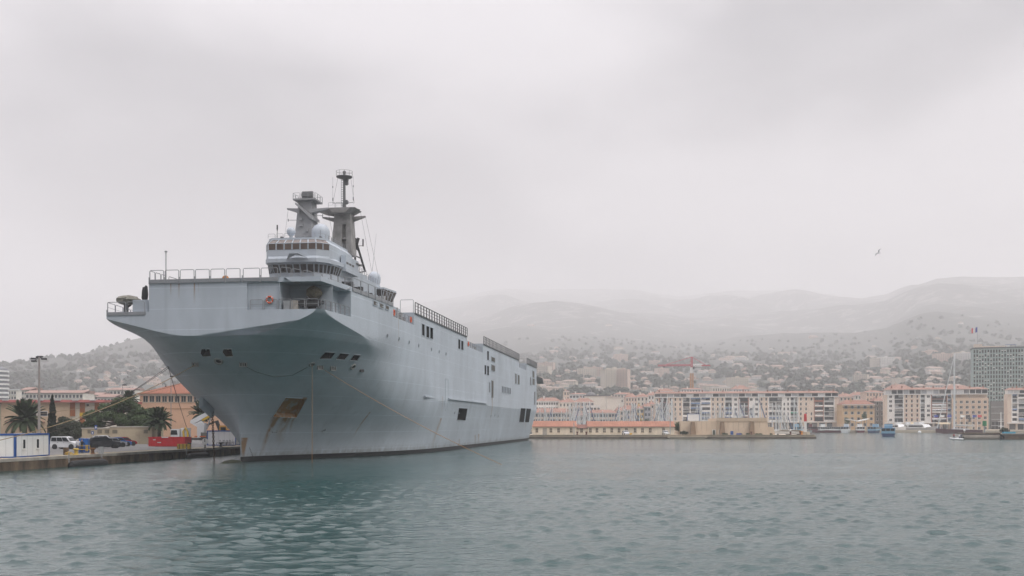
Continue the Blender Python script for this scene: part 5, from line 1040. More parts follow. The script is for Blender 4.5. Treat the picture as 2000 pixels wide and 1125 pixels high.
MB().box(X(155),X(165),Ys+.1,Ys+.17,Z(813),Z(806)).build('yellow_panel', [M_YEL], t); MB().box(X(161),X(172),Ys+.2,Ys+.38,Z(836),Z(828)).build('red_door', [M_ROOFR], t)
for a,b,c,d in ((60,72,814,803),(73,93,813,803)): w_ = MB().box(X(a),X(b),Ys-.04,Ys+.0,Z(c),Z(d)).build('window', [M_WHITE], t); MB().box(X(a)+.1,X(b)-.1,Ys-.06,Ys-.041,Z(c)+.1,Z(d)-.1).build('pane', [M_GLASS], w_)
MB().box(X(15),X(88),Ys-1.2,Ys,Z(825),Z(823.8)).build('canopy', [M_ROOFR], t); MB().box(X(168),X(172.5),Ys+.3,Ys+.4,Z(793),Z(789)).build('wall_box', [M_DARK], t); MB().box(X(176),X(192),Ys+.36,Ys+.4,Z(834),Z(831)).build('strip_window', [M_GLASS], t)
Yo = 262.0; X = lambda px: GX(px,Yo); Z = lambda py: ZY(py,Yo)
t = thing('tile_roofed_building', 'salmon building with orange hipped tile roof beside the bow', 'building', (0,0,0)); M_TILE = mat('orange_roof_tiles', (.33,.135,.085), .85, .22, .8, stretch=(3,1,1)); M_PEACH = mat('peach_render', (.58,.36,.24), .85, .08, .4)
x0,x1 = X(273),X(440); ze, zr = Z(769), Z(746); D = 16
MB().box(x0,x1,Yo,Yo+D,QZ,ze).build('wall', [M_PEACH], t)
e = .7; rf_ = MB(); rx0, rx1 = x0+D*.5, x1-D*.5
rf_.add([(x0-e,Yo-e,ze),(x1+e,Yo-e,ze),(x1+e,Yo+D+e,ze),(x0-e,Yo+D+e,ze),(rx0,Yo+D/2,zr),(rx1,Yo+D/2,zr)], [(0,1,5,4),(1,2,5),(2,3,4,5),(3,0,4),(0,3,2,1)]); rf_.build('roof', [M_TILE], t)
for i in range(60):
    x = x0-e + (x1-x0+2*e)*i/60; f = min(1,max(0,min((x-x0+e)/(rx0-x0+e),(x1+e-x)/(x1+e-rx1)))); MB().cyl((x,Yo-e,ze+.03),(x,Yo-e+(D/2+e)*f,ze+(zr-ze)*f+.03),.09,n=5,cap=False).build('tile_row', [M_TILE], t)
MB().box(x0-.3,x1+.3,Yo-.3,Yo,ze-.5,ze-.02).build('cornice', [M_PALE], t); MB().box(x0-.05,x1+.05,Yo-.08,Yo,Z(799),Z(797.5)).build('string_course', [mat('ochre_trim',(.38,.22,.11),.85)], t); MB().box(x0-.05,x1+.05,Yo-.08,Yo,Z(786.5),Z(785.6)).build('string_course', [MATS['ochre_trim']], t)
wm = MB().box(-.75,.75,-.12,.0,-.12,.0,1).box(-.62,.62,-.05,-.03,0,1.5,0).box(-.66,-.58,-.09,0,0,1.5,1).box(.58,.66,-.09,0,0,1.5,1).box(-.03,.03,-.09,-.05,0,1.5,1).box(-.75,.75,-.1,0,1.5,1.6,1).mesh('window', [M_GLASS, M_PALE])
for i in range(12): link('window', wm, t, (X(284.5)+i*1.62, Yo, Z(785)))
MB().cyl((X(311),Yo+5,ze+1.2),(X(311),Yo+5,Z(752)),.2).build('chimney', [M_DARK], t)
# distant housing and a round tower left of the ship
M_FLAT = mat('cream_render_far', (.68,.63,.56), .85, .08, .2); M_PINKR = mat('pink_roof_far', (.32,.20,.165), .85, .15, .4)
far_win = MB().box(-.8,.8,-.12,-.02,0,1.5,0).box(-.95,.95,-.5,-.02,-.25,-.05,1).mesh('window', [M_GLASS, M_WHITE])
def flats(label, px0, px1, pyt, Y, cols, rows, roof=True, wallm=None, depth=14, name='apartment_block', zb=0.0, cat='building', group='far housing left of the ship'):
    x0,x1 = GX(px0,Y),GX(px1,Y); z1 = ZY(pyt,Y); t = thing(name, label, cat, (x0,Y,zb), 0, group); MB().box(0,x1-x0,0,depth,-8,z1-zb).build('wall', [wallm or M_FLAT], t)
    if roof: MB().prism([(-.6,-.6,z1-zb),(x1-x0+.6,-.6,z1-zb),(x1-x0+.6,depth/2,z1-zb+1.5),(-.6,depth/2,z1-zb+1.5)], (0,0,.25)).build('roof', [M_PINKR], t); MB().box(-.3,x1-x0+.3,depth/2,depth+.3,z1-zb+.0,z1-zb+1.5).build('roof_back', [M_PINKR], t)
    else: MB().box(-.3,x1-x0+.3,-.3,depth+.3,z1-zb,z1-zb+.5).build('parapet', [M_WHITE], t)
    fh = 3.0; sx_ = (x1-x0)/cols
    for r_ in range(rows):
        for c_ in range(cols): link('window', far_win, t, (sx_*(c_+.5),0,z1-zb-2.3-r_*fh), 0, (min(1,sx_/2.6),1,1))
    return t
flats('long cream apartment block with pink roof behind the long shed', 50, 162, 768, 520, 16, 4); flats('cream end block with pink roof at the left of the apartment row', 42, 58, 762, 540, 3, 4); flats('white flat-roofed block beside the round tower', 16, 32, 762, 600, 3, 3, False); flats('pink-roofed apartment block behind the pine', 214, 264, 762, 620, 7, 4); flats('low white block left of the tile-roofed building', 168, 196, 772, 560, 5, 2); flats('white block under the mooring ropes', 190, 222, 776, 500, 5, 2)
t = thing('round_tower', 'round white apartment tower with balcony bands at the left edge', 'tower', (GX(-4,560),560.0,0)); zt = ZY(720,560); r_ = GX(16,560)-GX(-4,560)
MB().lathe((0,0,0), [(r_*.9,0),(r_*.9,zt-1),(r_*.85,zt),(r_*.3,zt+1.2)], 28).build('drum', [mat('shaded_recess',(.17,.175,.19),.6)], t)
for i in range(9): MB().lathe((0,0,zt-2-i*2.35), [(r_*.88,0),(r_,0),(r_,.95),(r_*.88,.95)], 28).build('balcony_band', [M_WHITE], t)
# ------------------------------------------------------------------ pier in the middle distance
Yp = 332.0; PZ = 1.15; PX = lambda px, Y=Yp: GX(px,Y); PZY = lambda py, Y=Yp: ZY(py,Y)
M_STONE = mat('pale_stone', (.50,.42,.32), .9, .18, .35); M_STW = mat('weedy_stone', (.16,.125,.095), .9, .4, .6); M_CREAM = mat('cream_wall', (.68,.61,.50), .88, .16, .5, stretch=(1,1,.4)); M_ROOFO = mat('bright_orange_tiles', (.38,.175,.115), .85, .2, .3)
pier = MB().box(-60,PX(1593),Yp,Yp+34,-2,PZ,0); pier = pier.build('pier', [M_STONE]); tag(pier, kind='structure')
MB().box(-60,PX(1593)+.15,Yp-.25,Yp-.003,-2,.62).build('pier_footing', [M_STW], pier)
k = 0
cp = MB().box(-1.97,1.97,-.2,.6,PZ+.003,PZ+.14).mesh('coping_stone', [M_STONE]); x = PX(1047)-12
while x < PX(1592)-2: link('coping_stone', cp, pier, (x,Yp,random.uniform(-.01,.01))); x += 4.0
def gable(label, px0, px1, Y, pye, pyr, depth, wins, doors, roofm, name='pier_building'):
    x0,x1 = GX(px0,Y),GX(px1,Y); ze,zr = ZY(pye,Y)-PZ,ZY(pyr,Y)-PZ; t = thing(name, label, 'building', (x0,Y,PZ), 0, 'low buildings on the pier'); L_ = x1-x0
    MB().box(0,L_,0,depth,0,ze).prism([(0,0,ze),(0,depth,ze),(0,depth/2,zr-.1)], (L_,0,0)).build('wall', [M_CREAM], t)
    MB().add([(-.2,-.4,ze-.05),(L_+.2,-.4,ze-.05),(L_+.2,depth/2,zr),(-.2,depth/2,zr),(L_+.2,depth+.4,ze-.05),(-.2,depth+.4,ze-.05)], [(0,1,2,3),(3,2,4,5)]).build('roof', [roofm], t); MB().box(-.1,L_+.1,-.42,-.3,ze-.2,ze-.06).build('gutter', [M_DARK], t)
    rows = MB(); n = int(L_/.9); nn_ = Vector((0,-(zr-ze),depth/2+.4)).normalized()
    rowm = MB().cyl((0,-.4,ze-.01),(0,depth/2,zr+.04),.07,n=5,cap=False).mesh('tile_row', [roofm])
    for i in range(n): link('tile_row', rowm, t, (.3+i*.9,0,0))
    for px in wins: x = GX(px,Y)-x0; w_ = MB().box(x-.42,x+.42,-.04,.0,.85,2.25).build('window', [mat('dark_shutter',(.075,.065,.055),.8)], t); MB().box(x-.035,x+.035,-.06,-.041,.9,2.2).box(x-.42,x+.42,-.06,-.041,1.5,1.56).build('window_bar', [M_CREAM], w_); MB().box(x-.55,x+.55,-.14,0,.74,.845).build('sill', [M_STONE], w_)
    for px, m in doors: x = GX(px,Y)-x0; MB().box(x-.7,x+.7,-.05,0,0,2.2).build('door', [m], t)
    return t
M_DG = mat('grey_door', (.33,.31,.28), .8)
gable('long low cream building with orange tile roof beside the ship stern', 1040, 1126, 340, 833, 822, 7, (1048.5,1076,1091,1115.5), ((1064,M_DG),), M_ROOFO)
gable('low link building with brown roof between two orange roofs', 1126, 1148, 340.5, 836, 829, 5, (1136,), (), mat('brown_tiles',(.26,.13,.10),.9,.2,.6))
gable('longest cream building with orange tile roof in the middle of the pier', 1148, 1317.5, 340, 833, 822.5, 7, (1153,1166,1180.5,1195,1209,1223.5,1240.5,1255,1270,1296), (), M_ROOFO)
for px, lab in ((1121,'thin pale lamp pole before the left pier roof'),(1309,'thin pale lamp pole before the right end of the pier roof')): t = thing('pole', lab, 'pole', (GX(px,337),337.0,PZ)); MB().cyl((0,0,0),(0,0,ZY(826 if px < 1200 else 820,337)-PZ),.16,.12).build('shaft', [M_STEEL], t)
# fort wall of stone, with buttresses
Yf = 341.0; t = thing('fort_wall', 'tall tan stone fort wall with buttresses on the pier', 'wall', (0,0,0)); M_FORT = mat('tan_fort_stone', (.58,.47,.36), .9, .12, .3, stretch=(1,1,.25)); X = lambda px: GX(px,Yf); Z = lambda py: ZY(py,Yf)
MB().box(X(1329),X(1400),Yf+.3,Yf+16,PZ,Z(822.5)).build('lower_wall', [M_FORT], t); MB().prism([(X(1400),Yf,PZ),(X(1503),Yf,PZ),(X(1498),Yf,Z(817)),(X(1400),Yf,Z(817))], (0,15,0)).build('upper_wall', [M_FORT], t); MB().box(X(1400)-.1,X(1498)+.1,Yf-.2,Yf,Z(823),Z(817)+.15).build('parapet', [mat('tan_parapet',(.50,.40,.30),.9)], t); MB().prism([(X(1503),Yf+.4,PZ),(X(1515),Yf+.4,PZ),(X(1511),Yf+.4,Z(834)),(X(1500),Yf+.4,Z(834))], (0,10,0)).build('end_wall', [M_FORT], t)
for px, top in ((1353,824),(1410,824),(1467.5,823)):
    w_ = .95; MB().prism([(X(px)-w_,Yf+.25,PZ),(X(px)+w_,Yf+.25,PZ),(X(px)+w_*.55,Yf+.25,Z(top)),(X(px)-w_*.55,Yf+.25,Z(top))], (0,-1.3,0)).build('buttress', [mat('brown_stone',(.27,.19,.13),.9,.2,.6)], t)
for i in range(8): z0 = PZ+.2+i*.62; MB().box(X(1499.2)+.9*(1-i/9),X(1500.4)+.9*(1-i/9),Yf-.12,Yf,z0,z0+.4).build('quoin', [M_PALE], t)
for i in range(13): x = X(1360)+i*1.75; MB().box(x,x+.06,Yf-.02 if x > X(1400) else Yf+.28,Yf if x > X(1400) else Yf+.3,Z(836+3*(i%3)),Z(824)).build('drain_stain', [mat('dark_stain',(.22,.165,.12),.9)], t)
for px in (1394.5,1407): g = MB().box(X(px)-.55,X(px)+.55,Yf-.1,Yf,PZ,PZ+1.75).build('door_frame', [M_WHITE], t); MB().box(X(px)-.38,X(px)+.38,Yf-.13,Yf-.102,PZ+.05,PZ+1.6).build('door_leaf', [mat('dark_green_door',(.03,.05,.035),.6)], g)
t = thing('screen_board', 'blank white board with blue edge above the fort wall', 'board', (X(1349),Yf+6,Z(822.5))); w_ = X(1372)-X(1349); h_ = Z(808.5)-Z(822.5); MB().box(0,w_,0,.15,.15,h_).build('panel', [M_PANEL], t); MB().box(-.12,w_+.12,-.03,.18,h_,h_+.14).box(-.12,0,-.03,.18,0,h_).box(w_,w_+.12,-.03,.18,0,h_).build('frame', [M_BLUE], t)
# red and white harbour beacon on the pier head
t = thing('harbour_beacon', 'slender beacon tower with red top and white base on the pier head', 'beacon', (GX(1573,344),344.0,PZ)); zt = ZY(808,344)-PZ; zm = ZY(823,344)-PZ
MB().lathe((0,0,0), [(1.5,0),(1.5,1.0),(1.1,1.05)], 12).build('plinth', [M_STONE], t); MB().cyl((0,0,1.05),(0,0,zm),.42,.4,16).build('lower_shaft', [M_WHITE], t); MB().lathe((0,0,0), [(.46,zm),(.46,zt-.3),(.25,zt)], 16).build('upper_shaft', [mat('signal_red',(.50,.012,.018),.5,.08)], t)
for x in (-1.3,1.3): MB().tube([(x,-1.2,1.0),(x,-1.2,2.0),(x,1.2,2.0),(x,1.2,1.0)],.04).build('railing', [M_WHITE], t)
# boats laid up ashore, small things on the pier
M_HULLW = mat('white_gelcoat', (.66,.67,.67), .35, .06); M_COVER = mat('boat_cover', (.40,.385,.35), .9, .15, 1)
def loft_boat(mb, L_, B_, D_, m=0, bow=.35, z0=0.0, sheer=.25):
    """open-topped hull outline, pointed at +x"""
    st = []
    for i in range(9):
        f = i/8; b = B_/2*min(1, ((1-f)/bow)**.6 if f > 1-bow else 1)*(.88+.12*min(1,f*3)); zs = z0 + D_ + sheer*f*f; zk = z0 + .25*D_*max(0,f-.75)*4
        st.append([(-L_/2+L_*f,-b,zs),(-L_/2+L_*f,-b*.78,zk),(-L_/2+L_*f,b*.78,zk),(-L_/2+L_*f,b,zs)])
    vs = [p for s_ in st for p in s_]; fs = []
    for i in range(8):
        for j in range(3): fs.append((i*4+j,(i+1)*4+j,(i+1)*4+j+1,i*4+j+1))
        fs.append((i*4+3,(i+1)*4+3,(i+1)*4,i*4))
    fs += [(0,1,2,3),(35,34,33,32)]; return mb.add(vs, fs, m)
for px, Yb, lab in ((1527,343,'white rigid boat under cover laid up left on the pier head'),(1549,344,'white rigid boat laid up beside the beacon')):
    t = thing('laid_up_boat', lab, 'boat', (GX(px,Yb),Yb,PZ+.35), R(180), 'boats laid up on the pier'); loft_boat(MB(), 5.6, 1.9, .75).build('hull', [M_HULLW], t); MB().prism([(-2.4,-.8,.8),(1.8,-.6,.95),(.4,0,1.35),(-2.2,0,1.3)], (0,1.4,0)).build('cover', [M_COVER], t); MB().box(-1.8,-1.5,-.8,.8,-.35,0).box(1.2,1.5,-.6,.6,-.35,.2).build('cradle', [M_DARK], t)
o = MB().box(-.6,.6,-.4,.4,0,1.3).build('dredge_bucket', [mat('orange_plastic2',(.6,.24,.03),.6)]); o.location = (GX(1565,343.5),343.5,PZ); tag(o, 'orange box beside the white boats on the pier head', 'box')
pb = bpy.data.objects; 
for i,(px,m,lab) in enumerate(((1429.5,M_BLUE,'dark blue cabinet against the fort wall'),(1443,mat('blue_barrow',(.05,.08,.30),.6),'low blue barrow beside the fort wall'))):
    t = thing('wall_cabinet', lab, 'cabinet', (GX(px,339),339.0,PZ)); h_ = 1.3 if i == 0 else .55; MB().box(-.45 if i == 0 else -.8,.45 if i == 0 else .8,-.3,.3,.05,h_).build('body', [m], t); MB().box(-.4,.4,-.33,-.3,h_*.25,h_*.85).build('front', [m], t); MB().box(-.5,.5,-.2,.2,0,.05).build('foot', [M_DARK], t)
blm = MB().lathe((0,0,0), [(.25,0),(.2,.1),(.17,.5),(.3,.62),(.28,.8)], 12).mesh('mooring_bollard', [mat('brown_bollard',(.10,.035,.025),.8)])
for i, px in enumerate((1127.5,1145,1467.5,1544,1563)): tag(link('mooring_bollard', blm, None, (GX(px,334),334.0,PZ+.14), 0, (1.3,1.3,1.3)), ORD[i]+' small dark bollard from the left along the pier edge', 'bollard', 'bollards on the pier')
car('parked_car', 'small white car parked on the pier before the long orange roof', 'hatch', (.66,.67,.70), (GX(1222,336),336.0,PZ), R(100), 'cars on the pier'); car('parked_car', 'pale car parked at the right end of the orange roofed building', 'hatch', (.58,.60,.60), (GX(1300,337.5),337.5,PZ), R(95), 'cars on the pier')
mb = MB().prism([(-3.2,0,.35),(-2.6,0,0),(2.6,0,0),(3.4,0,.5)], (0,1.6,0)); o = mb.build('upturned_dinghy', [mat('yellow_boat',(.62,.36,.06),.6)]); o.scale = (.3,.7,1.4); o.location = (GX(1229,336),336.0,PZ); tag(o, 'small yellow dinghy beside the white car on the pier', 'dinghy')
t = thing('work_pontoon', 'long flat grey-beige pontoon lying along the pier', 'pontoon', (GX(1305,330),330.0,.1)); L_ = GX(1384,330)-GX(1305,330)
MB().prism([(0,0,.25),(.8,0,-.1),(L_-1.2,0,-.1),(L_,0,.75),(L_*.6,0,.62),(L_*.35,0,.85),(0,0,.8)], (0,1.7,0)).build('deck', [M_STONE], t); MB().box(.5,L_-1,-.05,0,.1,.32).build('fender_strip', [M_DARK], t)
def bush(label, px, Y, r_, zb=PZ, h_=1.0, c=None, n=260):
    t = thing('bush', label, 'bush', (GX(px,Y),Y,zb), 0, 'bushes on the pier'); rr = np.random.default_rng(int(px)); leaf_cloud((0,0,h_*.5), (r_,r_*.7,h_*.55), n, .10+.05*r_, rr, shell=.3).build('leaves', [c or M_PINE], t); MB().cyl((0,0,0),(0,0,h_*.6),.06).build('stem', [M_BARK], t)
for px, r_, h_ in ((1414,.6,.7),(1419,.5,.5),(1446,.7,.6),(1461,.8,.6),(1478,.6,.5),(1485,.7,.5),(1506,.5,.5)): bush('low green bush at the foot of the fort wall near column %d' % 0 if False else 'low green bush at the foot of the tan fort wall', px, 339.6, r_, PZ, h_)
single_out([(o.location.x/o.location.y, o) for o in bpy.data.objects if o.get('category') == 'bush'])
bush('grey-green bush at the left end of the fort wall', 1336, 339, 1.6, PZ, 1.3, M_OLIVE, 700); bush('green shrub between the orange roof and the fort', 1324, 344, 1.7, PZ+1.2, 3.0, M_PINE, 800)
# ------------------------------------------------------------------ town quay and waterfront blocks
Yt = 600.0; TZ = 1.4
town = MB().prism([(-60,620,TZ),(-60,840,TZ),(1400,840,TZ),(1400,380,TZ),(300,538,TZ),(180,575,TZ),(60,588,TZ)], (0,0,-4)).build('town_quay', [M_STONE]); tag(town, kind='structure')
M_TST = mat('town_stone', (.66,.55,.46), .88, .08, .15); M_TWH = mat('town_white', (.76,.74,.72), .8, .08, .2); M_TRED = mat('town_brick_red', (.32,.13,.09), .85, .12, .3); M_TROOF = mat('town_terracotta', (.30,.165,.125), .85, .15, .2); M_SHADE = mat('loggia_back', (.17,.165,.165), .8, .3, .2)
AWN = [mat('awning_blue',(.09,.15,.26),.8), mat('awning_white',(.6,.6,.6),.8), mat('awning_green',(.05,.22,.14),.8), mat('awning_grey',(.35,.36,.38),.8)]
rnd = random.Random(3)
narrow_w = MB().box(-.42,.42,-.02,.12,0,1.65,0).box(-.5,.5,-.14,-.021,-.14,0,1).box(-.5,-.42,-.06,.1,0,1.65,1).box(.42,.5,-.06,.1,0,1.65,1).mesh('window', [M_GLASS, M_TWH])
square_w = MB().box(-.75,.75,-.02,.12,0,1.4,0).box(-.85,.85,-.12,-.021,-.14,0,1).box(-.85,-.75,-.08,.1,0,1.4,1).box(.75,.85,-.08,.1,0,1.4,1).box(-.04,.04,-.06,-.02,0,1.4,1).mesh('window', [M_GLASS, M_TWH])
shut_w = MB().box(-.42,.42,-.02,.12,0,1.65,0).box(-.85,-.44,-.08,-.01,0,1.65,2).box(.44,.85,-.08,-.01,0,1.65,2).box(-.6,.6,-.14,-.021,-.14,0,1).mesh('window', [M_GLASS, M_TWH, mat('grey_blue_shutter',(.20,.22,.24),.8)])
red_w = MB().box(-.42,.42,-.02,.12,0,1.65,0).box(-.5,.5,-.14,-.021,-.14,0,1).box(-.6,.6,-.25,-.01,1.5,1.7,2).mesh('window', [M_GLASS, M_TWH, mat('red_awning',(.34,.08,.06),.8)])
def facade(t, sx, bays, z0, fh, nf):
    """bays: (px0, px1, kind, accent); each window, slab, awning and balcony is its own piece"""
    for a, b, kind, ac in bays:
        xa, xb_ = sx(a), sx(b); w_ = xb_-xa
        if kind in ('L','R','G','B'):
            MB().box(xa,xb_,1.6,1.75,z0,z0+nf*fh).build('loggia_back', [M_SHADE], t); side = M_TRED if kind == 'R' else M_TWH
            MB().box(xa-.12,xa+.35,-.15,1.6,z0,z0+nf*fh).box(xb_-.35,xb_+.12,-.15,1.6,z0,z0+nf*fh).build('pier', [side], t)
            for f in range(nf):
                z = z0+f*fh; MB().box(xa+.35,xb_-.35,-.1,1.6,z-.14,z+.12).build('floor_slab', [M_TRED if kind == 'R' else M_TWH], t)
                bal = rnd.choice([M_TWH, M_GLASS, M_STEEL, M_GLASS, M_TRED if kind == 'R' else M_STEEL]); MB().box(xa+.35,xb_-.35,-.08,-.02,z+.12,z+1.0).build('balcony_front', [bal], t)
                n = max(1,int(w_/2.2))
                for j in range(n):
                    xx = xa+.4+(w_-.8)*j/n; ww = (w_-.8)/n
                    MB().box(xx+.05,xx+ww-.05,1.5,1.595,z+.15,z+2.3).build('glass_door', [M_GLASS if rnd.random() < .7 else M_TWH], t)
                if ac is not None and rnd.random() < (.35 if kind != 'B' else .55): MB().prism([(xa+.4,0,z+fh-.2),(xb_-.4,0,z+fh-.2),(xb_-.4,-.5,z+fh-.2-rnd.uniform(.5,1.3)),(xa+.4,-.5,z+fh-.2-.9)], (0,.05,.02)).build('awning', [AWN[ac]], t)
        else:
            MB().box(xa,xb_,0,1.5,z0,z0+nf*fh).build('bay_wall', [M_TST if kind[0] == 'S' else M_TWH], t); n = int(kind[1])
            me = {'n':narrow_w,'q':square_w,'s':shut_w,'r':red_w}[kind[2]]
            for f in range(nf):
                for j in range(n):
                    if rnd.random() < .08: continue
                    link('window', me, t, (xa+w_*(j+.5)/n, 0, z0+f*fh+.75))
            for f in range(1,nf): MB().box(xa+.02,xb_-.02,-.05,0,z0+f*fh-.1,z0+f*fh).build('string_course', [M_TST if kind[0] == 'S' else M_TWH], t)
def attic(t, xa, xb_, y0, z0, h_, n, m):
    MB().box(xa,xb_,y0+.6,y0+9,z0,z0+h_).build('attic_wall', [m], t); MB().box(xa-.2,xb_+.2,y0-.6,y0+1.2,z0-.22,z0+.02).build('attic_ledge', [M_TWH], t)
    for j in range(n):
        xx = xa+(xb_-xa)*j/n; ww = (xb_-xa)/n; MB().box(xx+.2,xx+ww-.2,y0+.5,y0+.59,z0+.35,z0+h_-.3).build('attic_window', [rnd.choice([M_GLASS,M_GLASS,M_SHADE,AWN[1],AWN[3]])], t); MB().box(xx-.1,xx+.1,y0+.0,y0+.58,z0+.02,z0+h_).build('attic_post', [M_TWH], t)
def along_front(px0, Y0, rz):
    """distance along a front turned by rz from its left corner at column px0 to another column"""
    X0 = GX(px0,Y0)
    def f(px): k = (px-1000)/F; return (k*Y0-X0)/(math.cos(rz)-k*math.sin(rz))
    return f
def block(label, px0, px1, pya, pyr, bays, fh, nf, n_att, name='waterfront_block', Y0=Yt, rz=0.0):
    sx = along_front(px0, Y0, rz); X0 = GX(px0,Y0); L_ = sx(px1); Ym = Y0 + .5*L_*math.sin(rz); z1 = ZY(pya,Ym)-TZ; zr = ZY(pyr,Ym)-TZ; gz = z1-fh*nf; t = thing(name, label, 'building', (X0,Y0,TZ), rz)
    MB().box(.05,L_-.05,1.76,12,0,z1).build('core_wall', [M_TST], t)
    facade(t, sx, bays, gz, fh, nf)
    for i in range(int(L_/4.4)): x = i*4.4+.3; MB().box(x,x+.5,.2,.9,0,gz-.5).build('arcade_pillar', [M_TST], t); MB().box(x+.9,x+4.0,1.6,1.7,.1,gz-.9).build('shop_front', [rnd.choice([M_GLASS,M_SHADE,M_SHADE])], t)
    MB().box(-.1,L_+.1,-.3,1.75,gz-.55,gz-.02).build('arcade_beam', [M_TWH], t)
    attic(t, .1, L_-.1, 0, z1, zr-z1-1.2, n_att, M_TWH); zt = zr-1.2
    MB().add([(-.4,-.2,zt),(L_+.4,-.2,zt),(L_-1.5,5.5,zr+.15),(1.5,5.5,zr+.15),(L_+.4,11.5,zt),(-.4,11.5,zt)], [(0,1,2,3),(3,2,4,5),(1,4,2),(0,3,5),(0,5,4,1)]).build('roof', [M_TROOF], t)
    for i in range(9): x = 3+i*(L_-6)/8+rnd.uniform(-1.5,1.5); MB().box(x,x+.8,3.5,4.3,zr-.9,zr+rnd.uniform(.6,1.2)).build('chimney', [M_TROOF], t)
    return t, sx, Ym
b1 = [(1278,1288,'S1q',None),(1288,1305,'R',None),(1305,1333,'S3n',None),(1333,1348,'G',2),(1348,1369,'B',0),(1369,1388,'B',0),(1388,1415.5,'S3n',None),(1415.5,1430.5,'B',0),(1430.5,1443,'W1q',None),(1443,1462,'R',None),(1462,1483,'W2q',None),(1483,1501,'S2n',None),(1501,1528,'B',0),(1528,1543,'W2n',None),(1543,1559,'G',2),(1559,1590,'S3n',None),(1590,1609,'R',None),(1609,1630,'G',2),(1630,1638,'S0n',None)]
block('long waterfront apartment block with loggias and terracotta roof behind the fort', 1278, 1638, 775.5, 764, b1, 2.95, 5, 28, Y0=628.0, rz=R(-9))
b2 = [(1729,1733,'S0n',None),(1733,1746,'W1q',1),(1746,1765,'L',3),(1765,1797,'S3r',None),(1797,1807.5,'L',3),(1807.5,1819,'W1q',None),(1819,1850,'R',1),(1850,1859,'B',0)]
t2, sx2, Ym2 = block('waterfront apartment block with red loggias left of the green tower', 1729, 1930, 770, 756.5, b2, 2.75, 6, 17, Y0=606.0, rz=R(-13))
xa, xb_ = sx2(1858), sx2(1929); zw = ZY(777,Ym2-8)-TZ; MB().box(xa,xb_,-2.2,1.6,0,zw).build('projecting_wing', [mat('pink_stone',(.55,.42,.32),.88,.06,.3)], t2)
for r_ in range(6):
    for c_ in range(6): link('window', square_w, t2, (xa+(xb_-xa)*(c_+.55)/6.1, -2.2, zw-3.1-r_*3.05), 0, (1.0,1,1.05))
b3 = [(1968,1976,'S0n',None),(1976,1988,'B',0),(1988,2003,'B',0),(2003,2020,'S2q',None),(2020,2040,'L',3),(2040,2060,'S2n',None)]
block('waterfront block with blue awnings cut off by the right edge', 1968, 2060, 769, 757, b3, 2.75, 6, 8, Y0=590.0, rz=R(-16))
# beige four-storey house
def house_block(label, px0, px1, pye, pyr, Y, cols, rows, wm_, rm, winme, base=TZ, depth=11, fh=3.2, name='town_house', zoff=.9, group='old town houses', hip=True):
    X0 = GX(px0,Y); L_ = GX(px1,Y)-X0; ze, zr = ZY(pye,Y)-base, ZY(pyr,Y)-base; t = thing(name, label, 'building', (X0,Y,base), 0, group); MB().box(0,L_,0,depth,-4,ze).build('wall', [wm_], t); h_ = min(L_,depth)/2*.6 if hip else 0
    if pyr == pye: MB().box(-.2,L_+.2,-.2,depth+.2,ze,ze+.45).build('parapet', [rm], t)
    else: MB().add([(-.4,-.4,ze),(L_+.4,-.4,ze),(L_+.4,depth+.4,ze),(-.4,depth+.4,ze),(h_,depth/2,zr),(L_-h_,depth/2,zr)], [(0,1,5,4),(1,2,5),(2,3,4,5),(3,0,4),(0,3,2,1)]).build('roof', [rm], t); MB().box(L_*.3,L_*.3+.8,depth*.3,depth*.3+.8,ze,zr+.9).build('chimney', [wm_], t); MB().box(-.3,L_+.3,-.3,0,ze-.4,ze-.02).build('cornice', [M_TWH], t)
    for r_ in range(rows):
        for c_ in range(cols): link('window', winme, t, (L_*(c_+.5)/cols, 0, ze-2.4-r_*fh), 0, (min(1.1,L_/cols/2.2),1,1))
    return t
house_block('ochre four-storey waterfront house with low tiled roof', 1646, 1708, 790, 781, 598, 5, 4, mat('ochre_render',(.52,.36,.21),.88,.08,.3), mat('red_brown_tiles',(.28,.13,.09),.85,.15,.4), shut_w, fh=3.4)
o = bpy.data.objects['town_house']; MB().box(-.3,GX(1708,598)-GX(1646,598)+.3,-.9,0,ZY(796,598)-TZ,ZY(795,598)-TZ).build('balcony', [M_DARK], o)
house_block('narrow dark stone house in the gap beside the ochre one', 1709, 1727, 783, 775, 622, 2, 5, mat('dark_stone',(.16,.14,.125),.9), M_TROOF, narrow_w)
# green curtain-wall tower
Yg = 640.0; rzg = R(-19); sxg = along_front(1900.5, Yg, rzg); X0 = GX(1900.5,Yg); t = thing('office_tower', 'tall green-grey office tower with dense window grid at the right', 'tower', (X0,Yg,TZ), rzg); L_ = sxg(1999); zt = ZY(680,Yg-5)-TZ; M_TEAL = mat('teal_cladding', (.27,.345,.33), .6, .1, .3)
MB().box(0,L_,0,16,0,zt).build('shaft', [M_TEAL], t); MB().box(-.4,L_+.4,-.4,16.4,zt,zt+.7).build('cornice', [mat('dark_teal',(.07,.09,.09),.6)], t)
pwn = MB().box(-.43,.43,-.06,-.005,0,1.75).mesh('window', [mat('tower_glass',(.028,.026,.030),.15,.3,.3)]); pwh = MB().box(-.45,.45,-.09,-.005,0,.62).mesh('white_panel', [mat('pale_panel',(.66,.66,.63),.7)]); fin = MB().box(-.09,.09,-.22,-.005,0,zt-.2).mesh('fin', [mat('pale_teal',(.40,.48,.46),.6)])
cols = 18; rr = random.Random(5)
for c_ in range(cols):
    x = L_*(c_+.5)/cols; link('fin', fin, t, (L_*c_/cols,0,0))
    for r_ in range(15):
        z = zt-2.7-r_*2.63
        if z < 1: continue
        link('window', pwn, t, (x,0,z))
        if rr.random() < .36: link('white_panel', pwh, t, (x,0,z+1.0 if rr.random() < .7 else z-.4))
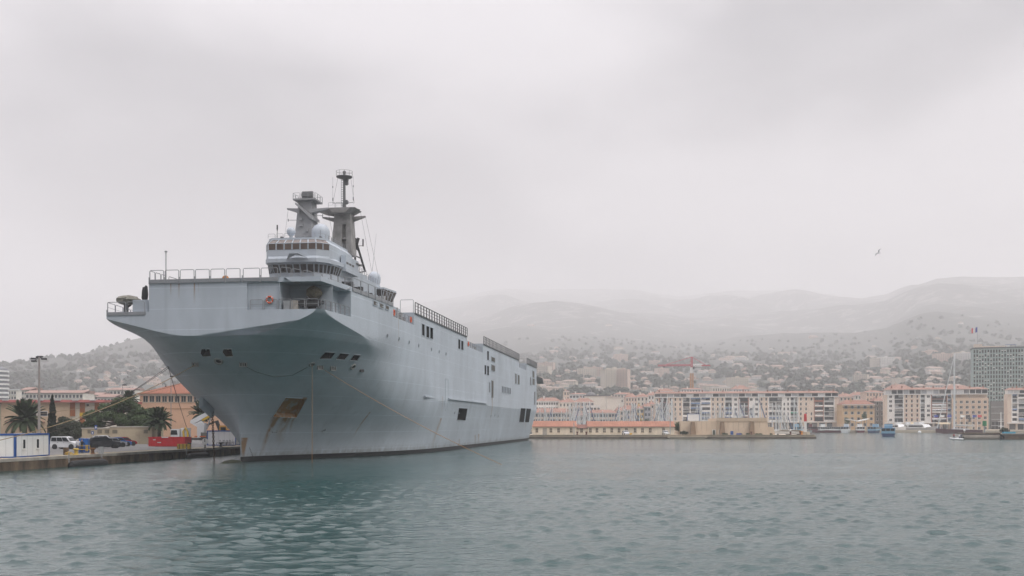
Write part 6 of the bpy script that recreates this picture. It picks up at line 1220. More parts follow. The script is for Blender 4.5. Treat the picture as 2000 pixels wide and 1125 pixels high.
MB().box(1,5.5,3,9,zt+.7,zt+3.0).box(5.5,L_-9,4,9,zt+.7,zt+1.8).build('roof_plant', [M_TST], t); MB().tube([(L_-10,2,zt+.7),(L_-10,2,zt+2.2),(L_-4,2,zt+2.2),(L_-4,2,zt+.7)],.15).build('roof_rail', [M_BLUE], t)
MB().box(sxg(1934),sxg(1968),-3,0,0,ZY(784,Yg)-TZ).build('podium', [mat('podium_grey',(.17,.165,.16),.8)], t)
for k in range(4): MB().box(sxg(1935),sxg(1966),-3.3,-3,ZY(796+k*12,Yg)-TZ,ZY(794.5+k*12,Yg)-TZ).build('podium_slab', [M_STEEL], t)
for k in range(5): x = sxg(1936+k*7); MB().box(x,x+1.6,-3.08,-3,0.2,ZY(824,Yg)-TZ).build('entrance_glass', [M_GLASS], t)
px_, pyb, pyt = 1909, 680, 637; t = thing('flag_pole', 'flag pole with a blue white and red flag on the tower roof', 'flag', (GX(px_,Yg+4),Yg+4,zt+TZ)); h_ = ZY(pyt,Yg)-zt-TZ; MB().cyl((0,0,0),(0,0,h_),.22,.12).build('pole', [M_STEEL], t)
fl_ = [mat('flag_blue',(.03,.05,.30),.8),mat('flag_white',(.7,.7,.7),.8),mat('flag_red',(.5,.03,.04),.8)]
for i in range(3):
    mb = MB(); x0 = -.1-i*1.25; K = 4
    for k in range(K):
        xa_ = x0-1.25*k/K; xb2 = x0-1.25*(k+1)/K; g_ = lambda x: .35*math.sin(x*1.9); dz = lambda x: .22*x
        mb.prism([(xa_,g_(xa_),h_-3.4+dz(xa_)),(xb2,g_(xb2),h_-3.4+dz(xb2)),(xb2,g_(xb2),h_-.2+dz(xb2)),(xa_,g_(xa_),h_-.2+dz(xa_))], (0,.03,0))
    mb.build('stripe', [fl_[i]], t)
# ------------------------------------------------------------------ old town left of the long block
WC = {'c':M_FLAT,'p':mat('pink_render',(.64,.49,.41),.88,.08,.3),'y':mat('yellow_render',(.62,.40,.13),.88,.08,.3),'g':mat('lilac_grey_render',(.42,.40,.42),.88,.08,.3),'b':M_TST,'w':M_TWH}
OT = [(1040,1118,806,797,592,14,3,'b','cream stone barracks with orange roof behind the ship stern',shut_w),(1116,1150,812,806,590,6,3,'p','pinkish house with low red roof left of the tall masts',shut_w),(1148,1206,806.5,800,588,10,3,'b','long cream house with orange roof above the pier link',shut_w),(1204,1218,802,794,594,2,3,'b','narrow stone house with tiled roof and flag',narrow_w),
      (1244,1257,798,791,590,2,4,'y','narrow yellow house with grey shutters near the long block',shut_w),(1258.5,1271,794,786,590,2,4,'g','narrow lilac-grey house right of the yellow one',shut_w),(1270,1279,790,783,596,1,4,'p','slim pink house touching the long block',narrow_w),
      (1047,1095,783,776,640,10,3,'w','white modern block with long window bands behind the barracks',square_w),(1092,1126,786,778,630,5,3,'c','cream house with red roof left of the church tower',narrow_w),(1101,1112,764,762,650,2,4,'b','square stone bell tower above the old roofs',narrow_w),(1122,1160,785,777,628,6,3,'p','pink house with orange roof in the old town centre',shut_w),(1146,1172,793,793,622,4,3,'w','white flat-roofed house with balconies in the old town',square_w),(1160,1184,779,772,660,5,2,'c','cream house below the dark domed roof',narrow_w),
      (1186,1214,775,774,616,0,0,'c','tall blank cream party wall in the old town',narrow_w),(1212,1244,800,791,612,5,3,'p','rose coloured house behind the tall masts',shut_w),(1222,1244,776,768,660,4,3,'p','pink house with hipped roof behind the masts',narrow_w),(1244,1266,775,768,665,3,3,'c','cream house with hipped orange roof above the yellow one',narrow_w),(1266,1284,772,765,670,3,2,'w','white house beside the end of the long block',narrow_w),(1112,1150,770,767,690,6,2,'w','long white building with flat roof behind the bell tower',square_w),(1200,1236,770,766,700,6,2,'c','cream block with pink roof right of the party wall',narrow_w)]
for (a,b,e_,r_,Y,c_,rw,wc,lab,wme) in OT: house_block(lab, a, b, e_, r_, Y, c_, rw, WC[wc], M_TROOF if e_ != r_ else M_TWH, wme, fh=3.1)
t = thing('domed_roof', 'dark grey lantern roof rising above the old town', 'roof', (GX(1160,655),655.0,TZ)); zb_ = ZY(774,655)-TZ; MB().box(-6,12,-5,5,-0,zb_).build('wall', [M_FLAT], t); MB().lathe((-2,0,zb_), [(3.4,0),(3.2,1.0),(2.2,2.2),(.7,2.8),(.6,3.8),(.1,4.3)], 12).build('dome', [mat('slate',(.14,.14,.145),.7)], t); MB().box(-6.3,12.3,-5.3,5.3,zb_,zb_+.6).build('eaves', [MATS['slate']], t)
# roofs behind the right-hand part of the front
OT2 = [(1640,1668,775,768,690,4,2,'p','pink house behind the ochre waterfront house'),(1664,1694,772,765,720,5,2,'c','cream house with tiled roof above the ochre house'),(1692,1728,766,762,640,6,4,'p','pink balconied block left of the red loggia block'),(1392,1424,757,757,700,7,2,'c','cream flat-roofed block rising behind the long terracotta roof'),(1330,1374,760,757,690,8,1,'w','low white block behind the crane foot'),(1432,1464,760,752,760,6,2,'w','white stepped block behind the long roof'),(1284,1316,764,758,720,5,2,'c','cream block behind the left end of the long roof'),(1740,1780,758,750,760,7,2,'p','pale pink block behind the red loggia block'),(1845,1900,760,752,740,8,2,'p','rose house with tiled roof left of the green tower')]
for (a,b,e_,r_,Y,c_,rw,wc,lab) in OT2: house_block(lab, a, b, e_, r_, Y, c_, rw, WC[wc], M_TROOF if e_ != r_ else M_TWH, narrow_w, group='houses behind the waterfront')
# palm-like street trees between the old houses
for px, Y, h_, lab in ((1246,586,5,'small green tree before the yellow house'),(1264,585,4.5,'small green tree before the lilac-grey house'),(1205,586,3.5,'dark green tree near the narrow stone house'),(1655,594,5,'green street tree at the left of the ochre house'),(1688,594,8,'tall thin street tree before the ochre house'),(1700,603,6,'dark tree in the gap right of the ochre house')):
    t = thing('street_tree', lab, 'tree', (GX(px,Y),Y,TZ), 0, 'street trees on the town quay'); leaf_cloud((0,0,h_), (1.8,1.6,2.2), 420, .3, np.random.default_rng(int(px)), shell=.3).build('crown', [M_PINE], t); MB().cyl((0,0,0),(0,0,h_),.2,.12).build('trunk', [M_BARK], t)
# ------------------------------------------------------------------ red tower crane
Yk = 800.0; X0 = GX(1351,Yk); zg = float(terrain(X0,Yk)); t = thing('tower_crane', 'red tower crane with long jib rising behind the long block', 'crane', (X0,Yk,zg)); zj = ZY(714,Yk)-zg; za = ZY(697,Yk)-zg; M_CR = mat('crane_red', (.46,.045,.06), .6, .1); M_CO = mat('crane_tower_ochre', (.50,.26,.11), .7, .1)
def lattice(mb, a, b, w_, n, r_):
    a, b = Vector(a), Vector(b); d = (b-a).normalized(); u = d.cross(Vector((0,1,0))).normalized()*w_ if abs(d.y) < .9 else Vector((w_,0,0)); v = Vector((0,w_,0)); c = [(-1,-1),(1,-1),(1,1),(-1,1)]
    for p, q in c: mb.cyl(a+u*p+v*q, b+u*p+v*q, r_, n=4)
    for i in range(n):
        s_, e_ = a.lerp(b,i/n), a.lerp(b,(i+1)/n)
        for (p,q),(p2,q2) in zip(c, c[1:]+c[:1]): mb.cyl(s_+u*p+v*q, e_+u*p2+v*q2, r_*.7, n=4)
mb = MB(); lattice(mb, (0,0,0), (0,0,zj-6), 1.0, 22, .32); mb.build('tower', [M_CO], t); MB().box(-1.1,1.1,-1.1,1.1,zj-6,zj-1.5).build('slewing_unit', [M_TWH], t); MB().box(.6,2.0,-1.6,-.2,zj-3,zj-.8).build('cab', [M_DARK], t)
mb = MB(); lattice(mb, (0,0,zj-1.5), (0,0,za), .55, 5, .24); mb.build('apex', [M_CR], t); mb = MB(); lattice(mb, (-GX(1351,Yk)+GX(1285,Yk),0,zj), (-1,0,zj+.3), .5, 24, .21); mb.build('jib', [M_CR], t); mb = MB(); lattice(mb, (1,0,zj), (GX(1372,Yk)-X0,0,zj), .6, 8, .3); mb.build('counter_jib', [M_TWH], t)
MB().box(GX(1370,Yk)-X0,GX(1387,Yk)-X0,-.9,.9,zj-.4,zj+.5).build('counterweight', [M_CR], t); MB().cyl((0,0,za),(GX(1300,Yk)-X0,0,zj+.6),.2,n=4).cyl((0,0,za),(GX(1378,Yk)-X0,0,zj+.5),.2,n=4).build('tie_bar', [M_CR], t); MB().box(-22.5,-21,-.6,.6,zj-1.4,zj-.6).build('trolley', [M_DARK], t)
# ------------------------------------------------------------------ houses and trees on the hillside
HC = [mat('hill_house_cream',(.52,.46,.38),.88,.05,.1), mat('hill_house_pink',(.52,.40,.33),.88,.05,.1), mat('hill_house_white',(.62,.60,.57),.85,.05,.1)]; HR = [mat('hill_roof_orange',(.29,.195,.155),.88,.1,.3), mat('hill_roof_pink',(.33,.25,.21),.88,.1,.3)]
HN = ['cream','pink','white']; hv = []
def hill_house(var, wi, ri, kind):
    r_ = random.Random(var); mb = MB(); L_, D, H_ = {'villa':(11,9,5.5),'long':(22,10,6.5),'flats':(26,12,14),'tower':(14,13,26)}[kind]
    mb.box(-L_/2,L_/2,0,D,-7,H_,0)
    if kind in ('villa','long'):
        mb.add([(-L_/2-.5,-.5,H_),(L_/2+.5,-.5,H_),(L_/2+.5,D+.5,H_),(-L_/2-.5,D+.5,H_),(-L_/2+D*.3,D/2,H_+2.4),(L_/2-D*.3,D/2,H_+2.4)], [(0,1,5,4),(1,2,5),(2,3,4,5),(3,0,4),(0,3,2,1)], 1)
        if r_.random() < .6: mb.box(L_/2-.01,L_/2+4,1,D-1,-7,H_-2.2,0); mb.box(L_/2,L_/2+4.4,.6,D-.6,H_-2.2,H_-1.8,1)
    else: mb.box(-L_/2-.3,L_/2+.3,-.3,D+.3,H_,H_+.6,0); mb.box(-2,2,4,8,H_,H_+2.4,0)
    fh = 2.9; rows = int(H_/fh); cols = int(L_/2.9)
    for a_ in range(rows):
        for c_ in range(cols):
            x = -L_/2+L_*(c_+.5)/cols; z = H_-2.3-a_*fh; mb.box(x-.55,x+.55,-.06,.0,z,z+1.4,2)
            if kind in ('flats','tower'): mb.box(x-1.2,x+1.2,-.9,0,z-.5,z-.3,0)
    return mb.mesh('hillside_house', [HC[wi], HR[ri], M_SHADE])
HM = {k: [(hill_house(i*7+1,i%3,i%2,k), i%3) for i in range(6)] for k in ('villa','long','flats','tower')}
def zone(px):
    for lim, nm in ((120,'left of the cypress tip'),(230,'above the long shed'),(420,'above the tile-roofed building'),(1110,'near the ship stern'),(1180,'above the bell tower'),(1250,'above the party wall'),(1330,'under the crane jib'),(1400,'right of the crane tower'),(1480,'above the long block'),(1560,'above the beacon'),(1640,'left of the ochre house'),(1720,'above the ochre house'),(1800,'above the blue ferry'),(1870,'near the tall mast'),(3000,'beside the green tower')):
        if px < lim: return nm
hh = []; rq = random.Random(21); placed = []
def put_house(px, py, kind, tall=None, sc_=1.0):
    p = on_hill(px, py)
    if not p: return
    x, y, z = p; me, wi = rq.choice(HM[kind]); o = link('hillside_house', me, None, (x,y,z-1), rq.uniform(-.6,.6), (sc_,sc_,sc_))
    adj = {'villa':'small','long':'long low','flats':'wide flat-roofed','tower':'tall'}[kind]; lv = 'high on' if py < 690 else 'halfway up' if py < 730 else 'low on'
    tag(o, '%s %s house %s the hill %s' % (adj, HN[wi], lv, zone(px)), 'house', 'houses scattered on the hillside'); hh.append((px,o))
for px, py, k in ((1160,735,'flats'),(1148,738,'flats'),(1205,760,'tower'),(1192,763,'tower'),(1215,762,'tower'),(1065,725,'flats'),(1055,733,'flats'),(1060,752,'long'),(1215,706,'flats'),(1430,702,'long'),(1445,703,'long'),(1735,714,'flats'),(1720,716,'flats'),(1740,729,'long'),(1845,709,'flats'),(1885,706,'flats'),(1880,708,'flats'),(1830,728,'long'),(1445,758,'flats'),(1530,694,'long'),(1520,722,'long'),(1600,722,'long'),(1590,660,'long'),(1190,637,'long'),(1035,637,'long'),(1080,690,'long')): put_house(px, py, k, sc_=1.0)
n_try = 0
while len(hh) < 250 and n_try < 3000:
    n_try += 1
    left = rq.random() < .16
    px = rq.uniform(150,330) if left else rq.uniform(1050,1905); py = 765 - abs(rq.gauss(0,.5))*78 if not left else rq.uniform(715,772) - (px-150)*.05
    if px > 1640 and rq.random() < .35 and py < 735: continue
    if py < 625 or any(abs(px-a)<7 and abs(py-b)<4 for a,b in placed): continue
    placed.append((px,py)); put_house(px, py, rq.choices(['villa','long','flats'],[.80,.17,.03])[0], sc_=rq.uniform(.6,.95))
single_out(hh)
def blob_mesh(seed, n=30):
    rr = np.random.default_rng(seed); mb = MB()
    for _ in range(n):
        v = rr.normal(size=3); v /= np.linalg.norm(v); p = Vector(v*np.array([1,1,.8])*rr.uniform(.5,1)); nrm = Vector(v+rr.normal(size=3)*.5).normalized(); u = nrm.cross(Vector((.1,.3,1))).normalized(); w_ = nrm.cross(u); s_ = rr.uniform(.34,.62); mb.add([p-u*s_,p-w_*s_,p+u*s_,p+w_*s_],[(0,1,2,3)])
    return np.array(mb.v), np.array(mb.f)
def hill_trees(n):
    bl = [blob_mesh(i) for i in range(5)]; V = []; Fq = []; o = 0; rr = np.random.default_rng(77)
    hx = np.array([h.location.x for _,h in hh]); hy = np.array([h.location.y for _,h in hh]); cnt = 0
    while cnt < n:
        y = 660 + 2600*rr.random()**1.5; x = rr.uniform(-.62,.56)*y
        if vnoise(np.array([x]),np.array([y]),70,5)[0] < .36: continue
        if float(terrain(x,y)) > 300 - 220*rr.random()**.6: continue
        dx = x-hx; dy = y-hy
        if np.any((np.abs(dx) < 9) & (dy > -16) & (dy < 3)): continue
        v, f = bl[cnt % 5]; s_ = rr.uniform(2.8,5.8); a_ = rr.uniform(0,6.28); R_ = np.array([[math.cos(a_),-math.sin(a_),0],[math.sin(a_),math.cos(a_),0],[0,0,1]])
        V.append(v@R_.T*s_ + np.array([x,y,float(terrain(x,y))+s_*.5])); Fq.append(f+o); o += len(v); cnt += 1
    V = np.concatenate(V); Fq = np.concatenate(Fq); me = bpy.data.meshes.new('hillside_trees'); me.from_pydata(V.tolist(), [], Fq.tolist()); me.materials.append(mat('hill_tree_green',(.046,.056,.036),.9,.3,.03)); tag(link('hillside_trees', me), 'dark green trees covering the slopes between the houses', 'trees', kind='stuff')
hill_trees(10500)
# ------------------------------------------------------------------ boats
M_MASTW = mat('pale_mast', (.74,.74,.73), .5, .1); M_MASTB = mat('blue_sail_cover', (.04,.08,.22), .8); M_MASTC = mat('cream_sail_cover', (.52,.48,.42), .85)
def yacht_proto(cover, seed):
    r_ = random.Random(seed); t = link('sailing_yacht', None); L_ = 10.0
    loft_boat(MB(), L_, 3.2, 1.1, bow=.55).build('hull', [M_HULLW], t); MB().box(-2,2.2,-1,1,1.1,1.65).build('cabin', [M_HULLW], t); MB().box(-1.8,2.0,-1.03,1.03,1.25,1.5).build('cabin_window', [M_GLASS], t)
    MB().cyl((.6,0,1.1),(.6,0,15.5),.27,.18,8).build('mast', [M_MASTW], t); MB().cyl((.5,0,2.6),(-4.0,0,2.5),.09).build('boom', [M_MASTW], t); MB().cyl((.3,0,2.85),(-3.8,0,2.75),.24,.15,8).build('furled_sail', [cover], t)
    MB().cyl((.6,-.9,9.5),(.6,.9,9.5),.05).build('spreader', [M_MASTW], t); st = MB()
    for p in ((4.8,0,1.3),(-4.8,0,1.2),(.4,-1.5,1.1),(.4,1.5,1.1)): st.cyl((.6,0,15.3),p,.05,n=4)
    st.build('stay', [M_STEEL], t); MB().cyl((4.7,0,1.5),(.75,0,13.5),.2,.11,6).build('furled_jib', [cover], t); return t
prot = [yacht_proto(M_MASTW,1), yacht_proto(M_MASTB,2), yacht_proto(M_MASTC,3)]; used = [False]*3; yl = []
def put_yacht(px, Y, pyt, rz, lab):
    k = rnd.choice([0,0,1,2,2]); o = prot[k] if not used[k] else copy_tree(prot[k]); used[k] = True; s_ = (ZY(pyt,Y))/15.5; o.location = (GX(px,Y),Y,-.25); o.rotation_euler = (0,0,rz); o.scale = (s_,s_,s_); tag(o, lab, 'yacht', 'sailing yachts moored behind the pier'); yl.append((px,o))
for lo_, hi_, n, y0, y1, wh in ((1052,1110,9,790,812,'behind the left pier roof'),(1112,1150,13,782,800,'between the two orange pier roofs'),(1150,1208,8,800,815,'behind the longest pier roof'),(1208,1248,15,784,802,'left of the yellow house'),(1275,1315,15,775,800,'before the left end of the long block'),(1362,1425,13,786,806,'behind the fort wall left part'),(1425,1475,12,782,802,'behind the fort wall right part')):
    for i in range(n): put_yacht(lo_+(hi_-lo_)*(i+rnd.uniform(.2,.8))/n, rnd.uniform(385,520), rnd.uniform(y0,y1), rnd.uniform(-.5,.5)+(0 if rnd.random() < .5 else math.pi), 'moored yacht mast ' + wh)
for px, Y, pyt in ((1441.5,392,778),(1506,385,786),(1513,372,784),(1519,430,789),(1524,380,796),(1531,430,800),(1537,410,806),(1548,384,776),(1554,440,800),(1478,400,768),(1485,440,790)): put_yacht(px, Y, pyt, rnd.uniform(-.3,.3)+math.pi/2*0, 'white yacht moored beside the pier head')
for k in range(3):
    if not used[k]:
        for c_ in list(prot[k].children): bpy.data.objects.remove(c_)
        bpy.data.objects.remove(prot[k])
single_out(yl)
def ferry(label, px, Y, rz, L_, B_, hullc, topc, decks=1, name='ferry_boat', group='ferries at the town quay', roofc=None):
    t = thing(name, label, 'ferry', (GX(px,Y),Y,-.15), rz, group); loft_boat(MB(), L_, B_, 1.35, bow=.3, sheer=.5).build('hull', [hullc], t); z = 1.35; MB().box(-L_*.5+.1,L_*.36,-B_*.47,B_*.47,1.3,1.42).build('deck', [topc], t)
    for d_ in range(decks):
        x0, x1 = -L_*.46, L_*(.28-.1*d_); hw = B_*(.44-.03*d_); MB().box(x0,x1,-hw,hw,z,z+.85).build('cabin_side', [topc], t); n = int((x1-x0)/1.2)
        for sd in (-1,1):
            for i in range(n): MB().box(x0+.15+i*1.2,x0+1.2+i*1.2-.05,sd*hw-.04,sd*hw+.04,z+.9,z+1.85).build('window', [M_GLASS], t)
            for i in range(n+1): MB().box(x0+i*1.2-.02+.04,x0+i*1.2+.1,sd*hw-.06,sd*hw+.06,z+.85,z+1.9).build('pillar', [topc], t)
        for e_ in (x0,x1):
            m_ = int(hw*2/1.2); MB().box(e_-.05,e_+.05,-hw+.1,hw-.1,z+.9,z+1.85).build('end_window', [M_GLASS], t)
            for i in range(m_+1): y = -hw+i*2*hw/m_; MB().box(e_-.08,e_+.08,y-.08,y+.08,z+.85,z+1.9).build('pillar', [topc], t)
        MB().box(x0-.4,x1+.4,-hw-.25,hw+.25,z+1.9,z+2.05).build('roof', [roofc or topc], t); z += 2.05
    MB().box(L_*.12,L_*.26,-B_*.28,B_*.28,z,z+1.5).build('wheelhouse', [topc], t); MB().box(L_*.255,L_*.265,-B_*.25,B_*.25,z+.7,z+1.3).build('wheelhouse_window', [M_GLASS], t); rl = MB()
    for sd in (-1,1): rl.tube([(-L_*.45,sd*B_*.4,z),(-L_*.45,sd*B_*.4,z+.95),(L_*.1,sd*B_*.4,z+.95),(L_*.1,sd*B_*.4,z)],.04,5)
    rl.tube([(-L_*.45,-B_*.4,z+.95),(-L_*.45,B_*.4,z+.95)],.04,5); rl.build('roof_rail', [M_WHITE], t); MB().cyl((L_*.1,0,z),(L_*.1,0,z+3),.05).build('mast', [M_STEEL], t); return t
M_FB = mat('ferry_pale_blue', (.22,.40,.52), .5, .1); M_FBD = mat('ferry_dark_blue', (.02,.045,.13), .5, .1); M_FRED = mat('ferry_maroon', (.16,.03,.035), .55); M_FBR = mat('ferry_roof_blue', (.07,.23,.42), .5)
ferry('pale blue passenger ferry with dark hull crossing in open water', 1735, 395, R(69), 14, 5.4, M_FBD, M_FB, 1, group=None, roofc=M_FBR)
ferry('blue and white ferry docked left of the crossing ferry', 1708, 560, R(58), 14, 5, M_FBD, M_FB, 1, roofc=M_FBR); ferry('white and maroon tour boat moored behind the beacon', 1618, 565, R(180), 18, 5, M_FRED, M_WHITE, 1); ferry('maroon striped tour boat moored right beside the beacon', 1592, 572, R(160), 13, 4.6, M_HULLW, M_FRED, 1); ferry('small white ferry with blue roof moored below the ochre house', 1652, 566, R(66), 13, 4.6, M_HULLW, M_WHITE, 1, roofc=M_FBR); ferry('white tour boat under the tent roof by the ochre house', 1680, 570, R(75), 13, 4.6, M_FRED, M_WHITE, 1); ferry('pale blue boat left of the beacon', 1558, 560, R(100), 11, 4.4, M_HULLW, M_FB, 1)
t = thing('tent_roof', 'white tensile canopy over the ferry landing stage', 'canopy', (GX(1678,585),585.0,TZ)); a = GX(1658,585)-GX(1678,585); zc = ZY(822,585)-TZ
MB().prism([(a,0,zc+1.2),(0,0,zc),(-a,0,zc+1.3),(-a,0,zc+1.0),(0,0,zc-.5),(a,0,zc+.8)], (0,6,0)).build('membrane', [M_WHITE], t); [MB().cyl((x,1,-1),(x,1,zc+.8),.18).build('column', [M_STEEL], t) for x in (a*.8,a*.3,-a*.3,-a*.8)]
def motor_yacht(label, px, Y, rz, L_, B_, hm):
    t = thing('motor_yacht', label, 'yacht', (GX(px,Y),Y,-.2), rz, 'motor yachts at the town quay'); loft_boat(MB(), L_, B_, 2.6, bow=.6, sheer=1.2).build('hull', [hm], t); z = 2.6
    MB().prism([(-L_*.45,-B_*.4,z),(L_*.2,-B_*.4,z),(L_*.08,-B_*.4,z+2.2),(-L_*.45,-B_*.4,z+2.2)], (0,B_*.8,0)).build('saloon', [M_HULLW], t); MB().prism([(-L_*.4,-B_*.41,z+.7),(L_*.13,-B_*.41,z+.7),(L_*.09,-B_*.41,z+1.6),(-L_*.4,-B_*.41,z+1.6)], (0,B_*.82,0)).build('saloon_window', [M_GLASS], t); MB().box(-L_*.4,L_*.02,-B_*.36,B_*.36,z+2.2,z+2.35).build('fly_deck', [M_HULLW], t); MB().box(-L_*.25,-L_*.05,-B_*.3,B_*.3,z+2.35,z+3.5).build('wheelhouse', [M_HULLW], t); MB().cyl((-L_*.15,0,z+3.4),(-L_*.2,0,z+5.4),.12).build('radar_mast', [M_STEEL], t)
motor_yacht('grey-hulled motor yacht moored at the town quay bow-on', 1803, 575, R(-70), 22, 6.0, mat('grey_hull',(.34,.34,.35),.4)); motor_yacht('smaller white motor yacht right of the crossing ferry', 1757, 580, R(-80), 13, 4.8, M_HULLW); motor_yacht('white motor boat half hidden behind the smaller yacht', 1775, 586, R(-85), 12, 4.2, M_HULLW)
o = MB().ball((0,0,.3),.9,14).torus((0,0,1.25),.15,.05,(0,1,0),10,6).build('mooring_buoy', [M_WHITE], smooth=True); o.location = (GX(1796,540),540.0,0); tag(o, 'white round mooring buoy left of the grey motor yacht', 'buoy'); o2 = o.copy(); COL.objects.link(o2); o2.location = (GX(1835,540),540.0,0); tag(o2, 'white round mooring buoy right of the grey motor yacht', 'buoy')
# tall yacht behind the inflatable, inflatable with crew
M_MAR = mat('maroon_hull',(.10,.022,.028),.4)
t = thing('tall_yacht', 'dark maroon sailing yacht with very tall pale mast', 'yacht', (GX(1872,520),520.0,-.2), R(170)); loft_boat(MB(), 22, 5, 2.0, bow=.55, sheer=.7).build('hull', [M_MAR], t); zt = ZY(690,520)+.2; MB().cyl((2.0,0,2),(2.0,0,zt),.5,.32,10).build('mast', [M_MASTW], t); MB().cyl((1.8,0,4.2),(-8,0,3.9),.18).build('boom', [M_MASTW], t); MB().cyl((1.4,0,4.6),(-7.6,0,4.3),.35,.22,8).build('furled_sail', [M_MASTC], t); st = MB()
for p in ((10.5,0,2.4),(-10.5,0,2.2),(1.5,-2.4,2),(1.5,2.4,2)): st.cyl((2,0,zt-.2),p,.07,n=4)
st.build('stay', [M_STEEL], t); MB().cyl((10.2,0,2.8),(2.4,0,zt-3),.26,.14,6).build('furled_jib', [M_MASTW], t); MB().box(-5,3,-1.4,1.4,2.0,2.7).build('cabin', [M_HULLW], t); MB().cyl((2,-1.6,zt*.55),(2,1.6,zt*.55),.08).build('spreader', [M_MASTW], t)
Yi = 300.0; t = thing('inflatable_boat', 'white inflatable boat carrying three people near the pontoon', 'boat', (GX(1869,Yi),Yi,0), R(170)); tb = MB().tube([(-1.6,-.75,.35),(.8,-.75,.38),(1.6,-.45,.5),(1.9,0,.58),(1.6,.45,.5),(.8,.75,.38),(-1.6,.75,.35)],.26,10); tb.build('tube', [M_HULLW], t, smooth=True); MB().box(-1.6,1.4,-.6,.6,.12,.3).build('floor', [M_STEEL], t); MB().box(-1.9,-1.5,-.2,.2,.2,1.0).build('outboard_motor', [M_DARK], t); MB().box(-.4,.1,-.3,.3,.3,.95).build('console', [M_HULLW], t)
for dx, sh_, tr, lab, h_ in ((-.9,M_REDC,M_NAVY,'person in red and navy standing left in the inflatable',1.72),(.85,M_WSH,M_NAVY,'person in navy and white in the middle of the inflatable',1.55),(1.35,M_NAVY,M_NAVY,'person in navy standing right in the inflatable',1.7)):
    person(lab, (GX(1869,Yi)+dx,Yi+.15*dx,.3), R(170+30*dx), sh_, tr, M_HAIR, h=h_, group='people in the inflatable')
# concrete pontoon with a tyre, stone quay at the right edge
Yq = 318.0; t = thing('concrete_pontoon', 'rounded grey concrete pontoon entering from the right edge', 'pontoon', (GX(1882,Yq),Yq,0)); L_ = GX(1955,Yq)-GX(1882,Yq); L2 = GX(2090,Yq)-GX(1882,Yq); M_PT = mat('pontoon_concrete',(.27,.235,.20),.9,.25,.4)
k = 14; mb = MB(); vs = []
for x in (0,.5,L_-.3,L_): 
    r_ = 1.15 if 0 < x < L_ else 1.0
    for j in range(k): a_ = math.pi*2*j/k; vs.append((x, 1.3+r_*math.cos(a_), .55+r_*math.sin(a_)))
mb.add(vs, [(i*k+j,i*k+(j+1)%k,(i+1)*k+(j+1)%k,(i+1)*k+j) for i in range(3) for j in range(k)] + [tuple(range(k)), tuple(range(4*k-1,3*k-1,-1))]); mb.build('float', [M_PT], t, smooth=True)
MB().box(-.2,L_,.3,4,1.75,2.1).build('deck_edge', [mat('brown_timber',(.16,.11,.075),.9,.3,1.5)], t); MB().box(L_,L2,-.3,9,-1,1.5).build('stone_quay', [mat('brown_quay_stone',(.13,.09,.06),.9,.4,.8)], t); MB().box(L_,L2,-.5,9,1.5,1.8).build('quay_coping', [M_PT], t)
MB().torus((L_+.3,-.35,.6),.55,.26,(0,1,0),20,10).build('tyre_fender', [M_BLACK], t, smooth=True)
MB().box(L_+1.5,L_+4.8,.5,2.4,1.82,2.35).build('tarpaulin', [mat('turquoise_tarpaulin',(.06,.32,.46),.8,.2,2)], t)
MB().cyl((.9,1.5,2.1),(.9,1.5,2.6),.1).ball((.9,1.5,2.75),.35,12).build('white_float', [M_WHITE], t)
bush('green shrub on the stone quay behind the turquoise tarpaulin', 1962, 323, 1.6, 1.8, 1.8, M_OLIVE, 700)
t = thing('green_beacon', 'green harbour light post standing before the pink stone wing', 'beacon', (GX(1923,380),380.0,0)); MB().cyl((0,0,-1),(0,0,ZY(832,380)),.3).build('post', [M_STEEL], t); MB().cyl((0,0,ZY(832,380)),(0,0,ZY(822,380)),.75,.7,12).build('lantern', [mat('signal_green',(.01,.22,.08),.5)], t)
t = thing('cross_mast', 'pale signal mast with two crossarms before the tower entrance', 'mast', (GX(1955,560),560.0,0)); zt = ZY(805,560); MB().cyl((0,0,-1),(0,0,zt),.35,.22).build('pole', [M_MASTW], t); [MB().cyl((-1.6,0,z),(1.6,0,z),.1).build('crossarm', [M_MASTW], t) for z in (zt*.55,zt*.3)]
# row of flags before the red loggia block
for i, (px, c_) in enumerate(((1824,fl_[0]),(1836,fl_[1]),(1850,fl_[0]),(1876,M_WHITE),(1886,M_DARK),(1899,fl_[0]),(1909,fl_[2]))):
    t = thing('quay_flag', ORD[i] + ' flag pole from the left in the row on the town quay', 'flag', (GX(px,590),590.0,TZ), 0, 'flags on the town quay'); h_ = ZY(810,590)-TZ; MB().cyl((0,0,0),(0,0,h_),.11).build('pole', [M_WHITE], t); MB().prism([(0,0,h_-1.5),(1.2,.2,h_-1.6),(2.5,-.1,h_-1.4),(2.5,-.1,h_-.1),(1.2,.2,h_-.2),(0,0,h_)], (0,.04,0)).build('cloth', [c_], t)
t = thing('statue', 'dark bronze statue on a tall pedestal before the pink stone wing', 'statue', (GX(1894,592),592.0,TZ)); MB().box(-1.2,1.2,-1.2,1.2,0,2.6).box(-.8,.8,-.8,.8,2.6,4.6).build('pedestal', [M_STONE], t); MB().lathe((0,0,4.6), [(.7,0),(.55,.8),(.6,1.7),(.75,2.2),(.25,2.6),(.32,2.9),(.2,3.3)], 10).build('figure', [M_DARK], t); MB().cyl((.5,0,6.6),(1.7,-.2,6.9),.18,.12).build('arm', [M_DARK], t)
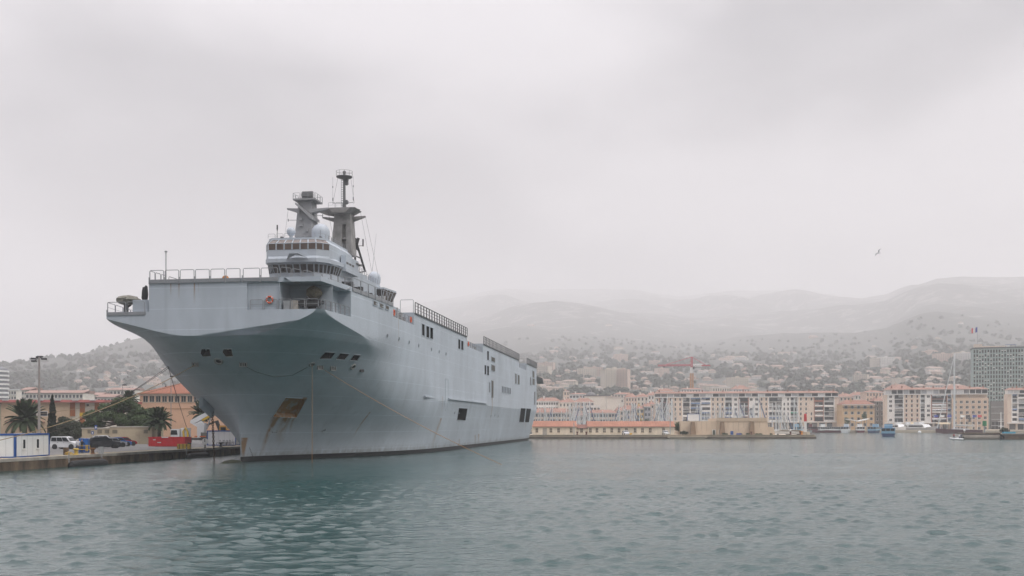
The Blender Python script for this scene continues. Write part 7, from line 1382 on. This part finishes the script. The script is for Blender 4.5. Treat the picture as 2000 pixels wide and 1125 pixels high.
for i,(px0,px1) in enumerate(((1770,1796),(1833,1857),(1976,2000))): t = thing('cafe_awning', ('cream awning behind the buoy on the town quay','cream awning under the red loggias','pale orange awning at the right edge')[i], 'awning', (GX(px0,592),592.0,TZ)); w_ = GX(px1,592)-GX(px0,592); MB().prism([(0,0,3.2),(w_,0,3.2),(w_,4,4.2),(0,4,4.2)], (0,0,.12)).build('canvas', [mat('cream_canvas',(.58,.48,.33),.85)], t); [MB().cyl((x,.2,0),(x,.2,3.2),.07).build('support', [M_STEEL], t) for x in (.2,w_/2,w_-.2)]
# crowd of small figures under the awnings
cm = []; 
def stroller(px, Y, m, lab):
    o = MB().lathe((0,0,0), [(.16,0),(.2,.5),(.19,.9),(.26,1.35),(.1,1.5),(.13,1.62),(.08,1.75)], 8).build('person', [m], smooth=True); o.location = (GX(px,Y),Y,TZ); tag(o, lab, 'person', 'strollers on the town quay'); cm.append((px,o))
for i in range(20): stroller(rnd.uniform(1770,1890), rnd.uniform(590,593), rnd.choice([M_NAVY,M_DKC,M_REDC,M_WSH,M_BTR]), 'tiny stroller on the town quay under the awnings')
single_out(cm)
# ------------------------------------------------------------------ gull
t = thing('gull', 'white gull gliding with spread wings above the hills', 'bird', W(1716,494,62), R(35)); M_GW = mat('gull_white',(.62,.62,.63),.8); M_GG = mat('gull_grey_wing',(.22,.225,.235),.8)
MB().lathe((0,0,0), [(.01,-.24),(.05,-.18),(.075,-.02),(.06,.12),(.045,.17),(.04,.21),(.008,.27)], 10).build('body', [M_GW], t, smooth=True).rotation_euler = (R(-90),0,0)
for sd in (-1,1): MB().prism([(sd*.05,.08,.02),(sd*.30,.14,.16),(sd*.68,-.02,.10),(sd*.34,.0,.15),(sd*.05,-.06,.02)], (0,0,.012)).build('wing', [M_GG], t)
MB().prism([(-.03,-.2,0),(.03,-.2,0),(.06,-.34,0),(-.06,-.34,0)], (0,0,.01)).build('tail', [M_GW], t); t.rotation_euler = (R(12),R(-48),R(20)); t.scale = (.5,.5,.5)
# ------------------------------------------------------------------ haze
m = bpy.data.materials.new('haze'); m.use_nodes = True; N = m.node_tree.nodes; N.remove(N['Principled BSDF']); pv = N.new('ShaderNodeVolumePrincipled'); pv.inputs['Color'].default_value = (.995,.985,.99,1); pv.inputs['Density'].default_value = HAZE; pv.inputs['Anisotropy'].default_value = .25; m.node_tree.links.new(pv.outputs[0], N['Material Output'].inputs['Volume'])
hz = MB().box(-7300,7300,-300,9000,-3.5,1180).build('haze', [m]); tag(hz, 'thin grey haze filling the air over the harbour', 'haze', kind='stuff')
